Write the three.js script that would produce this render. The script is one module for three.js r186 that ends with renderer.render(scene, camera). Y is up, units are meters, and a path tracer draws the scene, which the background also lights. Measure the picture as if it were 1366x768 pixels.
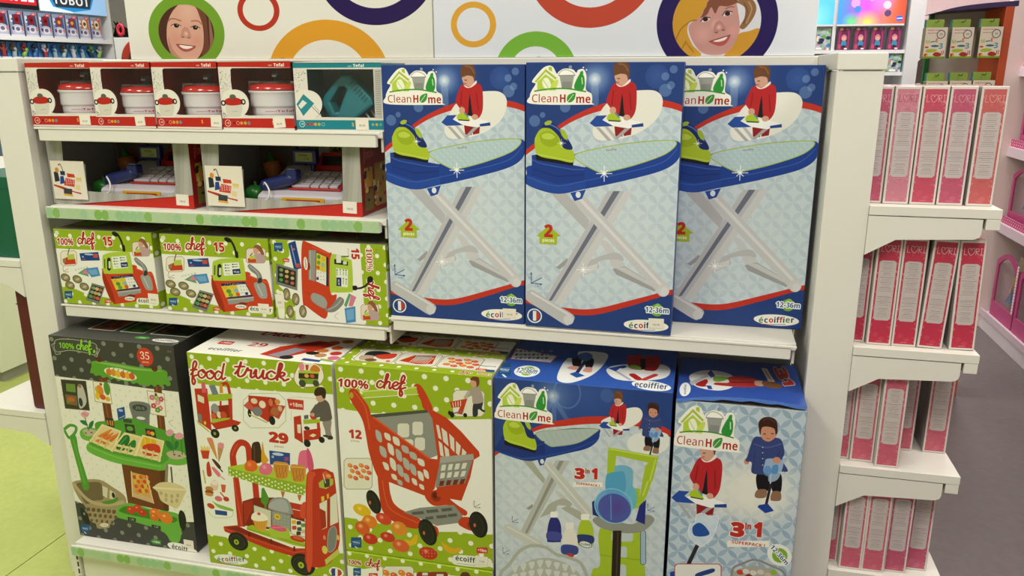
import * as THREE from 'three';
import { RoundedBoxGeometry } from 'three/addons/geometries/RoundedBoxGeometry.js';
import { mergeGeometries } from 'three/addons/utils/BufferGeometryUtils.js';
import { RectAreaLightUniformsLib } from 'three/addons/lights/RectAreaLightUniformsLib.js';

// ---------------------------------------------------------------- camera, light, exposure
const scene = new THREE.Scene();
scene.background = new THREE.Color(0x0b0b0b);
const CAM = new THREE.Vector3(0, 1.543, 1.85);
const camera = new THREE.PerspectiveCamera(39.356, 1366 / 768, 0.05, 40);
camera.position.copy(CAM);
camera.rotation.order = 'YXZ';
camera.rotation.set(THREE.MathUtils.degToRad(-15.17), THREE.MathUtils.degToRad(13.54), THREE.MathUtils.degToRad(-0.12));
camera.updateMatrixWorld(true);
scene.add(camera);
const renderer = new THREE.WebGLRenderer({ antialias: true });
renderer.toneMapping = THREE.LinearToneMapping;
renderer.toneMappingExposure = 1.6;
renderer.shadowMap.enabled = true;
RectAreaLightUniformsLib.init();
const CEIL = 3.15;
// ceiling panels: [x, z, width along x, length along z, intensity]
const PANELS = [[-1.6, 1.75, 0.6, 1.2, 11], [0.1, 1.75, 0.6, 1.2, 11], [1.5, 0.4, 0.6, 1.2, 9],
  [-3.1, 0.2, 0.6, 1.2, 11], [-0.8, -2.0, 1.2, 0.6, 9], [1.0, -3.4, 1.2, 0.6, 13], [-3.9, -3.0, 0.6, 1.2, 13], [1.9, -5.6, 1.2, 0.6, 16]];  // last panel is unseen, added to brighten the pink back wall
const LAMP = new THREE.Color(1.0, 0.965, 0.885);

// ---------------------------------------------------------------- small tools
const F = 1073.8;
// a pixel of the 1366 x 768 photograph gives a direction; the plane it lies on gives the distance
function ray(px, py) { return new THREE.Vector3((px - 683) / F, -(py - 384) / F, -1).applyQuaternion(camera.quaternion); }
function onZ(px, py, z) { const r = ray(px, py); return r.multiplyScalar((z - CAM.z) / r.z).add(CAM); }
function onX(px, py, x) { const r = ray(px, py); return r.multiplyScalar((x - CAM.x) / r.x).add(CAM); }
function onY(px, py, y) { const r = ray(px, py); return r.multiplyScalar((y - CAM.y) / r.y).add(CAM); }
let seed = 12345;
const rnd = () => { seed = (Math.imul(seed, 1664525) + 1013904223) >>> 0; return seed / 4294967296; };
const R = (a, b) => a + (b - a) * rnd();
const used = {};
function numbered(n) { if (used[n] === undefined) { used[n] = 0; return n; } used[n]++; return n + '_' + String(used[n]).padStart(3, '0'); }
function tag(o, label, category, group, kind) {
  if (label) o.userData.label = label;
  if (category) o.userData.category = category;
  if (group) o.userData.group = group;
  if (kind) o.userData.kind = kind;
  return o;
}
function thing(name, label, category, [x, y, z] = [0, 0, 0], group, turn = 0) {
  const o = new THREE.Group(); o.name = numbered(name); o.position.set(x, y, z); o.rotation.y = turn; scene.add(o);
  return tag(o, label, category, group);
}
function add(name, geo, mat, parent, pos, rot) {
  const m = new THREE.Mesh(geo, mat); m.name = parent === scene ? numbered(name) : name;
  m.castShadow = m.receiveShadow = true;
  if (pos) m.position.set(...pos);
  if (rot) m.rotation.set(...rot);
  parent.add(m); return m;
}
function copy(o, label, group) {
  const c = o.clone(); c.name = numbered(o.name.replace(/_\d{3}$/, '')); c.userData = { ...o.userData };
  if (label) c.userData.label = label;
  if (group) c.userData.group = group;
  scene.add(c); return c;
}
const std = (color, roughness = 0.5, o = {}) => new THREE.MeshStandardMaterial({ color, roughness, ...o });
const phy = (color, roughness = 0.5, o = {}) => new THREE.MeshPhysicalMaterial({ color, roughness, ...o });
// box with its edges eased; [x0,x1],[y0,y1],[z0,z1]
function bx(x0, x1, y0, y1, z0, z1, r = 0.0015) {
  const w = x1 - x0, h = y1 - y0, d = z1 - z0;
  const g = r > 0 && Math.min(w, h, d) > 2.2 * r ? new RoundedBoxGeometry(w, h, d, 2, r) : new THREE.BoxGeometry(w, h, d);
  return g.translate((x0 + x1) / 2, (y0 + y1) / 2, (z0 + z1) / 2);
}
const merge = (gs) => mergeGeometries(gs.map((g) => (g.index ? g.toNonIndexed() : g)));
const cyl = (r1, r2, h, n = 24) => new THREE.CylinderGeometry(r1, r2, h, n);
const lathe = (pts, n = 32) => new THREE.LatheGeometry(pts.map(([a, b]) => new THREE.Vector2(a, b)), n);
const tube = (pts, r, n = 40, k = 8) => new THREE.TubeGeometry(new THREE.CatmullRomCurve3(pts.map((p) => new THREE.Vector3(...p))), n, r, k);
// outline [x,y,...] with thickness d towards -z from z = 0; uv spans the w x h face
function plate(pts, d, w, h, bevel = 0, holes = []) {
  const mk = (P, p) => { for (let i = 0; i < P.length; i += 2) i ? p.lineTo(P[i], P[i + 1]) : p.moveTo(P[0], P[1]); p.closePath(); return p; };
  const s = mk(pts, new THREE.Shape());
  for (const q of holes) s.holes.push(mk(q, new THREE.Path()));
  const g = new THREE.ExtrudeGeometry(s, { depth: d, bevelEnabled: bevel > 0, bevelSize: bevel, bevelThickness: bevel, bevelSegments: 2, curveSegments: 12 }).translate(0, 0, -d);
  if (w) { const p = g.attributes.position, u = g.attributes.uv; for (let i = 0; i < p.count; i++) u.setXY(i, p.getX(i) / w, p.getY(i) / h); }
  return g;
}

// ---------------------------------------------------------------- print artwork on cartons (flat print, in the plane of the carton face)
const FONT = 'sans-serif';
function solve8(src, dst) {
  const M = [];
  for (let i = 0; i < 4; i++) {
    const [x, y] = src[i], [u, v] = dst[i];
    M.push([x, y, 1, 0, 0, 0, -u * x, -u * y, u], [0, 0, 0, x, y, 1, -v * x, -v * y, v]);
  }
  for (let c = 0; c < 8; c++) {
    let p = c; for (let r = c + 1; r < 8; r++) if (Math.abs(M[r][c]) > Math.abs(M[p][c])) p = r;
    [M[c], M[p]] = [M[p], M[c]];
    for (let r = 0; r < 8; r++) if (r !== c) { const k = M[r][c] / M[c][c]; for (let j = c; j < 9; j++) M[r][j] -= k * M[c][j]; }
  }
  return M.map((r, i) => r[8] / r[i]);
}
const SCRIPT = {
  c: [0.88, [0.8, 0.8, 0.45, 1, 0.1, 0.6, 0.15, 0.15, 0.5, 0, 0.95, 0.3]],
  h: [1.02, [0, 0.3, 0.35, 1.2, 0.5, 1.9, 0.32, 2.0, 0.2, 1.3, 0.12, 0], [0.15, 0.4, 0.5, 0.95, 0.75, 0.85, 0.7, 0.3, 0.82, 0, 1.1, 0.3]],
  e: [0.85, [0, 0.3, 0.6, 0.6, 0.7, 0.9, 0.4, 1, 0.1, 0.6, 0.2, 0.1, 0.55, 0, 0.95, 0.3]],
  f: [0.75, [0, 0.3, 0.4, 1, 0.62, 1.7, 0.45, 2, 0.25, 1.6, 0.2, 0.5, 0.15, -0.6, 0.32, -0.9, 0.47, -0.5, 0.3, 0.05, 0.8, 0.35], [-0.02, 0.85, 0.65, 0.98]],
  o: [0.92, [0.5, 1, 0.1, 0.7, 0.15, 0.15, 0.5, 0, 0.85, 0.4, 0.72, 0.9, 0.5, 1, 0.62, 0.72, 1.0, 0.72]],
  d: [1.12, [0.75, 0.85, 0.4, 1, 0.1, 0.6, 0.15, 0.1, 0.45, 0, 0.8, 0.5, 0.95, 1.5, 1.05, 2.0], [0.92, 1.2, 0.8, 0.4, 0.92, 0.05, 1.2, 0.3]],
  t: [0.8, [0, 0.3, 0.35, 1, 0.5, 1.75], [0.45, 1.5, 0.25, 0.5, 0.32, 0.05, 0.58, 0.05, 0.85, 0.35], [-0.02, 1.15, 0.8, 1.27]],
  r: [0.85, [0, 0.3, 0.2, 0.8, 0.3, 1.12, 0.36, 0.85, 0.6, 0.9, 0.6, 0.5, 0.6, 0.1, 0.75, 0.02, 1, 0.3]],
  u: [1.08, [0, 0.5, 0.2, 1, 0.2, 0.3, 0.4, 0, 0.7, 0.4, 0.85, 1, 0.8, 0.3, 0.95, 0, 1.2, 0.3]],
  k: [1.0, [0, 0.3, 0.4, 1.3, 0.5, 1.9, 0.32, 2, 0.2, 1.2, 0.12, 0], [0.15, 0.4, 0.5, 0.95, 0.75, 0.85, 0.6, 0.55, 0.25, 0.5, 0.6, 0.2, 0.75, 0, 1.1, 0.25]],
  ' ': [0.75],
};
class Art {
  constructor(W, H, quad, bg) {
    this.c = document.createElement('canvas'); this.c.width = W; this.c.height = H; this.W = W; this.H = H;
    this.g = this.c.getContext('2d'); this.g.lineJoin = this.g.lineCap = 'round';
    if (bg) { this.g.fillStyle = bg; this.g.fillRect(0, 0, W, H); }
    quad = quad || [[0, 0], [W, 0], [W, H], [0, H]];
    this.h = solve8(quad, [[0, 0], [W, 0], [W, H], [0, H]]);
    this.k0 = (W / Math.hypot(quad[1][0] - quad[0][0], quad[1][1] - quad[0][1]) + H / Math.hypot(quad[3][0] - quad[0][0], quad[3][1] - quad[0][1])) / 2;
    this.kx0 = W / ((Math.hypot(quad[1][0] - quad[0][0], quad[1][1] - quad[0][1]) + Math.hypot(quad[2][0] - quad[3][0], quad[2][1] - quad[3][1])) / 2) / this.k0; this.ky0 = H / Math.abs((quad[3][1] + quad[2][1] - quad[0][1] - quad[1][1]) / 2) / this.k0;
    this.v(0, 0, 1);
  }
  v(x, y, s) { this.lin = null; this.o = [x, y, s]; this.k = this.k0 * s; return this; }
  // the same drawing again elsewhere: crop point (ax, ay) lands on photo point (bx, by), at f times the size
  at(ax, ay, bx_, by, s) { this.v(0, 0, 1); const q = this.P(bx_, by); this.v(0, 0, s); this.lin = [ax, ay, q[0], q[1]]; return this; }
  P(x, y) { if (this.lin) { const L = this.lin; return [L[2] + (x - L[0]) * this.k * this.kx0, L[3] + (y - L[1]) * this.k * this.ky0]; } const [a, b, s] = this.o, X = a + x * s, Y = b + y * s, h = this.h, w = h[6] * X + h[7] * Y + 1; return [(h[0] * X + h[1] * Y + h[2]) / w, (h[3] * X + h[4] * Y + h[5]) / w]; }
  path(p, smooth, open) {
    const g = this.g, q = []; for (let i = 0; i < p.length; i += 2) q.push(this.P(p[i], p[i + 1]));
    g.beginPath(); g.moveTo(...q[0]); const n = q.length;
    if (!smooth) for (let i = 1; i < n; i++) g.lineTo(...q[i]);
    else for (let i = 0; i < (open ? n - 1 : n); i++) {
      const a = open ? q[Math.max(i - 1, 0)] : q[(i + n - 1) % n], b = q[i % n], c = q[(i + 1) % n], d = open ? q[Math.min(i + 2, n - 1)] : q[(i + 2) % n];
      g.bezierCurveTo(b[0] + (c[0] - a[0]) / 6, b[1] + (c[1] - a[1]) / 6, c[0] - (d[0] - b[0]) / 6, c[1] - (d[1] - b[1]) / 6, c[0], c[1]);
    }
    if (!open) g.closePath();
  }
  paint(fill, st, w) { const g = this.g; if (fill) { g.fillStyle = fill; g.fill(); } if (st) { g.strokeStyle = st; g.lineWidth = w * this.k; g.stroke(); } return this; }
  po(p, fill, st, w = 2) { this.path(p, false); return this.paint(fill, st, w); }
  sp(p, fill, st, w = 2) { this.path(p, true); return this.paint(fill, st, w); }
  ln(p, c, w = 2, smooth = false) { this.path(p, smooth, true); return this.paint(null, c, w); }
  el(x, y, rx, ry, fill, rot = 0, st, w = 2) { const [a, b] = this.P(x, y); const g = this.g; g.save(); g.translate(a, b); g.scale(this.kx0, this.ky0); g.beginPath(); g.ellipse(0, 0, rx * this.k, ry * this.k, rot, 0, 7); g.restore(); return this.paint(fill, st, w); }
  rr(x0, y0, x1, y1, r, fill, st, w = 2) {
    const k = r; return this.sp2([x0 + k, y0, x1 - k, y0, x1, y0 + k, x1, y1 - k, x1 - k, y1, x0 + k, y1, x0, y1 - k, x0, y0 + k], fill, st, w);
  }
  sp2(p, fill, st, w) { this.path(p, false); return this.paint(fill, st, w); }
  tx(s, x, y, size, fill, o = {}) {
    const g = this.g, [a, b] = this.P(x, y); g.save(); g.translate(a, b); g.scale(this.kx0, this.ky0); if (o.rot) g.rotate(o.rot); if (o.sk) g.transform(1, 0, -o.sk, 1, 0, 0);
    g.font = (o.b ? 'bold ' : '') + (size * this.k) + 'px ' + (o.f || FONT); g.textAlign = o.al || 'center'; g.textBaseline = 'middle';
    if (o.w) { const m = g.measureText(s).width; g.scale(o.w * this.k / m, 1); }
    if (o.st) { g.strokeStyle = o.st; g.lineWidth = (o.sw || size * 0.2) * this.k; g.strokeText(s, 0, 0); }
    if (o.fw) { g.strokeStyle = fill; g.lineWidth = o.fw * this.k; g.strokeText(s, 0, 0); }
    g.fillStyle = fill; g.fillText(s, 0, 0); g.restore(); return this;
  }
  // cursive lettering from strokes; size = x-height
  script(str, x, y, size, fill, st, o = {}) {
    const g = this.g, [a, b] = this.P(x, y), S = size * this.k;
    g.save(); g.translate(a, b); if (o.rot) g.rotate(o.rot); g.transform(o.sx || 1, 0, -0.12, 1, 0, 0);
    for (const [col, lw] of [[st, (o.w || 0.24) + (o.ow || 0.28)], [fill, o.w || 0.24]]) {
      if (!col) continue; let X = 0; g.strokeStyle = col; g.lineWidth = lw * S;
      for (const ch of str) {
        const gl = SCRIPT[ch]; for (let i = 1; i < gl.length; i++) {
          const p = gl[i], q = []; for (let j = 0; j < p.length; j += 2) q.push([(X + p[j]) * S, -p[j + 1] * S]);
          g.beginPath(); g.moveTo(...q[0]);
          for (let j = 0; j < q.length - 1; j++) {
            const A = q[Math.max(j - 1, 0)], B = q[j], C = q[j + 1], D = q[Math.min(j + 2, q.length - 1)];
            g.bezierCurveTo(B[0] + (C[0] - A[0]) / 6, B[1] + (C[1] - A[1]) / 6, C[0] - (D[0] - B[0]) / 6, C[1] - (D[1] - B[1]) / 6, C[0], C[1]);
          }
          g.stroke();
        }
        X += gl[0];
      }
    }
    g.restore(); return this;
  }
  // staggered polka dots in carton space, cut to the shape drawn last by clip()
  dots(step, r, col, ox = 0, oy = 0) {
    const g = this.g; g.fillStyle = col; let row = 0;
    for (let y = oy; y < this.H + step; y += step * 0.5, row++) for (let x = ox + (row % 2 ? step * 0.5 : 0); x < this.W + step; x += step) { g.beginPath(); g.ellipse(x, y, r, r, 0, 0, 7); g.fill(); }
    return this;
  }
  clip(p, smooth, f) { this.g.save(); this.path(p, smooth); this.g.clip(); f(this); this.g.restore(); return this; }
  petals(step, a, b) { // overlapping circles: lens-shaped petals on a diamond lattice
    const g = this.g, e = step / 2; let row = 0;
    for (let y = -e; y < this.H + step; y += e, row++) for (let x = (row % 2) * e - e; x < this.W + step; x += step) for (const s of [1, -1]) {
      g.fillStyle = s > 0 ? a : b; const X = x + s * e, Y = y + e, mx = (x + X) / 2, my = (y + Y) / 2, n = 0.25 * e;
      g.beginPath(); g.moveTo(x, y); g.quadraticCurveTo(mx + 1.5 * n, my - s * 1.5 * n, X, Y); g.quadraticCurveTo(mx - 1.5 * n, my + s * 1.5 * n, x, y); g.fill();
    }
    return this;
  }
  soft(x, y, r, c0, c1) { const [a, b] = this.P(x, y), q = r * this.k, G = this.g.createRadialGradient(a, b, 0, a, b, q); G.addColorStop(0, c0); G.addColorStop(1, c1); this.g.fillStyle = G; this.g.beginPath(); this.g.arc(a, b, q, 0, 7); this.g.fill(); return this; }
  tex() { const t = new THREE.CanvasTexture(this.c); t.colorSpace = THREE.SRGBColorSpace; t.magFilter = THREE.LinearFilter; t.anisotropy = 8; return t; }
  // glossy coated carton
  mat(o = {}) { return new THREE.MeshPhysicalMaterial({ map: this.tex(), roughness: 0.42, specularIntensity: 0.5, ...o }); }
}
// carton of printed faces: { front, right, left, top, bottom, back } materials, base corner at its group
function carton(name, label, cat, x0, x1, y0, y1, zf, depth, faces, group, turn = 0) {
  const w = x1 - x0, h = y1 - y0;
  const o = thing(name, label, cat, [(x0 + x1) / 2, y0, zf - depth / 2], group, turn);
  const side = faces.side || faces.front;
  add('carton', new RoundedBoxGeometry(w, h, depth, 2, 0.0018).translate(0, h / 2, 0),
    [faces.right || side, faces.left || side, faces.top || side, faces.bottom || side, faces.front, faces.back || side], o);
  return o;
}
function sticker(parent, text, x, y, z, w = 0.04, h = 0.024, rot = 0) {
  const a = new Art(128, Math.round(128 * h / w), null, '#e9e4d6');
  a.tx(text, 62, a.H * 0.66, 26, '#3b3730', { w: 62 });
  return add('price_sticker', new THREE.BoxGeometry(w, h, 0.0008), a.mat({ roughness: 0.7 }), parent, [x, y, z + 0.0005], [0, 0, rot]);
}

// ---------------------------------------------------------------- the room
function speckle(base, amp, n = 256, coarse = 0.5, s0 = 7) {
  const c = document.createElement('canvas'); c.width = c.height = n; const g = c.getContext('2d'), im = g.createImageData(n, n); const keep = seed; seed = s0 * 7919;
  const grid = []; for (let i = 0; i < 33 * 33; i++) grid.push(rnd());
  const col = new THREE.Color(base), sr = [col.r, col.g, col.b].map((x) => Math.pow(x, 1 / 2.2) * 255);
  for (let y = 0; y < n; y++) for (let x = 0; x < n; x++) {
    const fx = x / n * 32, fy = y / n * 32, a = Math.floor(fx), b = Math.floor(fy), u = fx - a, v = fy - b, G = (i, j) => grid[(j % 32) * 33 + (i % 32)];
    const lo = (G(a, b) * (1 - u) + G(a + 1, b) * u) * (1 - v) + (G(a, b + 1) * (1 - u) + G(a + 1, b + 1) * u) * v;
    const k = 1 + amp * ((rnd() - 0.5) + coarse * (lo - 0.5)); const i = (y * n + x) * 4;
    for (let q = 0; q < 3; q++) im.data[i + q] = Math.max(0, Math.min(255, sr[q] * k)); im.data[i + 3] = 255;
  }
  g.putImageData(im, 0, 0); seed = keep;
  const t = new THREE.CanvasTexture(c); t.colorSpace = THREE.SRGBColorSpace; t.wrapS = t.wrapT = THREE.RepeatWrapping; t.magFilter = THREE.LinearFilter; return t;
}
function metric(g, s) { // uv in metres over x and z (floors)
  const p = g.attributes.position, u = g.attributes.uv; for (let i = 0; i < p.count; i++) u.setXY(i, p.getX(i) / s, p.getZ(i) / s); return g;
}
const M = {
  white: std(new THREE.Color(0.74, 0.72, 0.655), 0.45),
  edge: std(new THREE.Color(0.60, 0.57, 0.50), 0.6),
  wall: std(new THREE.Color(0.72, 0.70, 0.68), 0.8),
  pinkwall: std(new THREE.Color(0.78, 0.56, 0.60), 0.7),
  palepink: std(new THREE.Color(0.80, 0.66, 0.64), 0.6),
  grey: std(new THREE.Color(0.20, 0.20, 0.21), 0.7),
  black: std(0x0c0b0b, 0.6),
  ceiling: std(new THREE.Color(0.75, 0.75, 0.74), 0.9),
  lime: std(0xffffff, 0.75, { map: speckle(new THREE.Color(0.44, 0.50, 0.14), 0.05, 256, 0.9, 3) }),
  floor: std(0xffffff, 0.5, { map: speckle(new THREE.Color(0.15, 0.125, 0.13), 0.08, 256, 0.8, 5) }),
};
function struct(name, g, m, label) { const o = add(name, g, m, scene); o.userData.kind = 'structure'; if (label) o.userData.label = label; return o; }
struct('floor', metric(bx(-0.6, 3.2, -0.1, 0, -7.5, 4.2, 0), 0.6), M.floor, 'dark mauve grey speckled shop floor of the aisle');
struct('floor_green', metric(bx(-2.078, -0.6, -0.1, 0, -7.5, 4.2, 0), 0.5), M.lime, 'lime green floor covering beside the white gondola');
struct('floor_green', metric(bx(-6.2, -2.082, -0.1, 0, -7.5, 4.2, 0), 0.5), M.lime, 'lime green floor covering left of the seam');
struct('floor_seam', bx(-2.082, -2.078, -0.1, -0.003, -7.5, 4.2, 0), std(new THREE.Color(0.2, 0.24, 0.05), 0.9), 'narrow seam in the lime floor covering');
struct('ceiling', bx(-6.3, 3.3, CEIL, CEIL + 0.15, -7.6, 4.3, 0), M.ceiling);
struct('wall_left', bx(-6.3, -6.2, -0.1, CEIL, -7.6, 4.3, 0), M.wall);
struct('wall_right', bx(3.2, 3.3, -0.1, CEIL, -7.6, 4.3, 0), M.wall);
struct('wall_front', bx(-6.2, 3.2, -0.1, CEIL, 4.2, 4.3, 0), M.wall);
struct('wall_back', bx(-6.2, 0.2, -0.1, CEIL, -7.6, -7.5, 0), M.grey, 'dark grey back wall of the shop');
struct('wall_back', bx(0.2, 3.2, -0.1, CEIL, -7.6, -7.5, 0), M.pinkwall, 'pink back wall behind the toy racks');
for (const [x, z, w, l, I] of PANELS) {
  const o = thing('ceiling_light', 'white rectangular light panel in the shop ceiling', 'light', [x, CEIL, z], 'ceiling light panels');
  add('frame', merge([bx(-w / 2 - 0.02, w / 2 + 0.02, -0.012, 0, -l / 2 - 0.02, -l / 2, 0), bx(-w / 2 - 0.02, w / 2 + 0.02, -0.012, 0, l / 2, l / 2 + 0.02, 0),
    bx(-w / 2 - 0.02, -w / 2, -0.012, 0, -l / 2, l / 2, 0), bx(w / 2, w / 2 + 0.02, -0.012, 0, -l / 2, l / 2, 0)]), M.white, o);
  add('diffuser', bx(-w / 2, w / 2, -0.008, 0, -l / 2, l / 2, 0), std(0xffffff, 0.6, { emissive: LAMP, emissiveIntensity: 1.2 }), o);
  const L = new THREE.RectAreaLight(LAMP, I, w, l); L.name = 'panel_light'; L.position.set(0, -0.014, 0); L.rotation.x = -Math.PI / 2; o.add(L);
}

// ---------------------------------------------------------------- the white gondola
const XL = -1.772, XM = -0.773, XR = 0.226, ZB = -0.34;
const gon = thing('display_gondola', 'white double bay shop gondola holding boxed toys on four tiers', 'shelving', [0, 0, 0]);
for (const s of [0, 1]) {
  const a = s ? 0.253 : -1.891, b = s ? 0.346 : -1.798;
  const ep = add('end_panel', bx(s ? a + 0.006 : a + 0.0295, s ? b - 0.0295 : b - 0.006, 0, 1.538, -0.68, -0.0295), M.white, gon);
  add('front_board', bx(a, b, 0, 1.5385, -0.029, 0), M.white, ep);
  add('top_cap', bx(a - 0.001, b + 0.004, 1.5405, 1.576, -0.684, 0.003, 0.003), M.white, ep);
}
add('back_panel', bx(-1.8, 0.255, 0, 1.535, -0.36, ZB, 0), M.white, gon);
add('top_rail', bx(-1.798, 0.252, 1.537, 1.574, -0.365, -0.318, 0.003), M.white, gon);
for (const x of [-1.2, -0.45, -0.06]) add('screw', cyl(0.004, 0.004, 0.003, 10), M.grey, gon, [x, 1.5745, -0.328]);
function stripMat(w) {
  const a = new Art(2048, 64, null, '#b4c7a0'), n = Math.round(w / 0.0225), step = 2048 / n;
  const cols = ['#97bd92', '#a9c49b', '#7fae55', '#93bd92', '#aec5a0', '#b0c7a2', '#90bb88', '#82b05c', '#9dc09a', '#abc59c'];
  for (let i = 0; i < n; i++) { a.g.fillStyle = cols[(i * 7 + (i >> 2) * 3) % cols.length]; a.g.globalAlpha = 0.9; a.g.beginPath(); a.g.ellipse((i + 0.5) * step, 32, step * 0.56, 30, 0, 0, 7); a.g.fill(); }
  a.g.globalAlpha = 1; return a.mat({ roughness: 0.35 });
}
function shelf(x0, x1, top, lip, strip, z1 = 0) {
  const s = add('shelf', bx(x0, x1, top - 0.016, top, ZB, z1 - 0.0137, 0.001), M.white, gon);
  add('shelf_lip', bx(x0 + (strip ? 0.002 : 0.011), x1 - 0.012, top - lip, top - 0.0062, z1 - 0.0135, z1 + 0.001, 0.002), M.white, s);
  add('lip_edge', bx(x0, x1, top - 0.006, top - 0.0005, z1 - 0.0018, z1 + 0.003, 0.001), M.white, s);
  for (const x of [x1 - 0.004]) add('shelf_bracket', bx(x - 0.003, x + 0.003, top - 0.05, top - 0.0165, ZB, z1 - 0.02, 0), M.white, s);
  if (strip) { const w = x1 - x0 - 0.012; const g = bx(x0, x1 - 0.012, top - lip + 0.001, top - 0.003, z1 + 0.0032, z1 + 0.005, 0); add('price_strip', g, strip, s); }
  return s;
}
shelf(XL, XM, 1.397, 0.037);
shelf(XL, XM, 1.181, 0.033, stripMat(0.99));
shelf(XL, XM, 0.900, 0.036);
shelf(XM + 0.002, XR, 0.930, 0.034);
shelf(XL, XR, 0.180, 0.033, stripMat(1.99), 0.101);
add('kick_panel', bx(XL + 0.01, XR, 0, 0.145, 0.06, 0.08), M.white, gon);
{
  const u = add('slotted_upright', bx(-1.792, -1.768, 0.0, 0.15, 0.062, 0.088, 0.001), M.white, gon);
  for (let i = 0; i < 6; i++) add('slot', bx(-1.7755, -1.7705, 0.122 - i * 0.024, 0.138 - i * 0.024, 0.0875, 0.0888, 0), M.black, u);
}
// end shelves: boards on cut brackets, fronts facing away from the bay
function endShelf(side, y, len = 0.258) {
  const x0 = side > 0 ? 0.346 : -1.891, X = (u) => x0 + side * u, r = (a, b) => [Math.min(X(a), X(b)), Math.max(X(a), X(b))];
  const s = add('end_shelf', bx(...r(-0.029, len), y - 0.02, y, -0.68, -0.03, 0.0005), M.white, gon);
  add('shelf_end_edge', bx(...r(0.0005, len), y - 0.02, y, -0.03, 0.005, 0.001), M.white, s);
  add('end_shelf_lip', bx(...r(len - 0.028, len - 0.0005), y - 0.044, y - 0.0202, -0.68, 0.0045, 0.0015), M.white, s);
  for (const z of [0.004, -0.66]) {
    const P = [0.0005, -0.022, 0.224, -0.022, 0.224, -0.052, 0.221, -0.060, 0.212, -0.065, 0.06, -0.072, 0.0005, -0.108]; const q = [];
    for (let i = 0; i < P.length; i += 2) q.push(X(P[i]), y + P[i + 1]);
    add('end_bracket', plate(q, 0.009, 0, 0, 0), M.white, s, [0, 0, z]);
  }
  for (const z of [-0.012, -0.65]) add('shelf_pin', bx(...r(0.222, 0.231), y - 0.034, y - 0.026, z - 0.004, z + 0.004, 0), std(0x7a6844, 0.5), s);
}
for (const y of [1.26, 0.94, 0.647, 0.368, 0.1]) endShelf(1, y);
for (const y of [1.02, 0.55]) endShelf(-1, y);

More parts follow.
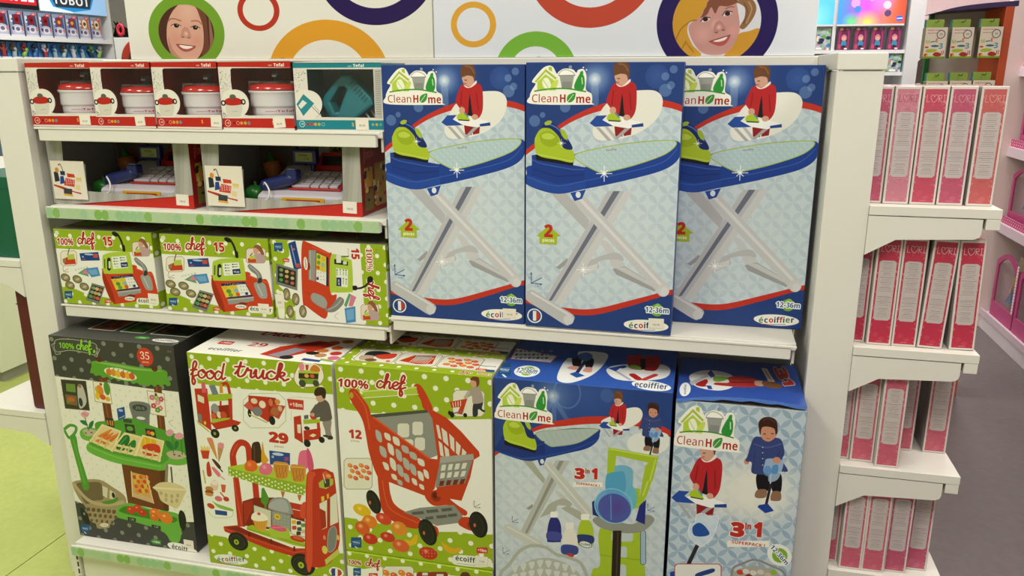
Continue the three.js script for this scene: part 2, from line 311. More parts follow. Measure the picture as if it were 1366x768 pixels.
// header boards standing on the top rail
function header(quadPx, bg, draw, x0, x1, label) {
  const H = 0.62, y0 = 1.575;
  const o = thing('header_board', label, 'sign', [(x0 + x1) / 2, y0, -0.337]);
  const corner = (x, y) => { const v = new THREE.Vector3(x, y, -0.329).project(camera); return [(v.x + 1) * 683, (1 - v.y) * 384]; };
  const a = new Art(1400, Math.round(1400 * H / (x1 - x0)), [corner(x0, y0 + H), corner(x1, y0 + H), corner(x1, y0), corner(x0, y0)], bg);
  draw(a);
  const m = a.mat({ roughness: 0.3 });
  add('panel', new RoundedBoxGeometry(x1 - x0 - 0.002, H, 0.016, 2, 0.001).translate(0, H / 2, 0), [M.white, M.white, M.white, M.white, m, M.white], o);
  return o;
}
const ring = (a, x, y, ro, ri, col, bgc) => { a.el(x, y, ro, ro, col); if (bgc) a.el(x, y, ri, ri, bgc); };
header(0, '#dfdfd4', (a) => {
  a.v(0, 0, 1);
  ring(a, 344.5, 14, 29, 21.5, '#b03426', '#dfdfd4');
  ring(a, 438, 104, 82, 54, '#d79a2c', '#dfdfd4');
  ring(a, 500, -43, 77, 54, '#271650', '#dfdfd4');
  // portrait in a green ring
  a.v(180, 0, 0.1172);
  const cx = 580, cy = 370;
  a.el(cx, cy, 470, 470, '#6d9a2d');
  a.g.save(); { const [x, y] = a.P(cx, cy); a.g.beginPath(); a.g.ellipse(x, y, 345 * a.k * a.kx0, 345 * a.k * a.ky0, 0, 0, 7); a.g.clip(); }
  a.el(cx, cy, 345, 345, '#3a2722');
  a.sp([230, 0, 500, -40, 700, -20, 950, 300, 930, 800, 700, 760, 600, 720, 300, 760, 200, 400], '#4a2c22');
  a.sp([560, -30, 700, 20, 800, 160, 830, 400, 850, 720, 780, 760, 760, 600, 790, 380, 720, 180, 600, 30], '#6b4030');
  a.sp([840, 200, 880, 360, 890, 520, 850, 700, 820, 700, 850, 520, 845, 360], '#8a6350');
  a.sp([372, 250, 425, 130, 520, 36, 620, 26, 695, 95, 735, 190, 770, 300, 782, 420, 768, 560, 705, 670, 600, 715, 500, 700, 415, 620, 368, 490, 358, 360], '#cf9f8a');
  a.sp([380, 420, 430, 560, 520, 660, 600, 690, 560, 700, 470, 670, 390, 570], '#b98471');
  a.soft(450, 450, 110, 'rgba(205,140,125,.7)', 'rgba(205,140,125,0)').soft(700, 470, 100, 'rgba(205,140,125,.7)', 'rgba(205,140,125,0)').soft(600, 130, 150, 'rgba(218,180,165,.6)', 'rgba(218,180,165,0)');
  a.ln([376, 240, 405, 216, 450, 215, 520, 238], '#9a6a56', 15, true).ln([640, 242, 690, 236, 730, 248, 755, 275], '#9a6a56', 15, true);
  a.sp([410, 292, 460, 272, 520, 296, 465, 312], '#d9c9c0').el(470, 292, 32, 25, '#1d1412').el(478, 284, 7, 6, '#e8e0da').ln([408, 292, 460, 272, 522, 295], '#3a221c', 9, true);
  a.sp([635, 315, 685, 295, 735, 318, 690, 335], '#d9c9c0').el(685, 316, 32, 24, '#1d1412').el(693, 308, 7, 6, '#e8e0da').ln([632, 312, 684, 293, 738, 320], '#3a221c', 9, true);
  a.sp([545, 320, 600, 320, 640, 420, 610, 442, 570, 430, 530, 435, 515, 415], '#bb8874').el(545, 422, 14, 8, '#8a5546').el(612, 430, 14, 8, '#8a5546').soft(580, 385, 40, 'rgba(230,190,175,.9)', 'rgba(230,190,175,0)');
  a.sp([470, 505, 560, 515, 685, 530, 640, 575, 570, 590, 510, 560], '#a5544e').sp([500, 512, 580, 520, 660, 530, 610, 556, 545, 552], '#efe3da').ln([470, 505, 560, 512, 685, 528], '#6a2f2b', 8, true);
  a.sp([320, 625, 360, 620, 375, 645, 400, 635, 420, 660, 450, 655, 465, 680, 500, 690, 500, 720, 320, 720], '#c99a86').ln([372, 640, 372, 700], '#8a5a4a', 6).ln([425, 655, 425, 700], '#8a5a4a', 6);
  a.g.restore();
}, -1.702, -0.744, 'white header sign with green ringed smiling child portrait and purple, red and orange rings');
header(0, '#dde1e8', (a) => {  // cool reflection is painted into the paper colour of this board
  a.v(0, 0, 1);
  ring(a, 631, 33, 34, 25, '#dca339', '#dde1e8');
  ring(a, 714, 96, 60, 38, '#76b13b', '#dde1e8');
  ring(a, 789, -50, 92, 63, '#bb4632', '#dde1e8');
  a.v(860, 0, 0.1391);
  const cx = 690, cy = 210;
  a.el(cx, cy, 572, 572, '#231653');
  a.g.save(); { const [x, y] = a.P(cx, cy); a.g.beginPath(); a.g.ellipse(x, y, 418 * a.k * a.kx0, 418 * a.k * a.ky0, 0, 0, 7); a.g.clip(); }
  a.el(cx, cy, 418, 418, '#d2d2d8');
  a.sp([900, 330, 1000, 300, 1110, 280, 1100, 450, 1000, 540, 760, 560, 830, 450], '#c6902f');
  a.sp([880, 20, 960, -20, 1040, 0, 1075, 80, 1040, 180, 960, 275, 915, 260, 960, 170, 965, 80, 920, 40], '#8a6443').ln([1000, 20, 1030, 90, 980, 220], '#b08b62', 14, true).ln([955, 30, 990, 110, 950, 230], '#6b4830', 10, true);
  a.sp([430, 240, 500, 170, 560, 60, 640, -60, 860, -60, 890, 60, 915, 240, 900, 340, 850, 440, 780, 510, 680, 530, 560, 510, 480, 430, 430, 320], '#c08d85');
  a.sp([560, 130, 600, 30, 680, -40, 860, -40, 890, 20, 800, 60, 720, 60, 680, 130, 640, 70, 600, 140, 540, 170], '#7b4a36');
  a.ln([780, 85, 820, 65, 860, 68], '#8a5a48', 10, true);
  a.soft(560, 330, 110, 'rgba(214,160,150,.8)', 'rgba(214,160,150,0)').soft(850, 300, 80, 'rgba(214,150,140,.8)', 'rgba(214,150,140,0)').soft(690, 240, 70, 'rgba(222,175,165,.8)', 'rgba(222,175,165,0)');
  a.sp([545, 200, 580, 165, 628, 180, 600, 205, 560, 212], '#d8cccb').el(585, 186, 24, 21, '#2a1a16').ln([540, 205, 575, 165, 628, 172], '#4a2c24', 9, true);
  a.sp([750, 150, 785, 108, 838, 120, 820, 142, 775, 155], '#d8cccb').el(797, 130, 25, 22, '#2a1a16').ln([748, 150, 782, 106, 842, 114], '#4a2c24', 9, true);
  a.sp([680, 220, 730, 200, 780, 270, 765, 292, 720, 300, 680, 318, 660, 300], '#b67d73').el(690, 312, 16, 8, '#84504a').el(758, 290, 14, 8, '#84504a').soft(715, 262, 34, 'rgba(230,190,180,.9)', 'rgba(230,190,180,0)');
  a.sp([625, 400, 720, 370, 820, 340, 790, 410, 740, 440, 690, 435], '#b0524f').sp([660, 395, 730, 372, 795, 350, 770, 385, 710, 402], '#ecdcd6').ln([620, 400, 720, 368, 822, 338], '#6a2f2b', 8, true);
  a.sp([250, 200, 300, 60, 420, -80, 580, -60, 600, 40, 560, 110, 510, 180, 440, 205, 410, 300, 460, 430, 540, 530, 330, 560, 240, 380], '#c5922f');
  a.ln([300, 380, 350, 280, 440, 205, 500, 195], '#9a6c1c', 12, true).ln([330, 520, 380, 430, 400, 400], '#9a6c1c', 12, true).ln([390, 400, 470, 500], '#a97a24', 16, true);
  a.g.restore();
}, -0.742, 0.243, 'white header sign, painted cool sheen, indigo ringed child in yellow jumper and orange, red, green rings');

// where the corners of a carton face lie in the photograph, so that its print can be read off the photograph
function pix(x, y, z) { const v = new THREE.Vector3(x, y, z).project(camera); return [(v.x + 1) * 683, (1 - v.y) * 384]; }
const fq = (x0, x1, y0, y1, z) => [pix(x0, y1, z), pix(x1, y1, z), pix(x1, y0, z), pix(x0, y0, z)];
const tq = (x0, x1, zf, zb, y) => [pix(x0, y, zb), pix(x1, y, zb), pix(x1, y, zf), pix(x0, y, zf)];

// ---------------------------------------------------------------- motifs shared by several prints
function cleanHome(a) { // drawn in the crop of the ironing board carton
  a.sp([50, 215, 60, 185, 80, 150, 62, 135, 115, 70, 150, 52, 175, 60, 195, 95, 205, 85, 235, 68, 280, 72, 300, 90, 310, 75, 340, 72, 355, 110, 352, 180, 382, 205, 384, 250, 370, 262, 60, 258], '#f1efe4');
  a.po([75, 138, 135, 70, 195, 118, 188, 128, 135, 85, 84, 144], '#a9c23c').po([150, 60, 168, 58, 170, 85, 152, 75], '#a9c23c');
  a.po([90, 140, 135, 98, 185, 135, 190, 185, 90, 188], '#b5cc48').sp([118, 130, 145, 118, 165, 160, 150, 185, 122, 165], '#eef2d8').sp([160, 170, 180, 135, 202, 130, 195, 165, 172, 182], '#c9d860').ln([120, 128, 150, 172], '#a9c23c', 3, true);
  a.sp([208, 95, 225, 78, 250, 75, 280, 88, 290, 105, 250, 112, 210, 108], '#f5f5ef', '#888c86', 3).po([210, 108, 288, 106, 276, 175, 222, 177], '#9b9e98').ln([206, 106, 292, 104], '#8a8d88', 5).po([224, 140, 274, 138, 274, 175, 222, 177], '#868a85');
  a.sp([300, 130, 318, 98, 330, 95, 343, 115, 345, 160, 330, 188, 300, 185, 288, 165], '#2f8f3a').po([318, 98, 322, 84, 336, 80, 338, 98], '#2f8f3a').ln([330, 118, 333, 150], '#bfe0b0', 6, true);
  a.ln([76, 190, 150, 178, 250, 176, 350, 192], '#3f8f2f', 7, true);
  a.el(268, 60, 9, 9, '#8b93a8').el(338, 62, 4, 4, '#e8e8e8').el(355, 75, 4, 4, '#e8e8e8');
  a.tx('Clean', 58, 229, 56, '#a8302c', { al: 'left', w: 146 }).tx('H', 227, 230, 56, '#a51f1c', { b: 1, w: 40 }).sp([250, 243, 256, 212, 294, 198, 290, 232, 268, 250], '#3f9438').ln([254, 246, 284, 208], '#e8f0da', 3).tx('me', 337, 232, 58, '#a51f1c', { b: 1, w: 82 });
}
function kidIroning(a) {
  a.po([505, 375, 600, 372, 594, 425, 556, 432, 552, 400, 548, 434, 510, 432], '#8d1f22');
  a.po([520, 190, 560, 185, 565, 330, 518, 320], '#1c1a20');
  a.sp([470, 215, 500, 152, 548, 150, 540, 250, 528, 320, 500, 300, 480, 275, 462, 245], '#b3272a').sp([548, 150, 600, 140, 624, 175, 620, 290, 590, 340, 562, 322, 552, 240], '#b3272a').ln([588, 200, 596, 290], '#8d1b20', 6, true).ln([500, 190, 492, 260], '#8d1b20', 6, true);
  a.sp([515, 148, 548, 160, 588, 125, 590, 140, 560, 162, 530, 165], '#ebe2dc');
  a.sp([508, 105, 540, 95, 575, 100, 578, 130, 552, 158, 522, 148, 510, 128], '#cf9f88').el(528, 122, 8, 3, '#6a4436').ln([520, 140, 530, 142], '#9a4a42', 4);
  a.sp([503, 100, 500, 60, 525, 30, 570, 32, 588, 65, 585, 115, 578, 125, 570, 102, 540, 96, 512, 104], '#6b452c').ln([530, 42, 560, 50, 578, 80], '#8a6242', 6, true);
  a.po([430, 350, 560, 335, 655, 358, 585, 392, 500, 378], '#efefee').po([372, 362, 410, 322, 466, 320, 440, 345, 500, 378, 400, 382], '#274a9c').po([598, 372, 660, 362, 662, 380, 600, 386], '#22408c');
  a.po([405, 385, 425, 385, 490, 455, 470, 458], '#a9a9ac').po([450, 380, 470, 380, 520, 440, 505, 450], '#b9b9bc').po([560, 392, 590, 390, 520, 450, 505, 445], '#a4a4a8');
  a.sp([470, 345, 475, 315, 510, 312, 540, 345, 535, 352], '#a9c22c').ln([475, 348, 535, 352], '#2a2a2a', 6).ln([508, 305, 530, 330], '#4f8fa8', 8);
  a.el(497, 293, 17, 18, '#cf9f88').el(572, 332, 18, 15, '#cf9f88');
}
function bigIron(a) {
  a.po([80, 532, 285, 572, 282, 592, 84, 560], '#15161c');
  a.sp([75, 465, 85, 425, 112, 392, 160, 385, 200, 415, 225, 482, 278, 505, 285, 572, 200, 560, 95, 535], '#a9bf2d').sp([105, 420, 150, 405, 195, 430, 205, 470, 160, 490, 115, 470], '#97ad22').sp([115, 425, 150, 415, 185, 435, 160, 450, 122, 445], '#b9cc4a');
  a.sp([112, 385, 150, 356, 195, 378, 250, 440, 280, 500, 232, 496, 205, 435, 160, 392], '#182c66').ln([150, 366, 200, 392, 252, 455], '#5a76ba', 6, true).sp([128, 362, 148, 348, 168, 352, 160, 368, 138, 374], '#9fb83a').sp([215, 398, 235, 400, 255, 440, 240, 450, 220, 425], '#9fb83a');
  a.ln([84, 528, 280, 568], '#c8d862', 4);
}
function star(a, x, y, r) { for (let i = 0; i < 8; i++) { const t = i * Math.PI / 4, q = i % 2 ? r * 0.6 : r; a.ln([x, y, x + q * Math.cos(t), y + q * Math.sin(t)], '#f4f6f4', r * 0.09); } a.soft(x, y, r * 0.4, 'rgba(255,255,255,1)', 'rgba(255,255,255,0)'); }
function ovalBrand(a, x, y, w, bg = '#eeebe0', s = 'écoiffier') { // white oval with a many-coloured maker's name
  a.el(x, y, w * 0.5, w * 0.135, bg, 0, '#9aa0b0', 1.5);
  const cols = ['#3b7d3a', '#23325f', '#b3322c', '#23325f', '#23325f', '#b3322c', '#23325f', '#3b7d3a', '#23325f'], adv = [0.11, 0.1, 0.11, 0.05, 0.065, 0.065, 0.05, 0.11, 0.08];
  let X = x - w * 0.385; [...s].forEach((ch, i) => { a.tx(ch, X + w * adv[i] / 2, y - w * 0.005, w * 0.19, cols[i], { b: 1 }); X += w * (adv[i] + 0.004); });
  a.ln([x - w * 0.33, y + w * 0.085, x - w * 0.1, y + w * 0.1], '#c04a42', w * 0.012).ln([x - w * 0.1, y + w * 0.1, x + w * 0.2, y + w * 0.1], '#3d5a9c', w * 0.012);
}
function badge1236(a, x, y, s, rot = 0) {
  a.soft(x, y, s * 0.62, '#7fae3a', '#6fa536'); a.sp([x - s * 0.3, y - s * 0.1, x, y - s * 0.62, x + s * 0.35, y - s * 0.4, x + s * 0.1, y - s * 0.1], '#93bd4a');
  a.tx('12-36m', x, y, s * 0.72, '#23497f', { b: 1, st: '#eef2f0', sw: s * 0.2, rot, w: s * 2.25 });
}
function france(a, x, y, s) { a.rr(x - s, y - s, x + s, y + s, 1, '#1f4d80').ln([x - s * 0.7, y - s * 0.25, x + s * 0.8, y - s * 0.3], '#4d7fb5', s * 0.16, true).tx('FRANCE', x, y, s * 0.42, '#cfdbe6', { b: 1, w: s * 1.5 }).ln([x - s * 0.6, y + s * 0.35, x + s * 0.6, y + s * 0.3], '#4d7fb5', s * 0.14).ln([x - s * 0.2, y + s * 0.75, x + s * 0.2, y + s * 1.1], '#d8dde2', s * 0.2); }
function plus18(a, x, y, w, t = '+18m') { a.rr(x - w / 2, y - w * 0.26, x + w / 2, y + w * 0.26, w * 0.05, '#c23a2a').tx(t, x, y, w * 0.34, '#f5efe4', { b: 1, w: w * 0.8 }); }
function axes(a, x, y, s, c) { a.ln([x, y, x, y - s], c, s * 0.07).ln([x, y, x + s, y - s * 0.5], c, s * 0.07).ln([x, y, x + s, y + s * 0.12], c, s * 0.07).tx('32 cm', x + s * 0.5, y + s * 0.3, s * 0.2, c).tx('cm', x - s * 0.2, y - s * 0.5, s * 0.2, c, { rot: -1.5 }).po([x - s * 0.1, y - s * 0.85, x, y - s * 1.1, x + s * 0.1, y - s * 0.85], c).po([x + s * 0.85, y, x + s * 1.1, y + s * 0.12, x + s * 0.85, y + s * 0.22], c); }
function threeInOne(a, x, y, s) { // '3' with a small 'in' and '1'
  a.tx('3', x - s * 0.62, y, s * 1.15, '#b92f27', { b: 1, st: '#f0ece2', sw: s * 0.2, w: s * 0.85, fw: s * 0.12 }).tx('1', x + s * 0.72, y, s * 1.15, '#b92f27', { b: 1, st: '#f0ece2', sw: s * 0.2, w: s * 0.6, fw: s * 0.14 }).tx('in', x + s * 0.05, y - s * 0.22, s * 0.5, '#b92f27', { b: 1, w: s * 0.42, fw: s * 0.03 });
}
const superpack = (a, x, y, w) => a.rr(x - w / 2, y - w * 0.075, x + w / 2, y + w * 0.075, 1, '#efe9de').tx('SUPERPACK !', x, y, w * 0.1, '#b03028', { b: 1, w: w * 0.8 });
function fruitDots(a, x, y, s, n = 12, seed0 = 3) { // loose pretend fruit
  const cs = ['#c6402a', '#d9812f', '#d8a62f', '#b93427', '#cf5b35', '#d2882c'];
  for (let i = 0; i < n; i++) { const r = i % 4, q = Math.floor(i / 4); a.el(x + (r - 1.5) * s * 0.5 + (q % 2) * s * 0.2, y + (q - 1) * s * 0.48 + (r % 2) * s * 0.16, s * 0.24, s * 0.19, cs[(i * seed0 + 1) % 6], 0.3); a.el(x + (r - 1.5) * s * 0.5 + (q % 2) * s * 0.2 - s * 0.07, y + (q - 1) * s * 0.48 + (r % 2) * s * 0.16 - s * 0.06, s * 0.06, s * 0.04, 'rgba(255,235,210,.6)'); }
}
function hundred(a, x, y, size, o = {}) { a.tx('100%', x, y, size, '#a5251f', { b: 1, st: '#f1ecdc', sw: size * 0.2, al: 'left', w: size * (o.w || 2.15), sk: 0.12, rot: o.rot, fw: size * 0.03 }); }

// ---------------------------------------------------------------- ironing board carton
const ironArt = new Art(704, 1236, fq(-0.4125, -0.0595, 0.93, 1.558, -0.009), '#253f7c');
{
  const a = ironArt; a.v(695, 75, 0.2473);
  a.soft(735, 110, 60, 'rgba(70,105,175,.55)', 'rgba(60,95,165,.35)').soft(450, 100, 170, 'rgba(80,110,175,.5)', 'rgba(60,95,165,0)').soft(400, 125, 95, 'rgba(190,210,230,.9)', 'rgba(120,150,200,0)').soft(400, 125, 34, '#dfe8ee', 'rgba(200,215,235,.2)');
  a.g.globalAlpha = 0.45; for (const [x, y, r] of [[780, 110, 20], [825, 72, 20], [810, 158, 20], [780, 185, 32], [240, 275, 28], [118, 318, 15], [75, 350, 30]]) a.el(x, y, r, r, '#86a6cf'); a.g.globalAlpha = 1;
  a.ln([400, 160, 400, 250], 'rgba(160,185,215,.35)', 40);
  a.sp([-200, 700, 36, 500, 215, 366, 330, 300, 460, 252, 600, 226, 760, 236, 900, 282, 1100, 420, 1200, 800, 1000, 1250, 790, 1290, 600, 1345, 400, 1395, 250, 1390, 120, 1360, -200, 1200], '#bf3327');
  const inner = [-240, 720, 36, 528, 215, 392, 330, 330, 460, 288, 600, 262, 760, 272, 900, 318, 1060, 450, 1150, 800, 960, 1210, 790, 1264, 600, 1315, 400, 1362, 250, 1358, 120, 1325, -240, 1180];
  a.sp(inner, '#c4d2da');
  a.clip(inner, true, () => { a.petals(88, 'rgba(148,172,190,.42)', 'rgba(150,172,190,.3)'); a.soft(500, 1000, 520, 'rgba(214,222,224,.55)', 'rgba(214,222,224,0)'); });
  a.sp([640, 185, 730, 190, 766, 240, 740, 330, 660, 400, 560, 440, 430, 455, 388, 410, 420, 320, 470, 250, 560, 200], '#e6e5dc');
  cleanHome(a); kidIroning(a);
  // legs, in the lower crop
  a.v(695, 260, 0.2473);
  a.po([150, -20, 235, -20, 372, 140, 352, 192], '#b4b4b8').po([425, 235, 470, 255, 560, 380, 500, 400], '#c7c7ca').po([495, 400, 560, 385, 745, 500, 720, 522, 515, 430], '#9e9ea2').po([510, 395, 560, 390, 740, 498, 730, 508], '#c5c5c9');
  a.po([190, 392, 250, 342, 262, 362, 210, 402], '#9c9ca1').sp([275, 445, 300, 398, 380, 350, 500, 312, 545, 330, 552, 356, 500, 348, 420, 360, 415, 400, 290, 452], '#b8b8bc').po([285, 450, 300, 405, 415, 370, 412, 402], '#d1d1d4');
  a.po([470, -20, 560, -20, 195, 575, 125, 572], '#babac0').po([500, -20, 535, -20, 168, 570, 150, 572], '#6a6f80').po([565, -20, 605, -20, 232, 588, 178, 592], '#cacacd');
  a.po([272, 25, 340, 0, 795, 490, 750, 540], '#c4c4c8').po([300, 15, 318, 8, 780, 500, 768, 510], '#d8d8db');
  a.el(768, 515, 33, 36, '#cacacc').el(774, 522, 22, 24, '#d4d4d6');
  a.sp([30, 540, 60, 512, 170, 580, 280, 645, 285, 680, 262, 700, 235, 698, 120, 625, 35, 570], '#bababd').ln([60, 528, 270, 652], '#d5d5d7', 12).el(258, 674, 29, 29, '#cdcdd0');
  star(a, 337, 404, 36);
  a.po([85, 222, 150, 166, 215, 222, 197, 226, 195, 270, 102, 265, 102, 226], '#a3b52e').tx('2', 150, 195, 92, '#b92f22', { b: 1, fw: 5 }).tx('pieces', 149, 246, 27, '#eef0da', { b: 1, w: 70 });
  axes(a, 57, 476, 56, '#2b4a80');
  a.el(75, 652, 43, 43, '#e9ece8').el(75, 652, 36, 36, '#2a4a86'); { const [x, y] = a.P(75, 652), k = a.k; a.g.save(); a.g.beginPath(); a.g.arc(x, y, 30 * k, 0, 7); a.g.clip(); a.g.fillStyle = '#24407f'; a.g.fillRect(x - 31 * k, y - 31 * k, 21 * k, 62 * k); a.g.fillStyle = '#e8e6df'; a.g.fillRect(x - 10 * k, y - 31 * k, 20 * k, 62 * k); a.g.fillStyle = '#bc3a30'; a.g.fillRect(x + 10 * k, y - 31 * k, 22 * k, 62 * k); a.g.restore(); }
  badge1236(a, 735, 622, 58); ovalBrand(a, 675, 705, 245);
  // the board and the iron over the legs
  a.v(695, 75, 0.2473);
  a.sp([345, 600, 285, 535, 450, 490, 650, 461, 835, 457, 860, 500, 845, 562, 760, 618, 560, 672, 350, 716, 190, 742, 33, 692, 33, 634, 60, 590], '#1d3f92').po([33, 640, 190, 690, 350, 660, 350, 716, 190, 742, 33, 692], '#24489c').ln([35, 652, 190, 700, 350, 672, 560, 630, 760, 575, 845, 500], '#3f62ae', 4, true);
  a.sp([290, 540, 450, 492, 650, 464, 832, 460, 790, 522, 640, 580, 470, 624, 420, 626], '#b7cdd0', '#a7bb3c', 5);
  a.clip([290, 540, 450, 492, 650, 464, 832, 460, 790, 522, 640, 580, 470, 624, 420, 626], true, () => { a.petals(34, 'rgba(150,180,188,.35)', 'rgba(150,180,188,.2)'); });
  a.tx('ecoiffier', 490, 505, 14, '#8a3a40', { w: 60, rot: -0.1 });
  a.po([60, 535, 95, 530, 112, 555, 282, 588, 345, 600, 345, 672, 205, 692, 60, 648], '#1c3a88').ln([62, 560, 110, 580, 280, 612, 342, 612], '#3c5fae', 5).ln([70, 610, 200, 650, 335, 640], '#17306f', 5).po([268, 738, 352, 720, 330, 770, 290, 782], '#24489c').el(310, 748, 14, 17, '#dfe6ea');
  bigIron(a); star(a, 450, 634, 42); star(a, 220, 470, 22);
}
// wide and narrow "three in one" cartons
const vac = (a) => { // girl with a toy vacuum cleaner, drawn in the crop of the narrow carton
  a.po([625, 845, 690, 845, 690, 900, 630, 900], '#1b1a1f').sp([615, 800, 700, 800, 690, 910, 625, 910], '#17161b').sp([718, 800, 782, 800, 778, 920, 722, 915], '#17161b');
  a.sp([600, 945, 620, 905, 680, 905, 675, 955, 620, 962], '#8d6a52').sp([708, 970, 722, 918, 775, 920, 778, 975, 730, 982], '#8d6a52');
  a.sp([595, 548, 650, 540, 740, 545, 785, 565, 805, 650, 790, 700, 828, 775, 770, 780, 700, 800, 585, 790, 580, 720, 550, 700, 560, 640], '#37457a').ln([600, 590, 660, 610, 700, 612, 780, 590], '#4d5c94', 9, true).ln([652, 600, 648, 760], '#28345f', 4).ln([600, 640, 592, 780], '#2a3768', 5).ln([770, 640, 750, 690], '#2a3768', 6);
  for (const y of [612, 650, 690, 735]) a.el(655, y, 4, 4, '#c9cdd8');
  a.sp([640, 470, 700, 455, 752, 470, 748, 535, 700, 572, 655, 555, 642, 510], '#c88f74').el(668, 520, 9, 4, '#5a3528').el(722, 518, 9, 4, '#5a3528').ln([682, 550, 702, 552], '#9a4a42', 5).soft(665, 540, 18, 'rgba(215,130,110,.6)', 'rgba(215,130,110,0)');
  a.sp([630, 490, 628, 440, 660, 408, 710, 405, 750, 430, 758, 500, 745, 525, 735, 485, 690, 470, 650, 478, 640, 530], '#3b221b').ln([660, 425, 700, 415, 740, 440], '#5a3a2e', 6, true);
  a.el(545, 710, 18, 20, '#c88f74').ln([575, 660, 552, 700], '#37457a', 26);
  a.ln([710, 870, 678, 1010], '#2a2428', 17).po([628, 1010, 690, 1000, 732, 1050, 672, 1066, 620, 1025], '#1f3f94').ln([630, 1030, 670, 1062], '#3f62ae', 4);
  a.g.globalAlpha = 0.85; a.sp([670, 720, 690, 690, 790, 700, 795, 740, 760, 830, 700, 850, 690, 800, 660, 780], '#a8c2dd').el(688, 775, 26, 34, '#5c8fc6').sp([725, 740, 760, 735, 755, 790, 715, 790], '#4a86c4'); a.g.globalAlpha = 1; a.el(752, 702, 26, 22, '#c88f74');
};
const SP = 0.1953; // scale of the narrow-carton crops
const superArt = new Art(900, 1350, fq(-0.472, -0.044, 0.18, 0.822, 0.08), '#28427f');
{
  const a = superArt; a.v(650, 495, 0.1903);
  a.soft(465, 170, 190, 'rgba(150,175,210,.7)', 'rgba(60,95,165,0)').soft(460, 175, 48, '#e6e6d6', 'rgba(190,205,225,.1)').soft(700, 150, 300, 'rgba(70,100,170,.5)', 'rgba(60,95,165,0)');
  for (const x of [380, 470, 560]) a.ln([462, 190, x, 340], 'rgba(150,175,210,.25)', 30);
  a.el(560, 150, 90, 100, null, 0, 'rgba(120,150,195,.4)', 10); a.el(840, 170, 45, 45, 'rgba(90,120,180,.35)');
  a.sp([-100, 640, 40, 570, 330, 395, 560, 335, 800, 315, 1100, 340, 1290, 420, 1500, 600, 1500, 2400, -200, 2400], '#bf3327');
  const inner = [-100, 665, 40, 600, 330, 422, 560, 382, 800, 368, 1060, 388, 1280, 460, 1480, 660, 1480, 2400, -200, 2400];
  a.sp(inner, '#c6d1d5'); a.clip(inner, true, () => { a.petals(92, 'rgba(160,180,192,.4)', 'rgba(160,180,192,.28)'); a.soft(500, 1000, 600, 'rgba(216,222,222,.5)', 'rgba(216,222,222,0)'); });
  a.sp([990, 480, 1040, 440, 1180, 420, 1270, 450, 1260, 540, 1180, 580, 1050, 580, 990, 540], '#dfe2da').sp([980, 260, 1060, 255, 1090, 300, 1060, 360, 950, 410, 850, 400, 800, 350, 900, 300], '#e6e5dc');
  a.at(545, 75, 825, 528, 0.135); kidIroning(a);
  a.at(695, 440, 872, 541, 0.108); vac(a);
  a.v(650, 620, 0.1927); // lower crop
  a.po([245, -30, 310, -30, 400, 100, 390, 130], '#a5a898').po([470, 175, 520, 200, 560, 250, 520, 250], '#c2c4b8').po([510, 300, 560, 280, 720, 360, 700, 385, 640, 380], '#a9ab9c').po([270, 300, 310, 270, 320, 290, 290, 312], '#94968a').sp([370, 355, 400, 310, 430, 270, 520, 232, 580, 260, 575, 285, 490, 280, 470, 320, 380, 358], '#a9ab9e');
  a.po([470, -30, 570, -30, 290, 480, 225, 470], '#b6b8b0').po([500, -30, 530, -30, 275, 475, 258, 475], '#8e9088').po([360, -20, 440, -20, 740, 330, 680, 370], '#c2c4bc').po([385, -20, 400, -20, 715, 348, 705, 355], '#d4d6d0');
  a.sp([110, 430, 150, 412, 240, 460, 380, 535, 360, 565, 300, 555, 130, 465], '#c4c6be').ln([140, 428, 350, 540], '#d6d8d2', 10);
  // lime trolley
  const lime = '#a3bd2b';
  a.po([835, -100, 880, -115, 880, 30, 830, 60], lime).po([1095, 0, 1175, 0, 1110, 200, 1060, 300, 1050, 260], lime).ln([1150, 0, 1080, 210], '#c3d65a', 10);
  a.po([1010, 160, 1060, 165, 1050, 300, 1000, 300], lime).sp([790, 430, 1060, 440, 1075, 640, 1095, 770, 1080, 1200, 700, 1200, 720, 760, 780, 690], lime).rr(860, 468, 1010, 532, 12, '#bcc9c6').rr(905, 565, 968, 645, 12, '#bcc9c6').rr(905, 690, 962, 900, 12, '#bcc9c6').ln([785, 625, 1070, 660], '#8aa31f', 6).rr(1062, 455, 1098, 690, 10, '#9fb6c4', '#3e5568', 4);
  a.po([725, 255, 745, 245, 790, 365, 730, 345], '#243070').sp([735, 370, 800, 360, 1000, 410, 1100, 345, 1158, 375, 1120, 430, 1060, 465, 950, 472, 800, 440, 740, 400], '#8f9388').po([1028, 385, 1055, 280, 1100, 240, 1092, 412], '#262f78').po([870, 455, 930, 455, 915, 900, 855, 900], '#2c2419').ln([905, 470, 890, 900], '#4a4030', 8);
  a.g.globalAlpha = 0.88; a.sp([830, 60, 850, 40, 880, 10, 940, 0, 1000, 25, 1010, 80, 1000, 200, 950, 220, 830, 200], '#66abc9').sp([825, 70, 880, 50, 950, 55, 950, 190, 830, 200], '#4d9cc4').el(1000, 230, 38, 80, '#5fb0cc'); a.el(873, 285, 128, 118, '#5f9fd0'); a.el(880, 300, 112, 100, '#4a4f9c'); a.soft(900, 290, 90, '#5b3f8c', 'rgba(74,79,156,0)'); a.g.globalAlpha = 1; a.el(873, 285, 128, 118, null, 0, '#8fc6dd', 6); a.ln([855, 210, 858, 380], '#6f9fd0', 5);
  a.v(650, 495, 0.1903).po([850, 533, 1202, 596, 1160, 770, 1085, 770, 1126, 640, 905, 590, 893, 700, 845, 720], lime).ln([862, 545, 1190, 602], '#c3d65a', 8).ln([1180, 620, 1140, 765], '#c3d65a', 8); a.v(650, 620, 0.1927);
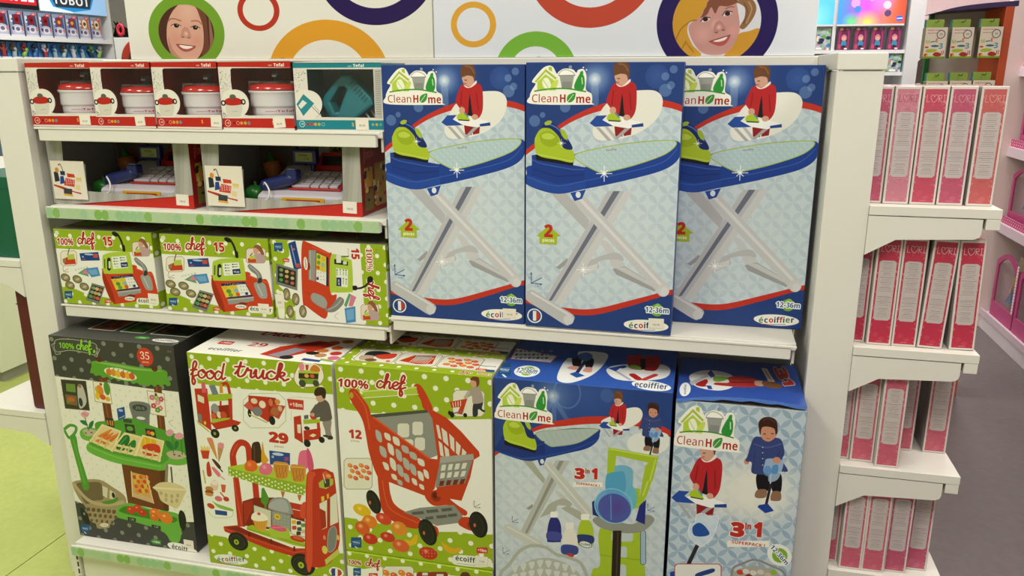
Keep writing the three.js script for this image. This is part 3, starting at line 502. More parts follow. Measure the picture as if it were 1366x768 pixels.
  // cleaning bottles
  const bottle = (x, y, w, h, body, cap, lab) => { a.sp([x - w * 0.22, y - h * 0.55, x + w * 0.22, y - h * 0.55, x + w * 0.5, y - h * 0.2, x + w * 0.5, y + h * 0.42, x + w * 0.3, y + h * 0.48, x - w * 0.35, y + h * 0.48, x - w * 0.5, y + h * 0.4, x - w * 0.45, y - h * 0.15], body); a.rr(x - w * 0.26, y - h * 0.8, x + w * 0.26, y - h * 0.55, 6, cap); a.sp([x - w * 0.46, y + h * 0.05, x + w * 0.46, y + h * 0.1, x + w * 0.46, y + h * 0.4, x - w * 0.46, y + h * 0.38], lab); };
  bottle(462, 455, 96, 165, '#2c2f74', '#eeeee6', '#454c94'); bottle(678, 475, 112, 170, '#a9c22f', '#ecece2', '#2e3d6e'); bottle(570, 545, 108, 185, '#e3ded2', '#e8e4da', '#3b4a8a'); a.el(680, 550, 44, 22, '#dfe7d4', 0.1, '#23325f', 4).tx('CLEAN', 680, 550, 22, '#23325f', { b: 1 }).el(575, 625, 26, 14, '#b8383a');
  // grey laundry basket
  a.sp([90, 760, 150, 690, 220, 600, 300, 560, 400, 570, 480, 620, 560, 640, 660, 700, 640, 860, 100, 900], null, '#aeb1a2', 24); a.sp([120, 780, 300, 660, 480, 655, 640, 760, 600, 900, 140, 900], '#b2b5a8');
  for (let r = 0; r < 3; r++) for (let i = 0; i < 8; i++) a.sp([170 + i * 58, 660 + r * 60 + Math.abs(i - 3.5) * 12, 212 + i * 58, 658 + r * 60 + Math.abs(i - 3.2) * 12, 192 + i * 58, 706 + r * 60 + Math.abs(i - 3.5) * 12], '#cfd3ce');
  axes(a, 172, 395, 40, '#3f4f85'); axes(a, 108, 612, 40, '#3f4f85'); axes(a, 1112, 315, 44, '#3f4f85');
  threeInOne(a, 690, 62, 80); superpack(a, 696, 136, 205);
  // the big board and iron again
  a.at(75, 465, 671, 577, 0.19); a.v(650, 495, 0.1903);
  a.sp([345, 440, 560, 402, 770, 402, 788, 440, 770, 490, 700, 540, 560, 575, 400, 610, 260, 626, 50, 555, 60, 530], '#1d3a86').sp([340, 435, 480, 412, 760, 402, 745, 440, 640, 500, 500, 525, 430, 520], '#aab9b4', '#8fa040', 4);
  for (let i = 0; i < 9; i++) a.ln([390 + i * 42, 428 - i * 2, 440 + i * 38, 518 - i * 10], 'rgba(140,158,160,.7)', 3);
  a.po([110, 440, 150, 470, 340, 488, 400, 490, 405, 580, 250, 605, 50, 545], '#1b3178').ln([115, 480, 350, 520, 400, 505], '#36529c', 4).po([350, 615, 415, 605, 395, 655, 368, 662], '#24408b').el(384, 632, 14, 17, '#d5dcdc').ln([60, 560, 260, 612, 560, 560, 770, 480], '#3a58a4', 4, true);
  a.at(75, 465, 671, 572, 0.212); bigIron(a); a.at(50, 55, 661, 509, 0.228); cleanHome(a);
}
const narrowArt = new Art(640, 1400, fq(-0.036, 0.252, 0.18, 0.81, 0.08), '#bccbd6');
{
  const a = narrowArt; a.petals(104, 'rgba(122,152,178,.62)', 'rgba(130,158,182,.55)');
  a.v(890, 475, SP);
  a.soft(560, 860, 340, 'rgba(226,226,216,1)', 'rgba(226,226,216,0)').soft(300, 920, 260, 'rgba(226,226,216,1)', 'rgba(226,226,216,0)').soft(700, 930, 260, 'rgba(230,230,220,1)', 'rgba(226,226,216,0)').soft(560, 960, 220, 'rgba(228,228,218,1)', 'rgba(226,226,216,0)');
  a.at(545, 75, 945, 590, 0.262); kidIroning(a);
  a.v(890, 475, SP); vac(a);
  a.at(50, 55, 903, 537, 0.257); cleanHome(a);
  a.v(890, 618, SP);
  // stick vacuum
  a.ln([205, 560, 120, 740], '#2b2a30', 26).po([20, 740, 60, 730, 140, 760, 110, 800, 20, 790], '#1f3f94'); a.g.globalAlpha = 0.8; a.sp([200, 350, 230, 335, 270, 345, 290, 360, 345, 350, 350, 390, 310, 500, 240, 560, 180, 530, 145, 470, 160, 410, 190, 400], '#cfdde8', '#e8eef2', 5); a.g.globalAlpha = 1; a.sp([175, 430, 215, 400, 255, 420, 290, 470, 270, 490, 215, 495, 180, 480], '#23509c');
  a.rr(52, 684, 370, 1000, 16, '#e4e4dc', '#b23a33', 6).sp([200, 750, 310, 715, 318, 740, 210, 772], '#24407f');
  threeInOne(a, 550, 448, 108); superpack(a, 556, 545, 290);
  a.el(770, 622, 86, 72, '#e9ece2', 0.4); a.el(772, 625, 52, 50, '#7dab3a'); a.tx('12-36m', 770, 622, 44, '#23497f', { b: 1, st: '#eef2ea', sw: 10, rot: 0.75, w: 165 });
  a.sp([450, 720, 520, 680, 600, 655, 700, 690, 800, 745, 780, 820, 480, 820], null, '#8d8b84', 16).sp([460, 740, 600, 695, 760, 745, 740, 820, 480, 820], '#a9a79c'); for (const [x, y, c] of [[500, 740, '#c8402f'], [540, 735, '#d8d5cc'], [590, 745, '#d8d0c4'], [640, 740, '#cfcabd'], [730, 740, '#8fb53a'], [690, 760, '#c9b9a0'], [560, 770, '#7a3a30']]) a.el(x, y, 24, 18, c);
}
// ---------------------------------------------------------------- dark market stall carton
const darkArt = new Art(860, 1370, fq(-1.785, -1.381, 0.18, 0.822, 0.052), '#e4e2d6');
{
  const a = darkArt; a.v(60, 430, 0.2214);
  a.g.globalAlpha = 0.25; a.dots(70, 7, '#a9a896'); a.g.globalAlpha = 1;
  const hdr = [-40, -80, 1200, -80, 1000, 440, 815, 418, 620, 395, 300, 350, 60, 320, -40, 310];
  a.clip(hdr, false, () => { a.g.fillStyle = '#3f4038'; a.g.fillRect(0, 0, a.W, a.H); a.dots(122, 15, '#7e8175', 20, 24); });
  a.v(60, 590, 0.2214); const ftr = [100, 335, 180, 352, 260, 380, 700, 480, 950, 480, 1000, 800, 100, 800];
  a.clip(ftr, false, () => { a.g.fillStyle = '#3e403b'; a.g.fillRect(0, 0, a.W, a.H); a.dots(122, 15, '#7e8175', 20, 24); });
  a.v(60, 430, 0.2214);
  a.sp([62, 105, 150, 98, 240, 112, 306, 130, 304, 190, 240, 178, 150, 165, 66, 172], '#47483e', '#b9bca6', 3).ln([62, 120, 38, 130, 52, 160, 66, 190, 92, 186, 90, 172], '#b9bca6', 3).ln([306, 150, 330, 160, 318, 185, 312, 205, 296, 196], '#b9bca6', 3);
  a.tx('100%', 128, 138, 46, '#8cc63f', { b: 1, w: 95, rot: 0.02, sk: 0.1, st: '#2c3a22', sw: 6 }); a.script('chef', 188, 158, 27, '#8cc63f', '#2c3a22', { w: 0.26, ow: 0.2 }); a.el(296, 172, 7, 10, '#8cc63f', 0.4);
  a.el(603, 205, 47, 52, '#c23a26').tx('35', 601, 197, 58, '#f3ead8', { f: 'serif', w: 58 }).tx('pieces', 606, 235, 15, '#f0d8c0', { w: 40 }).tx('0-6', 750, 172, 16, '#8a8c80');
  // stall: posts, awning
  const br = '#6b3a1e';
  a.po([322, 325, 374, 335, 412, 610, 362, 600], br).ln([340, 340, 385, 600], '#8a5230', 8).po([655, 375, 702, 385, 730, 668, 684, 660], br).ln([672, 385, 702, 660], '#8a5230', 8);
  a.sp([290, 230, 420, 240, 560, 265, 720, 285, 740, 330, 758, 370, 740, 382, 720, 370, 700, 384, 680, 372, 660, 385, 640, 372, 618, 383, 598, 368, 575, 376, 555, 362, 530, 368, 510, 352, 488, 360, 465, 345, 440, 352, 420, 335, 395, 342, 375, 326, 350, 332, 330, 316, 305, 320, 290, 305, 272, 300, 280, 260], '#5c9a2c').sp([300, 235, 420, 248, 560, 273, 712, 292, 560, 285, 420, 262], '#86b45a');
  a.el(454, 308, 96, 31, '#e4dfc4', 0.13); for (const [x, y, c] of [[385, 296, '#c9742c'], [412, 300, '#cf8a2c'], [440, 308, '#d9b12c'], [470, 312, '#cf6a2c'], [498, 318, '#d9a72c'], [524, 322, '#c75a2c']]) a.el(x, y, 17, 20, c).ln([x, y - 20, x + 4, y - 28], '#4f7a2c', 4);
  a.el(325, 220, 18, 16, '#5a2a1c').el(660, 276, 18, 16, '#5a2a1c');
  // insets
  a.po([95, 342, 245, 352, 268, 528, 122, 515], '#3a372c', '#57544a', 4).po([125, 365, 180, 370, 185, 420, 128, 412], '#6d8a3c').po([120, 430, 190, 440, 195, 500, 130, 490], '#77603a').sp([195, 385, 225, 380, 250, 470, 230, 510, 205, 505], '#b9b6a8').el(208, 380, 10, 12, '#9a7050').el(155, 462, 24, 14, '#b8632c').el(140, 475, 10, 8, '#5c8a2c').el(215, 478, 12, 26, '#2f3440');
  a.po([288, 352, 386, 360, 404, 490, 302, 474], '#e6e0c6', '#7d7a62', 3).el(330, 410, 22, 34, '#d9802c').el(372, 395, 18, 40, '#4f8a2c').el(348, 448, 18, 16, '#c9562c').el(316, 440, 14, 22, '#d9b62c').el(378, 460, 15, 13, '#d6a92c').el(310, 400, 10, 16, '#c9a72c').el(336, 370, 8, 8, '#8a4a2c');
  a.po([614, 408, 718, 428, 730, 565, 636, 548], '#e6e0cc', '#7d7a62', 3); for (const [x, y, c] of [[645, 450, '#c96a86'], [700, 460, '#b94a66'], [680, 480, '#d690a0'], [655, 500, '#b9445f'], [695, 515, '#cf7a90'], [670, 450, '#8fae5a'], [680, 525, '#5c8a3c']]) { for (let q = 0; q < 5; q++) a.el(x + 9 * Math.cos(q * 1.256), y + 9 * Math.sin(q * 1.256), 8, 8, c); a.el(x, y, 4, 4, '#e8d8a0'); }
  a.el(668, 432, 7, 9, '#5a3022');
  a.po([432, 518, 478, 506, 486, 570, 442, 590], '#1f4a8c').el(456, 528, 14, 8, '#9db4d6').ln([448, 575, 480, 560], '#c9d4e4', 3);
  // scale
  a.sp([508, 490, 540, 474, 600, 480, 634, 500, 630, 560, 620, 640, 545, 620, 525, 560], '#6f726c', '#8a8d86', 3).sp([530, 500, 570, 492, 612, 508, 608, 530, 560, 532, 532, 520], '#3d413e').tx('25:5', 572, 515, 20, '#9fb0a4', { w: 55 }).el(578, 575, 26, 9, '#d8dad2');
  // counter
  const gr = '#4f9430', gl = '#66aa3e';
  a.sp([310, 600, 420, 590, 520, 575, 640, 620, 850, 700, 860, 790, 700, 860, 420, 800, 270, 740, 300, 650], gr);
  a.sp([210, 655, 250, 630, 320, 645, 330, 690, 290, 715, 225, 700], gl).sp([228, 650, 260, 640, 308, 652, 300, 676, 250, 682], '#b9ab94').el(245, 665, 7, 5, '#6a5a48').el(280, 662, 7, 5, '#6a5a48');
  a.ln([240, 570, 262, 650], '#2f7a3a', 6, true).sp([210, 590, 240, 590, 258, 620, 230, 612], '#2a7036').sp([262, 640, 268, 605, 292, 590, 286, 625], '#2a7036').sp([215, 548, 240, 533, 266, 550, 250, 570, 228, 568], '#d69aa6').ln([225, 545, 255, 560], '#bf7a8a', 5);
  a.po([366, 570, 412, 578, 420, 632, 376, 622], '#33342b').po([478, 608, 538, 616, 546, 670, 488, 660], '#33342b').po([602, 636, 662, 644, 672, 694, 612, 684], '#33342b').ln([376, 590, 380, 612], '#d9802c', 8).ln([392, 592, 396, 616], '#d9802c', 8).ln([406, 594, 408, 618], '#d9802c', 8).el(512, 638, 20, 14, '#5c9a3c').el(625, 662, 12, 12, '#d9532c').el(648, 668, 12, 12, '#d9b12c').po([468, 574, 525, 586, 522, 606, 474, 600], '#3a4a3a');
  const crate = (p, f) => { a.po(p, '#d9c58e'); f(); const [x0, y0, x1, y1, x2, y2, x3, y3] = p; const L = (t, u) => [x0 + (x1 - x0) * t + ((x3 - x0) * (1 - t) + (x2 - x1) * t) * u, y0 + (y1 - y0) * t + ((y3 - y0) * (1 - t) + (y2 - y1) * t) * u]; for (const u of [0.68, 0.95]) a.ln([...L(0, u), ...L(1, u)], '#dfcd98', 15); for (const t of [0.03, 0.35, 0.66, 0.97]) a.ln([...L(t, 0.6), ...L(t, 1)], '#cdb880', 11); a.ln([x0, y0, x1, y1, x2, y2], '#e4d4a4', 9).ln([x0, y0, x3, y3], '#e4d4a4', 9); };
  crate([345, 615, 455, 655, 405, 775, 272, 715], () => { for (const [x, y] of [[330, 712], [360, 700], [385, 715], [350, 680], [400, 700]]) a.sp([x - 40, y + 12, x - 10, y - 10, x + 50, y - 38, x + 42, y - 22, x, y + 18], '#cf6a28').ln([x - 20, y + 4, x + 40, y - 28], '#e08a44', 4); });
  crate([480, 665, 580, 690, 540, 800, 400, 770], () => { a.sp([430, 745, 470, 685, 505, 680, 508, 720, 470, 775, 440, 775], '#1f6a2c').sp([490, 760, 520, 715, 545, 710, 545, 750, 510, 785], '#237a32').ln([445, 740, 490, 690], '#4a9a52', 6, true); });
  crate([590, 680, 715, 715, 690, 835, 550, 800], () => { a.sp([575, 720, 610, 685, 660, 695, 668, 730, 620, 745, 580, 750], '#d9ac22').ln([600, 700, 606, 735], '#e8c850', 5).ln([635, 698, 640, 735], '#e8c850', 5).sp([590, 745, 640, 728, 690, 745, 685, 800, 600, 795], '#c43a22').ln([625, 740, 630, 790], '#a82c18', 5); });
  a.v(60, 590, 0.2214);
  a.sp([258, 5, 300, 25, 420, 70, 560, 100, 690, 130, 735, 110, 760, 80, 860, 90, 862, 125, 800, 138, 730, 130, 725, 165, 690, 176, 560, 150, 400, 115, 262, 55], gl).ln([262, 20, 420, 85, 560, 118, 700, 145], '#86c05c', 5, true);
  a.sp([735, 60, 790, 48, 840, 65, 835, 95, 780, 100, 745, 85], '#b9ab94').el(780, 72, 7, 5, '#5a4a3c').el(810, 80, 7, 5, '#5a4a3c').ln([768, -40, 775, 60], '#2f7a3a', 6).ln([820, -30, 828, 70], '#2f7a3a', 6).sp([725, -10, 760, 0, 772, 45, 740, 30], '#2a7036').sp([780, 40, 785, -5, 805, -5, 800, 30], '#2a7036');
  a.v(60, 430, 0.2214).sp([728, 660, 750, 642, 776, 655, 765, 680, 740, 682], '#d69aa6').sp([780, 680, 808, 662, 836, 678, 822, 702, 790, 700], '#d69aa6').ln([770, 585, 750, 600, 770, 625], '#b0aa98', 3, true); a.v(60, 590, 0.2214);
  // body below, shelf, fruit
  a.po([462, 130, 690, 170, 745, 418, 500, 365], '#6a3a1c').po([690, 170, 735, 165, 748, 410, 720, 415], '#55301a').po([522, 178, 612, 200, 655, 368, 528, 325], '#c9a05c'); for (let i = 0; i < 22; i++) a.el(540 + (i % 5) * 19 + Math.floor(i / 5) * 5, 208 + Math.floor(i / 5) * 28, 12, 12, ['#c4452a', '#d9b02a', '#c95a2a', '#d98a2a'][i % 4]);
  a.po([524, 300, 640, 335, 655, 368, 526, 326], '#c9a880').ln([520, 175, 528, 325], '#dcc49a', 7).ln([612, 200, 655, 366], '#dcc49a', 7);
  a.sp([400, 400, 500, 365, 640, 400, 800, 430, 822, 500, 812, 595, 760, 598, 735, 560, 690, 525, 560, 485, 420, 445], gl).sp([450, 405, 520, 385, 780, 450, 760, 485, 600, 455, 470, 425], '#3f7a24');
  for (const [x, y, r, c] of [[518, 408, 26, '#c43a22'], [560, 400, 28, '#c43a22'], [590, 425, 24, '#bb331e'], [665, 428, 36, '#d9752a'], [730, 455, 40, '#d9752a'], [660, 450, 28, '#cf6a24']]) { a.el(x, y, r, r * 0.9, c); a.el(x - r * 0.3, y - r * 0.3, r * 0.25, r * 0.18, 'rgba(255,225,190,.5)'); }
  a.po([498, 448, 548, 458, 548, 480, 500, 470], '#2a2e26').po([642, 494, 698, 506, 698, 526, 644, 514], '#2a2e26').tx('1,50', 523, 464, 15, '#d8d8c8').tx('1,20', 670, 510, 15, '#d8d8c8');
  a.sp([815, 410, 840, 425, 852, 480, 840, 530, 818, 515, 805, 450], '#1b1c18').sp([212, 395, 240, 410, 270, 470, 260, 500, 225, 460], '#20211c').el(236, 430, 7, 9, '#8a8c80');
  // white basket on the side
  a.ln([735, 140, 730, 268], '#8c7f66', 18).ln([760, 150, 768, 240], '#5a4f3c', 10).sp([655, 270, 700, 240, 780, 245, 848, 280, 840, 320, 800, 395, 760, 385, 700, 350, 680, 300], '#d2c294').ln([655, 272, 740, 278, 845, 285], '#e2d4ac', 12, true); for (const [x, y] of [[700, 305], [730, 318], [765, 325], [800, 320], [730, 345], [765, 355], [795, 350]]) a.el(x, y, 9, 13, '#b3a27a', 0.2);
  // wheeled basket with its long handle
  const tan = '#9d8b68';
  a.sp([166, 245, 230, 225, 330, 225, 410, 270, 478, 320, 488, 370, 440, 385, 430, 450, 395, 490, 385, 515, 320, 518, 305, 490, 270, 470, 250, 400, 200, 330], tan).sp([190, 250, 250, 240, 325, 240, 345, 270, 350, 340, 300, 350, 250, 370, 215, 320], '#6d5e44').ln([170, 248, 240, 330, 300, 365, 380, 375, 470, 360], '#b3a27e', 22, true);
  a.po([345, 260, 378, 275, 374, 335, 348, 320], '#cfc8b0').po([390, 285, 425, 305, 420, 345, 388, 338], '#cfc8b0').el(412, 318, 10, 18, '#22221e').sp([340, 360, 400, 345, 440, 330, 430, 358, 380, 372], '#4f8a30');
  for (let r = 0; r < 3; r++) for (let i = 0; i < 6; i++) if (!(r === 2 && i > 4)) a.rr(250 + i * 31 + r * 12, 392 + r * 34 + i * 3, 272 + i * 31 + r * 8, 414 + r * 32 + i * 3, 4, ['#5b5138', '#6a4a30', '#57523c'][(i + r) % 3]);
  a.el(357, 498, 28, 12, '#ded8c4', -0.2).tx('ecoiffier', 357, 498, 10, '#5a5646', { w: 38 });
  a.v(60, 430, 0.2214).ln([118, 640, 150, 618, 185, 628, 182, 660, 155, 690, 140, 690, 120, 655], gr, 17, true); a.v(60, 590, 0.2214); a.sp([150, -35, 185, -40, 205, 60, 240, 170, 265, 270, 232, 282, 205, 180, 175, 70], gr).ln([170, -20, 195, 80, 240, 250], '#68aa44', 6, true);
  france(a, 242, 520, 26);
  a.po([634, 596, 650, 580, 700, 592, 700, 618, 652, 612], '#3f8a34').tx('+18m', 670, 600, 18, '#e8f0d8', { b: 1, w: 46 });
  a.el(830, 642, 92, 32, '#eceadd', 0.16).tx('écoiff', 812, 636, 44, '#253a3a', { b: 1, rot: 0.08, w: 98 }).ln([770, 655, 850, 668], '#b0423a', 3);
}
// ---------------------------------------------------------------- food truck carton
const GREEN = '#93ac1f', CREAM = '#e8e7de', DOT = '#e9ead2';
const truckArt = new Art(880, 1340, fq(-1.3175, -0.899, 0.18, 0.82, 0.085), CREAM);
function truck(a) { // in the lower crop of the carton
  const red = '#b5301f', dk = '#8e2316', rl = '#cc4a30';
  a.v(240, 610, 0.2057);
  a.v(240, 465, 0.2018).ln([355, 780, 350, 700, 375, 640, 410, 620, 450, 650, 462, 760], red, 42, true).ln([350, 770, 348, 690, 380, 632], rl, 8, true);
  a.sp([475, 640, 500, 615, 530, 630, 538, 745, 480, 742], '#3b241c').ln([490, 640, 494, 735], '#5f4234', 7).sp([545, 615, 560, 690, 585, 740, 540, 752], '#d29a24').po([590, 672, 728, 690, 728, 770, 596, 765], '#23458a').el(648, 697, 38, 10, '#b9c9de').rr(690, 715, 720, 742, 2, '#8f4a78').rr(606, 706, 622, 722, 2, '#9fb0b8').sp([790, 690, 830, 670, 850, 680, 850, 780, 785, 800], '#d9688a').sp([840, 660, 870, 700, 885, 790, 850, 800], '#cc4f78');
  a.v(240, 610, 0.2057);
  a.po([330, -10, 362, -10, 425, 450, 375, 448], red).ln([350, 140, 400, 440], rl, 8).po([465, 130, 505, 150, 520, 300, 480, 290], red).po([405, 285, 480, 262, 610, 260, 810, 320, 810, 470, 600, 470, 410, 440], '#7d2016').po([410, 290, 470, 275, 475, 330, 420, 440], '#a12c1c').po([690, 285, 810, 310, 810, 400, 740, 390], red).ln([730, 335, 800, 350], '#e0d8c8', 5);
  a.sp([780, 330, 800, 292, 820, 300, 820, 390, 785, 388], rl);
  a.po([530, 200, 545, 196, 580, 270, 560, 320, 525, 290], '#4f8a2c').ln([555, 300, 555, 330], '#4f8a2c', 14).sp([572, 320, 590, 275, 640, 258, 700, 275, 728, 340, 722, 370, 590, 340], '#8d9190').sp([580, 325, 600, 285, 645, 270, 690, 285, 700, 355], '#a5a9a8');
  a.po([478, 308, 592, 345, 592, 455, 482, 440], '#cfcab8', '#6b6350', 4).po([595, 345, 720, 375, 720, 480, 598, 460], '#8e9288', '#6b6f66', 2); for (let i = 0; i < 5; i++) a.ln([600, 365 + i * 22, 718, 392 + i * 20], '#a5a99e', 2).ln([615 + i * 22, 350, 615 + i * 22, 465], '#a5a99e', 2); a.el(632, 385, 22, 20, '#d9b63a').tx('5€', 632, 386, 20, '#7a4a1c', { b: 1 });
  a.po([718, 390, 822, 420, 822, 520, 720, 495], '#e4ded0', '#5a4a3a', 3); for (const [x, y, c] of [[740, 420, '#d9a92c'], [772, 425, '#3a3a36'], [800, 440, '#6a8a4c'], [742, 456, '#b9442c'], [775, 465, '#2f5c3c'], [770, 492, '#4a2a20'], [802, 480, '#c9b49a']]) a.rr(x - 14, y - 12, x + 14, y + 12, 3, c);
  a.po([434, 448, 470, 438, 825, 555, 822, 584, 740, 570, 436, 470], '#9db52e').ln([436, 462, 824, 578], '#7f981f', 6);
  a.sp([465, 380, 490, 362, 540, 370, 568, 395, 552, 470, 500, 462], '#d49a3c'); for (let i = 0; i < 5; i++) a.ln([482 + i * 17, 405, 488 + i * 14, 460], '#b97f28', 3); a.sp([462, 392, 475, 362, 515, 355, 560, 378, 570, 405, 520, 415, 475, 408], '#ece3d4').el(512, 366, 12, 10, '#c05a4a');
  a.sp([578, 470, 600, 448, 690, 455, 712, 490, 705, 525, 600, 515], '#a4bd3c').el(640, 460, 55, 20, '#d65a7e', 0.08).ln([600, 456, 680, 452], '#e88aa4', 4, true); a.el(765, 528, 50, 20, '#b5341f', 0.1).el(765, 524, 34, 11, '#c95a34', 0.1);
  a.po([282, 448, 370, 440, 440, 475, 740, 590, 825, 590, 825, 640, 740, 645, 560, 590, 290, 480], red).po([300, 455, 370, 448, 440, 478, 735, 592, 620, 570], '#7d2016').ln([285, 460, 560, 560, 740, 618, 822, 605], rl, 6); for (const [x, y] of [[450, 488], [592, 535], [742, 582]]) a.ln([x, y, x, y + 22], '#5a140c', 12);
  // wheels
  for (const [x, y, rx, ry] of [[378, 545, 68, 62], [798, 695, 80, 74]]) { a.el(x, y, rx, ry, '#1a1a17', 0.3); a.el(x - 6, y + 2, rx * 0.72, ry * 0.72, '#23231f', 0.3, '#3a3a34', 4); a.el(x - 12, y + 4, rx * 0.25, ry * 0.3, '#9db52e').el(x - 12, y + 4, 6, 8, '#33331f'); }
  // counter with dots
  const ct = [310, 60, 420, 42, 640, 70, 830, 110, 830, 180, 810, 245, 620, 210, 315, 112];
  a.po(ct, '#a9c03a'); const fr = [312, 68, 500, 110, 815, 180, 812, 246, 620, 208, 316, 116]; a.po(fr, '#8aa824'); for (let i = 0; i < 24; i++) for (let r = 0; r < 2; r++) a.el(325 + i * 21, 84 + i * 5.1 + r * 26 + (i % 2) * 10, 6, 6, '#e6eccb');
  a.sp([422, 40, 450, 18, 490, 28, 502, 70, 470, 92, 425, 80], '#d9622a').soft(450, 45, 20, 'rgba(240,170,120,.7)', 'rgba(240,170,120,0)').sp([516, 65, 545, 36, 590, 48, 598, 95, 560, 115, 520, 100], '#d96a86').soft(548, 62, 20, 'rgba(245,190,200,.7)', 'rgba(245,190,200,0)');
  for (const x of [655, 765]) { const o = x - 655, y0 = o * 0.18; a.sp([x - 48, 35 + y0, x, 28 + y0, x + 50, 45 + y0, x + 40, 128 + y0, x, 138 + y0, x - 30, 128 + y0], '#c98a3a'); for (let i = 0; i < 4; i++) a.ln([x - 40 + i * 22, 45 + y0, x - 20 + i * 20, 128 + y0], '#a86c24', 4).ln([x + 40 - i * 22, 48 + y0, x + 10 - i * 12, 130 + y0], '#a86c24', 4); a.ln([x - 48, 40 + y0, x + 48, 48 + y0], '#dba85c', 7); }
  for (const [x, y] of [[668, 218], [776, 240]]) a.po([x - 14, y, x + 14, y + 5, x + 2, y + 42, x - 4, y + 40], '#b56a30');
  // cab
  a.sp([822, 130, 850, 85, 920, 72, 975, 90, 1005, 140, 1035, 460, 1030, 580, 980, 680, 900, 715, 820, 690, 812, 600, 815, 350], red).sp([828, 140, 860, 95, 880, 110, 860, 200, 858, 680, 822, 688], rl).po([905, 300, 955, 275, 1015, 230, 1028, 420, 920, 470], '#d8d6c4').po([905, 330, 945, 350, 950, 450, 918, 470], '#a12c1c').po([955, 275, 975, 262, 975, 445, 955, 455], '#a12c1c');
  a.sp([958, 540, 970, 470, 1005, 448, 1018, 500, 1005, 590, 965, 612], '#7a7d7a', '#a8aaa4', 4).el(940, 600, 18, 28, '#d2c25a').el(938, 520, 9, 16, '#d9826a').el(1026, 520, 9, 18, '#d2b24a').po([916, 255, 935, 250, 938, 280, 920, 288], '#d9c23a').po([952, 240, 966, 232, 968, 262, 955, 270], '#d9a92c').po([940, 665, 1030, 590, 1036, 625, 948, 700], '#b9bd5a');
  a.po([900, 165, 945, 130, 995, 140, 995, 175, 950, 205, 905, 195], '#9fb34a').sp([925, 105, 950, 90, 970, 120, 955, 170, 935, 150], '#cf5a3a').po([932, 140, 972, 140, 972, 190, 938, 195], '#4a3a2a').el(965, 120, 16, 12, '#d9a24a').ln([930, 110, 945, 165], '#e8d8c0', 5);
}
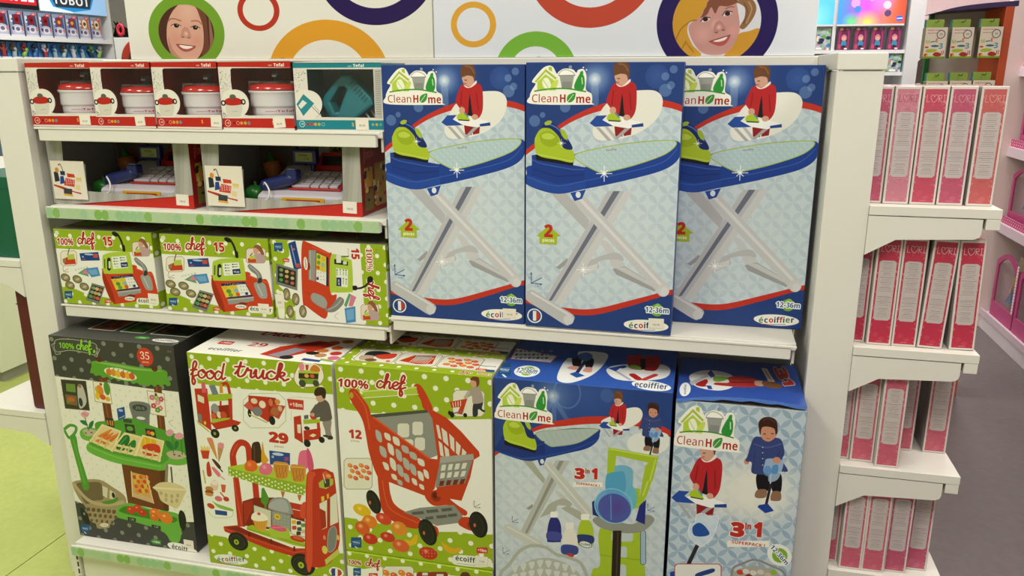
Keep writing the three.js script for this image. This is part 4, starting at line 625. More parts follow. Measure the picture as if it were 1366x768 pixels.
{
  const a = truckArt; a.v(240, 465, 0.2018);
  const hdr = [-60, -60, 1200, -60, 1200, 330, 1030, 302, 700, 285, 380, 262, 60, 220, -60, 200];
  const green = (p) => a.clip(p, false, () => { a.g.fillStyle = GREEN; a.g.fillRect(0, 0, a.W, a.H); a.dots(112, 14, DOT, 30, 26); });
  green(hdr); a.v(240, 610, 0.2057); green([150, 490, 190, 500, 310, 520, 450, 545, 700, 590, 860, 610, 1080, 625, 1140, 640, 1140, 800, 150, 800]);
  a.v(240, 465, 0.2018);
  a.script('food', 72, 185, 52, '#a5251f', '#f0e9dc', { w: 0.22, ow: 0.3, rot: 0, sx: 1.18 }); a.script('truck', 365, 180, 52, '#a5251f', '#f0e9dc', { w: 0.22, ow: 0.3, sx: 1.42 });
  // round emblem with a little van
  a.sp([755, 180, 780, 120, 800, 95, 850, 85, 920, 110, 950, 160, 945, 210, 900, 248, 800, 250, 765, 225], '#e6e4cf', '#a14a2c', 3).po([785, 155, 918, 160, 915, 200, 785, 195], '#3a2c20').po([790, 195, 915, 200, 912, 235, 795, 230], '#7d9a2a').el(810, 228, 22, 22, '#3e4636').el(900, 228, 20, 20, '#3e4636').po([785, 140, 920, 145, 920, 165, 785, 160], '#a9bb3a').sp([865, 125, 890, 105, 922, 125, 922, 150, 865, 145], '#c9782c').sp([785, 110, 800, 92, 822, 110, 815, 148, 800, 150], '#d98a8a').po([830, 105, 852, 105, 848, 140, 834, 140], '#b5392a').el(838, 178, 14, 12, '#d9ac5a').el(875, 180, 14, 12, '#c95a3a');
  // three little pictures
  const mini = (x, y, s) => { const k = a.o; a.at(600, 350, k[0] + x * k[2], k[1] + y * k[2], s); };
  const red = '#b5301f';
  a.po([95, 262, 180, 262, 210, 545, 120, 480], red).po([180, 300, 345, 295, 345, 340, 188, 348], '#9db52e').ln([270, 240, 310, 230, 328, 290], red, 20, true).po([318, 330, 345, 330, 348, 470, 325, 470], red).po([262, 345, 275, 345, 275, 400, 262, 400], red).po([205, 380, 320, 370, 330, 460, 210, 490], '#8e2316').po([200, 488, 330, 462, 405, 485, 385, 505, 240, 535], red).el(232, 395, 26, 32, '#8d8d8a').el(232, 560, 30, 30, '#1c1c18').el(365, 525, 24, 22, '#1c1c18').el(230, 560, 10, 11, '#8a9a4a').el(366, 525, 8, 8, '#8a9a4a').po([112, 425, 140, 432, 150, 495, 120, 470], '#777a78').po([115, 300, 158, 320, 160, 362, 118, 345], '#d9d2b8').el(222, 446, 18, 20, '#cf5a2c').el(258, 436, 16, 22, '#d9d0bc').el(288, 440, 22, 26, '#c24a2c').po([190, 240, 230, 238, 255, 300, 215, 305], '#6f7a80').po([140, 225, 165, 222, 175, 290, 145, 290], '#cf5a6a').po([262, 232, 280, 230, 285, 292, 262, 292], '#c98a2c').el(165, 490, 8, 12, '#d9c23a').po([205, 465, 330, 455, 330, 465, 215, 492], '#9db52e').po([110, 470, 195, 545, 195, 555, 120, 495], '#b9b35a');
  a.rr(420, 295, 700, 522, 46, null, '#9aae5a', 3).po([452, 308, 580, 318, 585, 485, 455, 400], red).po([580, 318, 635, 325, 640, 420, 585, 485], '#9a2a1c').po([620, 365, 698, 378, 655, 465, 590, 432], '#b9422c').po([420, 375, 452, 345, 500, 400, 460, 410], '#c2554a').el(512, 415, 32, 30, '#7a787c').el(490, 345, 22, 18, '#d9c9a8').el(545, 368, 22, 24, '#e0d6c0').el(600, 355, 14, 24, '#cf6a4a').el(628, 415, 26, 26, '#a8643a').el(662, 395, 14, 18, '#c9aa8a').el(610, 475, 20, 28, '#1c1c18').el(460, 425, 12, 26, '#1c1c18').ln([460, 432, 575, 488], '#b9b06a', 8).el(645, 350, 18, 16, '#c98a3c');
  a.po([708, 330, 818, 340, 818, 405, 722, 396], '#bd3527').tx('+18m', 768, 370, 34, '#f2e9dc', { b: 1, w: 84 }).ln([720, 325, 780, 318, 900, 330], '#a9b86a', 2).ln([738, 405, 735, 470], '#a9b86a', 2);
  a.po([752, 450, 800, 440, 815, 625, 758, 590], red).po([815, 468, 928, 462, 928, 490, 818, 498], '#9db52e').po([818, 540, 930, 525, 932, 595, 820, 610], red).po([905, 490, 925, 488, 928, 530, 908, 530], red).po([775, 500, 800, 500, 800, 560, 778, 555], '#d8d6c4').el(842, 625, 22, 24, '#1c1c18').el(938, 602, 19, 20, '#1c1c18').po([855, 575, 880, 560, 905, 570, 882, 585], '#dcd6a8').po([820, 440, 850, 436, 850, 462, 822, 466], '#5a6068').sp([860, 440, 875, 422, 905, 440, 900, 465, 872, 465], '#b9352a').el(840, 525, 18, 12, '#3a3430');
  a.sp([945, 480, 1000, 470, 998, 540, 1005, 585, 970, 590, 960, 540], '#8d8478').sp([985, 575, 1010, 580, 1010, 598, 980, 598], '#33302c').sp([950, 570, 980, 572, 978, 584, 950, 580], '#33302c').sp([910, 360, 950, 335, 985, 360, 1003, 430, 1000, 470, 930, 478, 925, 440, 880, 440, 868, 425], '#5c5650').ln([905, 380, 875, 425], '#5c5650', 26).el(878, 435, 14, 12, '#c79a80').ln([920, 440, 900, 445], '#5c5650', 22).sp([900, 310, 930, 300, 960, 310, 955, 340, 925, 352, 905, 338], '#c79a80').sp([888, 300, 900, 262, 940, 252, 965, 275, 962, 325, 945, 325, 935, 308, 905, 312], '#3a241c');
  a.tx('29', 652, 590, 88, '#b9301f', { b: 1, w: 128, fw: 7 }).tx('pieces', 655, 646, 20, '#9a6a52', { w: 62 });
  // small loose foods
  a.sp([180, 600, 200, 590, 218, 605, 245, 715, 238, 720], '#c98a4a').el(200, 605, 20, 18, '#d9806a').sp([250, 640, 270, 622, 290, 640, 262, 738, 254, 738], '#b98a5a').el(270, 640, 22, 20, '#d98a90').po([135, 668, 196, 672, 188, 728, 150, 726], '#bd3a28'); for (let i = 0; i < 6; i++) a.ln([144 + i * 9, 672, 140 + i * 11, 645 + (i % 2) * 8], '#d9b03a', 7);
  a.v(240, 610, 0.2057);
  a.sp([172, 50, 185, 25, 195, 50, 205, 115, 178, 118], '#b9382a').sp([208, 15, 225, 15, 265, 60, 250, 72], '#4a2c22').ln([255, 68, 275, 92], '#3a2a20', 9).sp([205, 70, 222, 65, 262, 108, 248, 125], '#d9728a').ln([258, 118, 288, 142], '#d98a9a', 8).ln([150, 85, 165, 165], '#b9a83a', 9, true).sp([198, 165, 222, 145, 248, 168, 240, 212, 208, 210], '#d9c0a8').el(222, 165, 24, 16, '#ead9d0').po([265, 175, 298, 178, 292, 228, 272, 225], '#c95a3a').el(190, 205, 28, 18, '#b9783a').el(190, 225, 30, 14, '#8a4a2c').el(190, 240, 28, 12, '#c98a4a').el(250, 268, 26, 18, '#cf6a7a').el(300, 270, 20, 16, '#b9382a').ln([262, 228, 292, 262], '#b9382a', 8).el(200, 315, 26, 17, '#b9452c', 0.3).sp([208, 278, 240, 300, 340, 335, 335, 348, 250, 325], '#8aad4a').po([226, 340, 305, 350, 306, 378, 230, 370], '#23458a').ln([180, 350, 230, 390, 330, 385, 345, 340], '#a9b86a', 3, true);
  truck(a);
  a.v(240, 610, 0.2057); ovalBrand(a, 330, 662, 235, '#e4e6d8');
  a.el(1015, 745, 48, 34, '#e6e8e2').el(1015, 745, 36, 26, '#bd3a30').po([985, 720, 1008, 722, 1008, 770, 985, 768], '#24407f').po([1008, 722, 1024, 722, 1024, 770, 1008, 770], '#ecece6');
}
// ---------------------------------------------------------------- shopping trolley carton
const trolleyArt = new Art(880, 1144, fq(-0.89, -0.477, 0.2865, 0.824, 0.085), CREAM);
function trolley(a) {
  const red = '#bb3a1c', dk = '#8f2a12', rl = '#d2552e', gy = '#85867e', gl = '#9fa098';
  a.v(440, 620, 0.1926);
  a.sp([330, -20, 390, -20, 420, 200, 470, 290, 620, 370, 640, 420, 590, 440, 480, 410, 380, 340, 345, 230], red).ln([350, 0, 385, 230, 440, 320, 610, 400], rl, 8, true).sp([660, 220, 690, 185, 800, 165, 830, 230, 890, 280, 950, 320, 940, 350, 890, 330, 830, 280, 720, 280], red).el(735, 215, 35, 38, dk).el(730, 210, 18, 20, '#5a170a');
  a.po([510, 325, 620, 295, 860, 275, 920, 350, 925, 395, 740, 420, 690, 395], gy); for (const [x, y, w] of [[610, 325, 45], [710, 312, 45], [810, 302, 40], [690, 360, 30], [775, 350, 40], [850, 340, 35]]) a.po([x - w, y, x + w * 0.8, y - 8, x + w, y + 12, x - w * 0.8, y + 20], '#55564f');
  a.sp([890, 400, 920, 360, 1000, 370, 1020, 420, 990, 455, 920, 430], red).el(975, 415, 22, 26, dk).sp([720, 420, 750, 440, 750, 490, 725, 480], red);
  for (const [x, y, rx, ry, t] of [[303, 255, 48, 86, -0.3], [678, 465, 62, 95, -0.28], [1030, 412, 62, 92, -0.2]]) { a.el(x, y, rx, ry, '#171713', t); a.el(x - 8, y + 4, rx * 0.72, ry * 0.78, '#20201b', t, '#33332c', 4); a.el(x - 26, y + 4, 9, 14, '#b8604a'); }
  a.v(440, 480, 0.1953);
  // basket
  a.po([270, 372, 665, 338, 700, 400, 735, 650, 560, 720, 360, 768, 300, 500], '#8a8b82').po([270, 372, 665, 338, 672, 358, 290, 395], '#4a4a40'); for (const [x, y, w, h] of [[462, 432, 80, 95], [564, 420, 72, 92], [380, 545, 75, 95], [490, 540, 80, 92], [580, 528, 70, 88], [400, 660, 80, 80], [500, 650, 70, 80]]) a.rr(x, y, x + w, y + h, 12, '#d3d1c0');
  a.po([665, 340, 710, 345, 800, 395, 900, 490, 1020, 625, 1025, 655, 985, 680, 960, 800, 900, 960, 730, 930, 735, 650, 700, 400], red); for (const [p] of [[[725, 440, 745, 445, 765, 545, 742, 530]], [[762, 460, 800, 490, 812, 590, 775, 555]], [[815, 500, 850, 535, 852, 630, 825, 600]], [[862, 550, 895, 585, 885, 655, 862, 635]], [[905, 600, 935, 630, 925, 650, 900, 655]], [[742, 550, 768, 570, 780, 660, 755, 650]], [[780, 580, 812, 610, 820, 670, 790, 660]]]) a.po(p, '#d3d1c0');
  a.po([755, 660, 980, 640, 985, 680, 750, 705], gl).po([745, 705, 975, 685, 940, 790, 925, 840, 720, 870], gy);
  for (let i = 0; i < 4; i++) for (let r = 0; r < 3; r++) a.po([765 + i * 48 - r * 6, 715 - i * 4 + r * 55, 795 + i * 48 - r * 6, 712 - i * 4 + r * 55, 788 + i * 46 - r * 6, 752 - i * 4 + r * 52, 758 + i * 46 - r * 6, 756 - i * 4 + r * 52], r === 2 ? '#6d2a18' : '#d3d1c0');
  a.po([250, 370, 300, 390, 500, 540, 680, 670, 750, 680, 745, 730, 715, 880, 660, 930, 400, 830, 330, 790], red).ln([300, 392, 500, 540, 680, 672], rl, 12, true);
  for (const [x, y, w, h] of [[312, 470, 36, 90], [372, 490, 36, 60], [430, 515, 40, 70], [340, 580, 40, 85], [395, 560, 36, 90], [490, 575, 42, 62], [450, 600, 36, 92], [545, 620, 42, 62], [360, 690, 36, 62], [410, 660, 36, 95], [500, 660, 38, 90], [600, 665, 40, 60], [460, 705, 36, 92], [548, 700, 36, 88], [505, 765, 32, 70], [560, 800, 30, 55], [600, 750, 34, 75], [640, 740, 30, 70], [610, 840, 28, 45], [420, 770, 32, 50], [460, 810, 30, 45]]) a.sp([x, y + 6, x + w, y + h * 0.32, x + w + 6, y + h, x + 8, y + h * 0.75], (x > 420 && y > 560 && x < 560) || x < 350 ? '#a9aaa0' : '#d3d1c0');
  a.sp([128, 230, 145, 195, 180, 200, 220, 255, 265, 320, 285, 400, 300, 480, 330, 620, 390, 800, 330, 800, 270, 640, 225, 420, 150, 290], red).ln([165, 215, 240, 320, 270, 470], rl, 9, true).sp([575, 172, 610, 165, 650, 215, 700, 320, 690, 345, 640, 330, 620, 270, 590, 220], red).po([215, 210, 590, 180, 600, 225, 240, 262], '#a7bd3c').ln([215, 215, 590, 186], '#c9d878', 8).ln([228, 258, 605, 232], '#dfe3c4', 5).el(146, 240, 15, 20, '#b59a3a');
}
{
  const a = trolleyArt; a.v(440, 480, 0.1953);
  const green = (p) => a.clip(p, false, () => { a.g.fillStyle = GREEN; a.g.fillRect(0, 0, a.W, a.H); a.dots(120, 15, DOT, 34, 30); });
  green([-40, -40, 1240, -40, 1240, 420, 1090, 402, 840, 405, 560, 365, 280, 362, 60, 330, -40, 320]);
  a.v(440, 620, 0.1926); green([60, 362, 115, 362, 200, 375, 400, 400, 620, 440, 780, 462, 880, 462, 1000, 480, 1140, 480, 1160, 800, 60, 800]);
  a.v(440, 480, 0.1953);
  hundred(a, 50, 152, 74, { w: 2.95 });
  // child pushing a trolley, in a rounded frame
  a.rr(840, 205, 1058, 385, 22, '#dedbc8', '#8c8a5a', 4); a.sp([985, 290, 1045, 280, 1040, 330, 1062, 345, 1050, 355, 1015, 335, 1010, 378, 978, 380], '#2c2f33').sp([945, 225, 975, 185, 1020, 185, 1050, 260, 1040, 290, 980, 295, 970, 245, 930, 262, 920, 250], '#a3968a').ln([950, 215, 925, 255], '#b5a89a', 18).sp([960, 145, 985, 130, 1005, 145, 1000, 175, 975, 182], '#c79a7c').sp([960, 135, 975, 115, 1015, 118, 1022, 160, 1005, 185, 1000, 150, 985, 140], '#6b3a22').po([820, 285, 940, 262, 905, 372, 870, 365, 890, 320, 830, 325], '#bb3a1c'); for (let i = 0; i < 4; i++) a.ln([840 + i * 18, 290 - i * 4, 845 + i * 16, 318 - i * 2], '#dedbc8', 5); a.el(835, 372, 15, 20, '#1a1a17').el(925, 376, 13, 14, '#1a1a17').el(818, 360, 10, 14, '#1a1a17').ln([850, 362, 910, 350], '#6a6a60', 8);
  a.tx('12', 172, 506, 78, '#b9301f', { b: 1, w: 92, fw: 5 }).tx('pieces', 172, 552, 18, '#8a7a5c', { w: 62 });
  a.rr(96, 670, 288, 880, 18, '#dedbc8', '#8a866a', 4); a.v(440, 620, 0.1926); fruitDots(a, 198, 40, 78, 12);
  trolley(a);
  a.v(440, 480, 0.1953); a.script('chef', 315, 186, 48, '#a5251f', '#f1ecdc', { w: 0.25, ow: 0.26, sx: 1.15 });
  a.v(440, 620, 0.1926);
  const fr = (x, y, rx, ry, c, t = 0) => { a.el(x, y, rx, ry, c, t); a.soft(x - rx * 0.25, y - ry * 0.3, ry * 0.5, 'rgba(255,230,180,.65)', 'rgba(255,230,180,0)'); };
  fr(222, 312, 66, 42, '#d8b21f', 0.25); fr(275, 392, 55, 48, '#d97a24'); fr(225, 435, 55, 48, '#cc5a26', 0.3); fr(372, 372, 58, 40, '#c8402a', 0.3); fr(480, 438, 58, 50, '#d5842c', 0.2); fr(280, 510, 54, 40, '#bb2f20'); fr(400, 498, 54, 36, '#bb3322', 0.1); a.sp([520, 515, 560, 520, 590, 485, 608, 490, 600, 540, 560, 558, 520, 545], '#d8ac24'); fr(492, 558, 62, 45, '#cf5a34', 0.1); fr(682, 610, 66, 46, '#b9301f'); for (let i = 0; i < 14; i++) a.el(640 + (i % 5) * 22, 590 + Math.floor(i / 5) * 20, 3, 3, '#e0a090'); a.sp([772, 530, 800, 545, 850, 575, 910, 572, 900, 600, 850, 612, 800, 590], '#d3a424');
  france(a, 182, 535, 36); plus18(a, 1056, 590, 78); axes(a, 1000, 290, 42, '#6a5048');
  a.sp([850, 640, 880, 622, 1000, 630, 1110, 650, 1110, 700, 1000, 705, 860, 685], '#e6e6d4').tx('écoiffi', 945, 653, 50, '#2a3a4c', { b: 1, w: 155 }).ln([880, 680, 1010, 694], '#7a86a0', 3);
}
const lowArt = new Art(880, 224, fq(-0.89, -0.477, 0.18, 0.2845, 0.09), CREAM);
{
  const a = lowArt; a.v(440, 620, 0.1926);
  a.clip([60, 560, 1200, 640, 1200, 790, 560, 745, 340, 705, 230, 720, 100, 690], false, () => { a.g.fillStyle = GREEN; a.g.fillRect(0, 0, a.W, a.H); a.dots(110, 13, DOT, 20, 10); });
  hundred(a, 122, 668, 42, { w: 2.3 }); a.script('chef', 242, 695, 28, '#a5251f', '#f1ecdc', { w: 0.26 });
  france(a, 184, 740, 27); plus18(a, 297, 765, 62, '+18m'); a.rr(365, 700, 580, 900, 18, '#dedbc8', '#8a866a', 4); fruitDots(a, 470, 800, 110, 12); a.rr(600, 740, 820, 900, 14, '#8a3322').rr(640, 745, 680, 765, 3, '#dad6c8').rr(740, 755, 790, 775, 3, '#dad6c8').sp([905, 770, 925, 742, 965, 748, 975, 790, 905, 800], '#5a3424');
}
// ---------------------------------------------------------------- toy till cartons ("100% chef 15")
function tillPicture(a) { // red till with a lime display, in the upright carton's crop
  const red = '#c23d20', rl = '#d65a34';
  a.sp([430, 410, 440, 395, 680, 370, 720, 410, 790, 430, 840, 450, 880, 640, 860, 655, 560, 688, 510, 680, 470, 610, 432, 490], red).sp([432, 420, 450, 450, 500, 570, 530, 680, 510, 680, 470, 610, 434, 480], '#9a2c16').ln([700, 400, 790, 440, 835, 460], rl, 8, true);
  a.sp([435, 300, 460, 275, 520, 262, 640, 262, 660, 290, 678, 430, 660, 440, 470, 440, 440, 420], '#a9c23e').po([505, 300, 625, 292, 640, 392, 518, 402], '#e2e6d6'); for (const [x, y] of [[528, 315], [528, 338], [532, 360]]) a.el(x, y, 5, 5, '#4a4a3a').ln([x + 10, y, x + 28, y - 1], '#6a6a5a', 4); for (const [x, y] of [[582, 310], [585, 330]]) a.ln([x, y, x + 32, y - 2], '#6a6a5a', 4).el(x - 2, y, 5, 5, '#3a4a3a'); a.po([578, 350, 634, 345, 640, 385, 584, 390], '#20285c').tx('10,50', 608, 370, 16, '#e6e8ee', { b: 1, w: 40 }).tx('+ 0,25', 545, 382, 12, '#6a6a5a');
  a.rr(470, 305, 500, 415, 12, '#20241c').rr(482, 335, 498, 395, 4, '#cfd3c0').rr(446, 315, 456, 395, 4, '#55603a');
  a.po([496, 465, 672, 450, 730, 568, 550, 585], '#1f2450').po([500, 485, 610, 475, 640, 565, 535, 575], '#d2c23a').po([610, 475, 676, 468, 718, 555, 640, 565], '#dfe0d8'); for (const [x, y, w, c] of [[520, 495, 42, '#d9a72c'], [575, 490, 40, '#d2b83a'], [545, 525, 42, '#4f8a34'], [598, 520, 40, '#8ab0b4'], [560, 555, 40, '#6a9a3c'], [612, 550, 36, '#cf5a2c']]) a.el(x + 10, y, w * 0.42, 14, c); for (let i = 0; i < 9; i++) a.el(640 + (i % 3) * 20 + Math.floor(i / 3) * 6, 488 + Math.floor(i / 3) * 26, 3.5, 3.5, '#8a8c8a'); a.rr(676, 535, 696, 556, 2, '#2a2f5c'); a.tx('1 2 3  ecoiffier', 590, 466, 10, '#c8cad8', { w: 130, rot: -0.06 });
  a.po([545, 588, 735, 570, 740, 605, 660, 622, 555, 632], '#8f918c').ln([550, 596, 735, 578], '#b5b7b0', 6).sp([620, 632, 650, 615, 690, 625, 670, 640], '#7a2414').el(645, 650, 40, 15, '#e6e2d6', -0.06).tx('ecoiffier', 645, 650, 13, '#33405c', { b: 1, w: 62 });
  a.sp([738, 470, 775, 455, 820, 475, 838, 570, 815, 588, 775, 570], '#989a96').ln([765, 480, 800, 560], '#b7b9b4', 10, true).sp([690, 325, 705, 308, 735, 330, 780, 375, 798, 420, 790, 455, 765, 455, 755, 400, 715, 365], '#7d7f7c').ln([705, 325, 760, 375, 780, 440], '#a2a4a0', 9, true).sp([775, 420, 798, 430, 790, 460, 765, 460], '#33342f');
}
function bank(a, x, y) { a.po([x - 80, y - 32, x + 70, y - 40, x + 82, y + 30, x - 68, y + 30], '#1e3f80').el(x - 5, y - 22, 36, 7, '#a9bdd6').rr(x + 30, y - 25, x + 66, y + 8, 3, '#b9503a').rr(x - 60, y - 10, x - 46, y + 4, 2, '#8fb0b8').ln([x - 60, y + 18, x - 32, y + 16], '#a9524a', 5); }
function notes(a, x, y) { a.po([x - 70, y + 10, x - 10, y - 30, x + 20, y + 40], '#5c9a6c').po([x - 40, y + 10, x + 10, y - 40, x + 30, y + 20], '#cf7a94').po([x - 10, y - 28, x + 90, y - 38, x + 110, y + 38, x + 40, y + 48], '#4a86b8').po([x + 5, y - 14, x + 80, y - 22, x + 92, y + 22, x + 40, y + 26], '#6fa2cc').ln([x + 40, y + 48, x + 112, y + 36], '#e0e4e0', 5); for (let i = 0; i < 5; i++) a.tx('20', x - 85 + i * 22, y - 20 - i * 5, 15, '#8aa89a', { rot: -0.6 }); }
function coins(a, p) { for (const [x, y] of p) a.el(x, y, 38, 30, '#6f6440', 0.2).el(x, y, 28, 21, '#8d835c', 0.2).sp([x - 14, y + 6, x, y - 10, x + 20, y - 4, x + 6, y + 10], '#b9b294'); }
function tablet(a, p, dx = [1, 0], dy = [0, 1]) { a.po(p, '#777974'); const [x0, y0, x1, y1, x2, y2, x3, y3] = p, L = (t, u) => [x0 + (x1 - x0) * t + ((x3 - x0) * (1 - t) + (x2 - x1) * t) * u, y0 + (y1 - y0) * t + ((y3 - y0) * (1 - t) + (y2 - y1) * t) * u]; a.po([...L(0.08, 0.1), ...L(0.92, 0.1), ...L(0.92, 0.86), ...L(0.08, 0.86)], '#25281f'); const cs = ['#7d9a5a', '#c9b27a', '#a86a4a', '#8a9a7a', '#c9a05a', '#b5b08a', '#4f9a4a', '#8a5a4a', '#c95a4a']; for (let i = 0; i < 9; i++) a.el(...L(0.24 + (i % 3) * 0.26, 0.24 + Math.floor(i / 3) * 0.24), 15, 13, cs[i]); }
function girl(a, x, y, s = 1) { a.rr(x - 70 * s, y - 52 * s, x + 72 * s, y + 68 * s, 14 * s, '#dcd3c2', '#a8564a', 3); a.po([x - 58 * s, y + 30 * s, x - 5 * s, y + 20 * s, x + 8 * s, y + 64 * s, x - 55 * s, y + 64 * s], '#bd4426').po([x - 45 * s, y + 10 * s, x - 8 * s, y + 5 * s, x - 2 * s, y + 34 * s, x - 42 * s, y + 38 * s], '#b5c24a').sp([x - 10 * s, y - 5 * s, x + 30 * s, y - 12 * s, x + 68 * s, y + 10 * s, x + 68 * s, y + 65 * s, x + 10 * s, y + 66 * s, x, y + 30 * s], '#b59a9a').sp([x - 14 * s, y - 50 * s, x + 12 * s, y - 60 * s, x + 25 * s, y - 30 * s, x, y - 8 * s, x - 18 * s, y - 20 * s], '#c99a80').sp([x - 18 * s, y - 62 * s, x + 10 * s, y - 82 * s, x + 40 * s, y - 60 * s, x + 62 * s, y - 5 * s, x + 45 * s, y, x + 22 * s, y - 35 * s, x + 5 * s, y - 52 * s], '#8a5638').ln([x - 25 * s, y - 12 * s, x - 40 * s, y + 8 * s], '#33302c', 5 * s); }
function smallTill(a, x, y) { a.rr(x - 60, y - 60, x + 66, y + 60, 16, '#e0ddca', '#a05a44', 3); a.po([x - 48, y + 8, x - 10, y - 10, x + 52, y + 4, x + 58, y + 48, x - 30, y + 52], '#bd3c22').po([x - 8, y - 30, x + 45, y - 34, x + 50, y + 8, x - 4, y + 12], '#adc24a').po([x - 46, y + 10, x - 20, y - 2, x - 22, y + 34, x - 42, y + 40], '#8a7a5a').ln([x - 4, y - 30, x + 8, y - 78], '#2a2a24', 6, true); }
const chefArt = new Art(900, 600, fq(-1.430, -1.105, 0.90, 1.117, -0.01), CREAM);
{
  // read in the crop of the first carton; laid over this carton's own corners
  const a = chefArt; a.h = solve8([[48, 62], [832, 105], [888, 745], [122, 668]], [[0, 0], [900, 0], [900, 600], [0, 600]]); a.k0 = 1.14; a.v(0, 0, 1);
  const green = (p) => a.clip(p, false, () => { a.g.fillStyle = GREEN; a.g.fillRect(0, 0, a.W, a.H); a.dots(134, 17, DOT, 20, 50); });
  green([0, 0, 900, 0, 900, 285, 650, 262, 400, 245, 60, 222]); green([90, 512, 125, 515, 300, 600, 480, 640, 860, 580, 960, 580, 960, 800, 90, 800]);
  a.el(80, 95, 16, 16, '#d5d8c2'); hundred(a, 78, 165, 66, { w: 2.0 }); a.script('chef', 240, 186, 40, '#a5251f', '#f1ecdc', { w: 0.26, ow: 0.28 }); a.tx('15', 478, 170, 86, '#b9281c', { b: 1, st: '#f1ecdc', sw: 12, w: 80, fw: 4 }).tx('pieces', 480, 222, 16, '#6a6a2a', { w: 60 });
  girl(a, 748, 232); smallTill(a, 165, 305); bank(a, 332, 298); notes(a, 305, 420); coins(a, [[138, 462], [230, 478], [172, 525], [284, 540]]); axes(a, 122, 412, 40, '#a07a6a');
  france(a, 158, 602, 30); tablet(a, [345, 512, 448, 545, 398, 688, 292, 650]);
  tillPicture(a); a.ln([528, 105, 560, 115, 590, 170, 608, 240], '#23241e', 16, true).sp([515, 100, 535, 90, 568, 110, 560, 132, 530, 125], '#1a1b17').ln([606, 215, 610, 245], '#1a1b17', 24);
  plus18(a, 470, 665, 54, '+18m'); a.sp([700, 670, 715, 648, 790, 652, 870, 660, 870, 715, 780, 705, 712, 698], '#e6e6d4').tx('écoiffier', 790, 675, 40, '#2a3a4c', { b: 1, w: 150 });
}
const chefTurnArt = new Art(900, 600, fq(-1.0975, -0.776, 0.90, 1.117, -0.009), CREAM);
{
  const a = chefTurnArt; a.h = solve8([[35, 85], [925, 122], [940, 748], [65, 678]], [[0, 0], [900, 0], [900, 600], [0, 600]]); a.k0 = 1.0; a.v(0, 0, 1); const q = Math.PI / 2;
  const green = (p) => a.clip(p, false, () => { a.g.fillStyle = GREEN; a.g.fillRect(0, 0, a.W, a.H); a.dots(124, 16, DOT, 30, 20); });
  green([725, 60, 1000, 60, 1000, 800, 760, 800]); green([0, 0, 172, 0, 180, 200, 120, 300, 90, 430, 210, 560, 215, 800, 0, 800]);
  a.tx('100%', 800, 235, 66, '#a5251f', { b: 1, st: '#f1ecdc', sw: 11, rot: q, w: 175, f: 'serif' }); a.script('chef', 782, 378, 42, '#a5251f', '#f1ecdc', { w: 0.26, ow: 0.28, rot: q });
  a.tx('15', 690, 190, 80, '#b9281c', { b: 1, rot: q, w: 86, fw: 4 }).tx('pieces', 637, 180, 16, '#9a7a6a', { rot: q, w: 60 }).tx('0-10', 857, 172, 18, '#5a6a1c', { rot: q });
  const red = '#c23d20';
  a.sp([280, 110, 320, 105, 480, 180, 505, 200, 490, 480, 535, 500, 520, 560, 470, 620, 455, 670, 420, 678, 300, 590, 272, 560, 268, 300], red).ln([360, 140, 480, 190], '#d65a34', 8).ln([300, 480, 430, 560], '#a53016', 6, true);
  a.po([328, 165, 385, 165, 370, 400, 322, 385], '#8f918c').ln([340, 170, 335, 385], '#b5b7b0', 6).el(302, 265, 16, 50, '#e6e2d6').tx('ecoiffier', 302, 265, 13, '#33405c', { b: 1, rot: q, w: 74 }).el(328, 285, 8, 30, '#7a2414');
  a.po([385, 175, 480, 220, 475, 440, 375, 402], '#1f2450').po([388, 182, 462, 215, 460, 330, 382, 312], '#d2c23a').po([382, 312, 460, 330, 456, 432, 378, 400], '#dfe0d8'); for (const [x, y, c] of [[405, 215, '#4f8a34'], [440, 230, '#d9a72c'], [402, 258, '#6a9a3c'], [435, 275, '#8ab0b4'], [398, 295, '#cf5a2c'], [432, 312, '#d2b83a']]) a.el(x, y, 13, 16, c); for (let i = 0; i < 9; i++) a.el(395 + (i % 3) * 22, 335 + Math.floor(i / 3) * 26, 3.5, 3.5, '#8a8c8a'); a.rr(382, 368, 400, 388, 2, '#2a2f5c');
  a.sp([500, 205, 540, 196, 640, 230, 662, 260, 664, 465, 640, 482, 520, 485, 486, 470, 488, 300], '#a9c23e').po([538, 298, 630, 312, 625, 445, 535, 438], '#e2e6d6').po([538, 370, 576, 372, 574, 438, 536, 436], '#20285c').tx('10,50', 555, 405, 16, '#e6e8ee', { b: 1, rot: q, w: 46 }); for (const [x, y] of [[545, 320], [570, 318], [594, 320], [614, 322], [592, 385], [614, 390]]) a.el(x, y - 6, 5, 5, '#3a3a30').ln([x, y + 4, x - 1, y + 34], '#6a6a5a', 4);
  a.po([525, 230, 632, 250, 630, 280, 524, 268], '#20241c').rr(540, 200, 578, 260, 4, '#d8dcd0').rr(592, 246, 622, 272, 4, '#cfd3c0').rr(580, 206, 640, 216, 3, '#55603a');
  a.sp([335, 510, 360, 488, 430, 515, 460, 560, 445, 605, 400, 590, 345, 550], '#989a96').sp([440, 600, 480, 600, 530, 540, 560, 518, 592, 540, 580, 580, 520, 630, 460, 632], '#7d7f7c').ln([470, 615, 530, 585, 570, 540], '#a2a4a0', 10, true);
  a.ln([668, 450, 720, 452, 770, 430, 800, 390], '#1f201b', 14, true).el(802, 385, 22, 26, '#1a1b17', 0.5).rr(662, 432, 698, 468, 6, '#1a1b17');
  a.po([172, 115, 228, 95, 268, 300, 212, 318], '#1e3f80').ln([195, 130, 230, 290], '#8fa8cc', 7).rr(226, 265, 256, 296, 3, '#b9503a').rr(206, 150, 222, 166, 2, '#c95a4a');
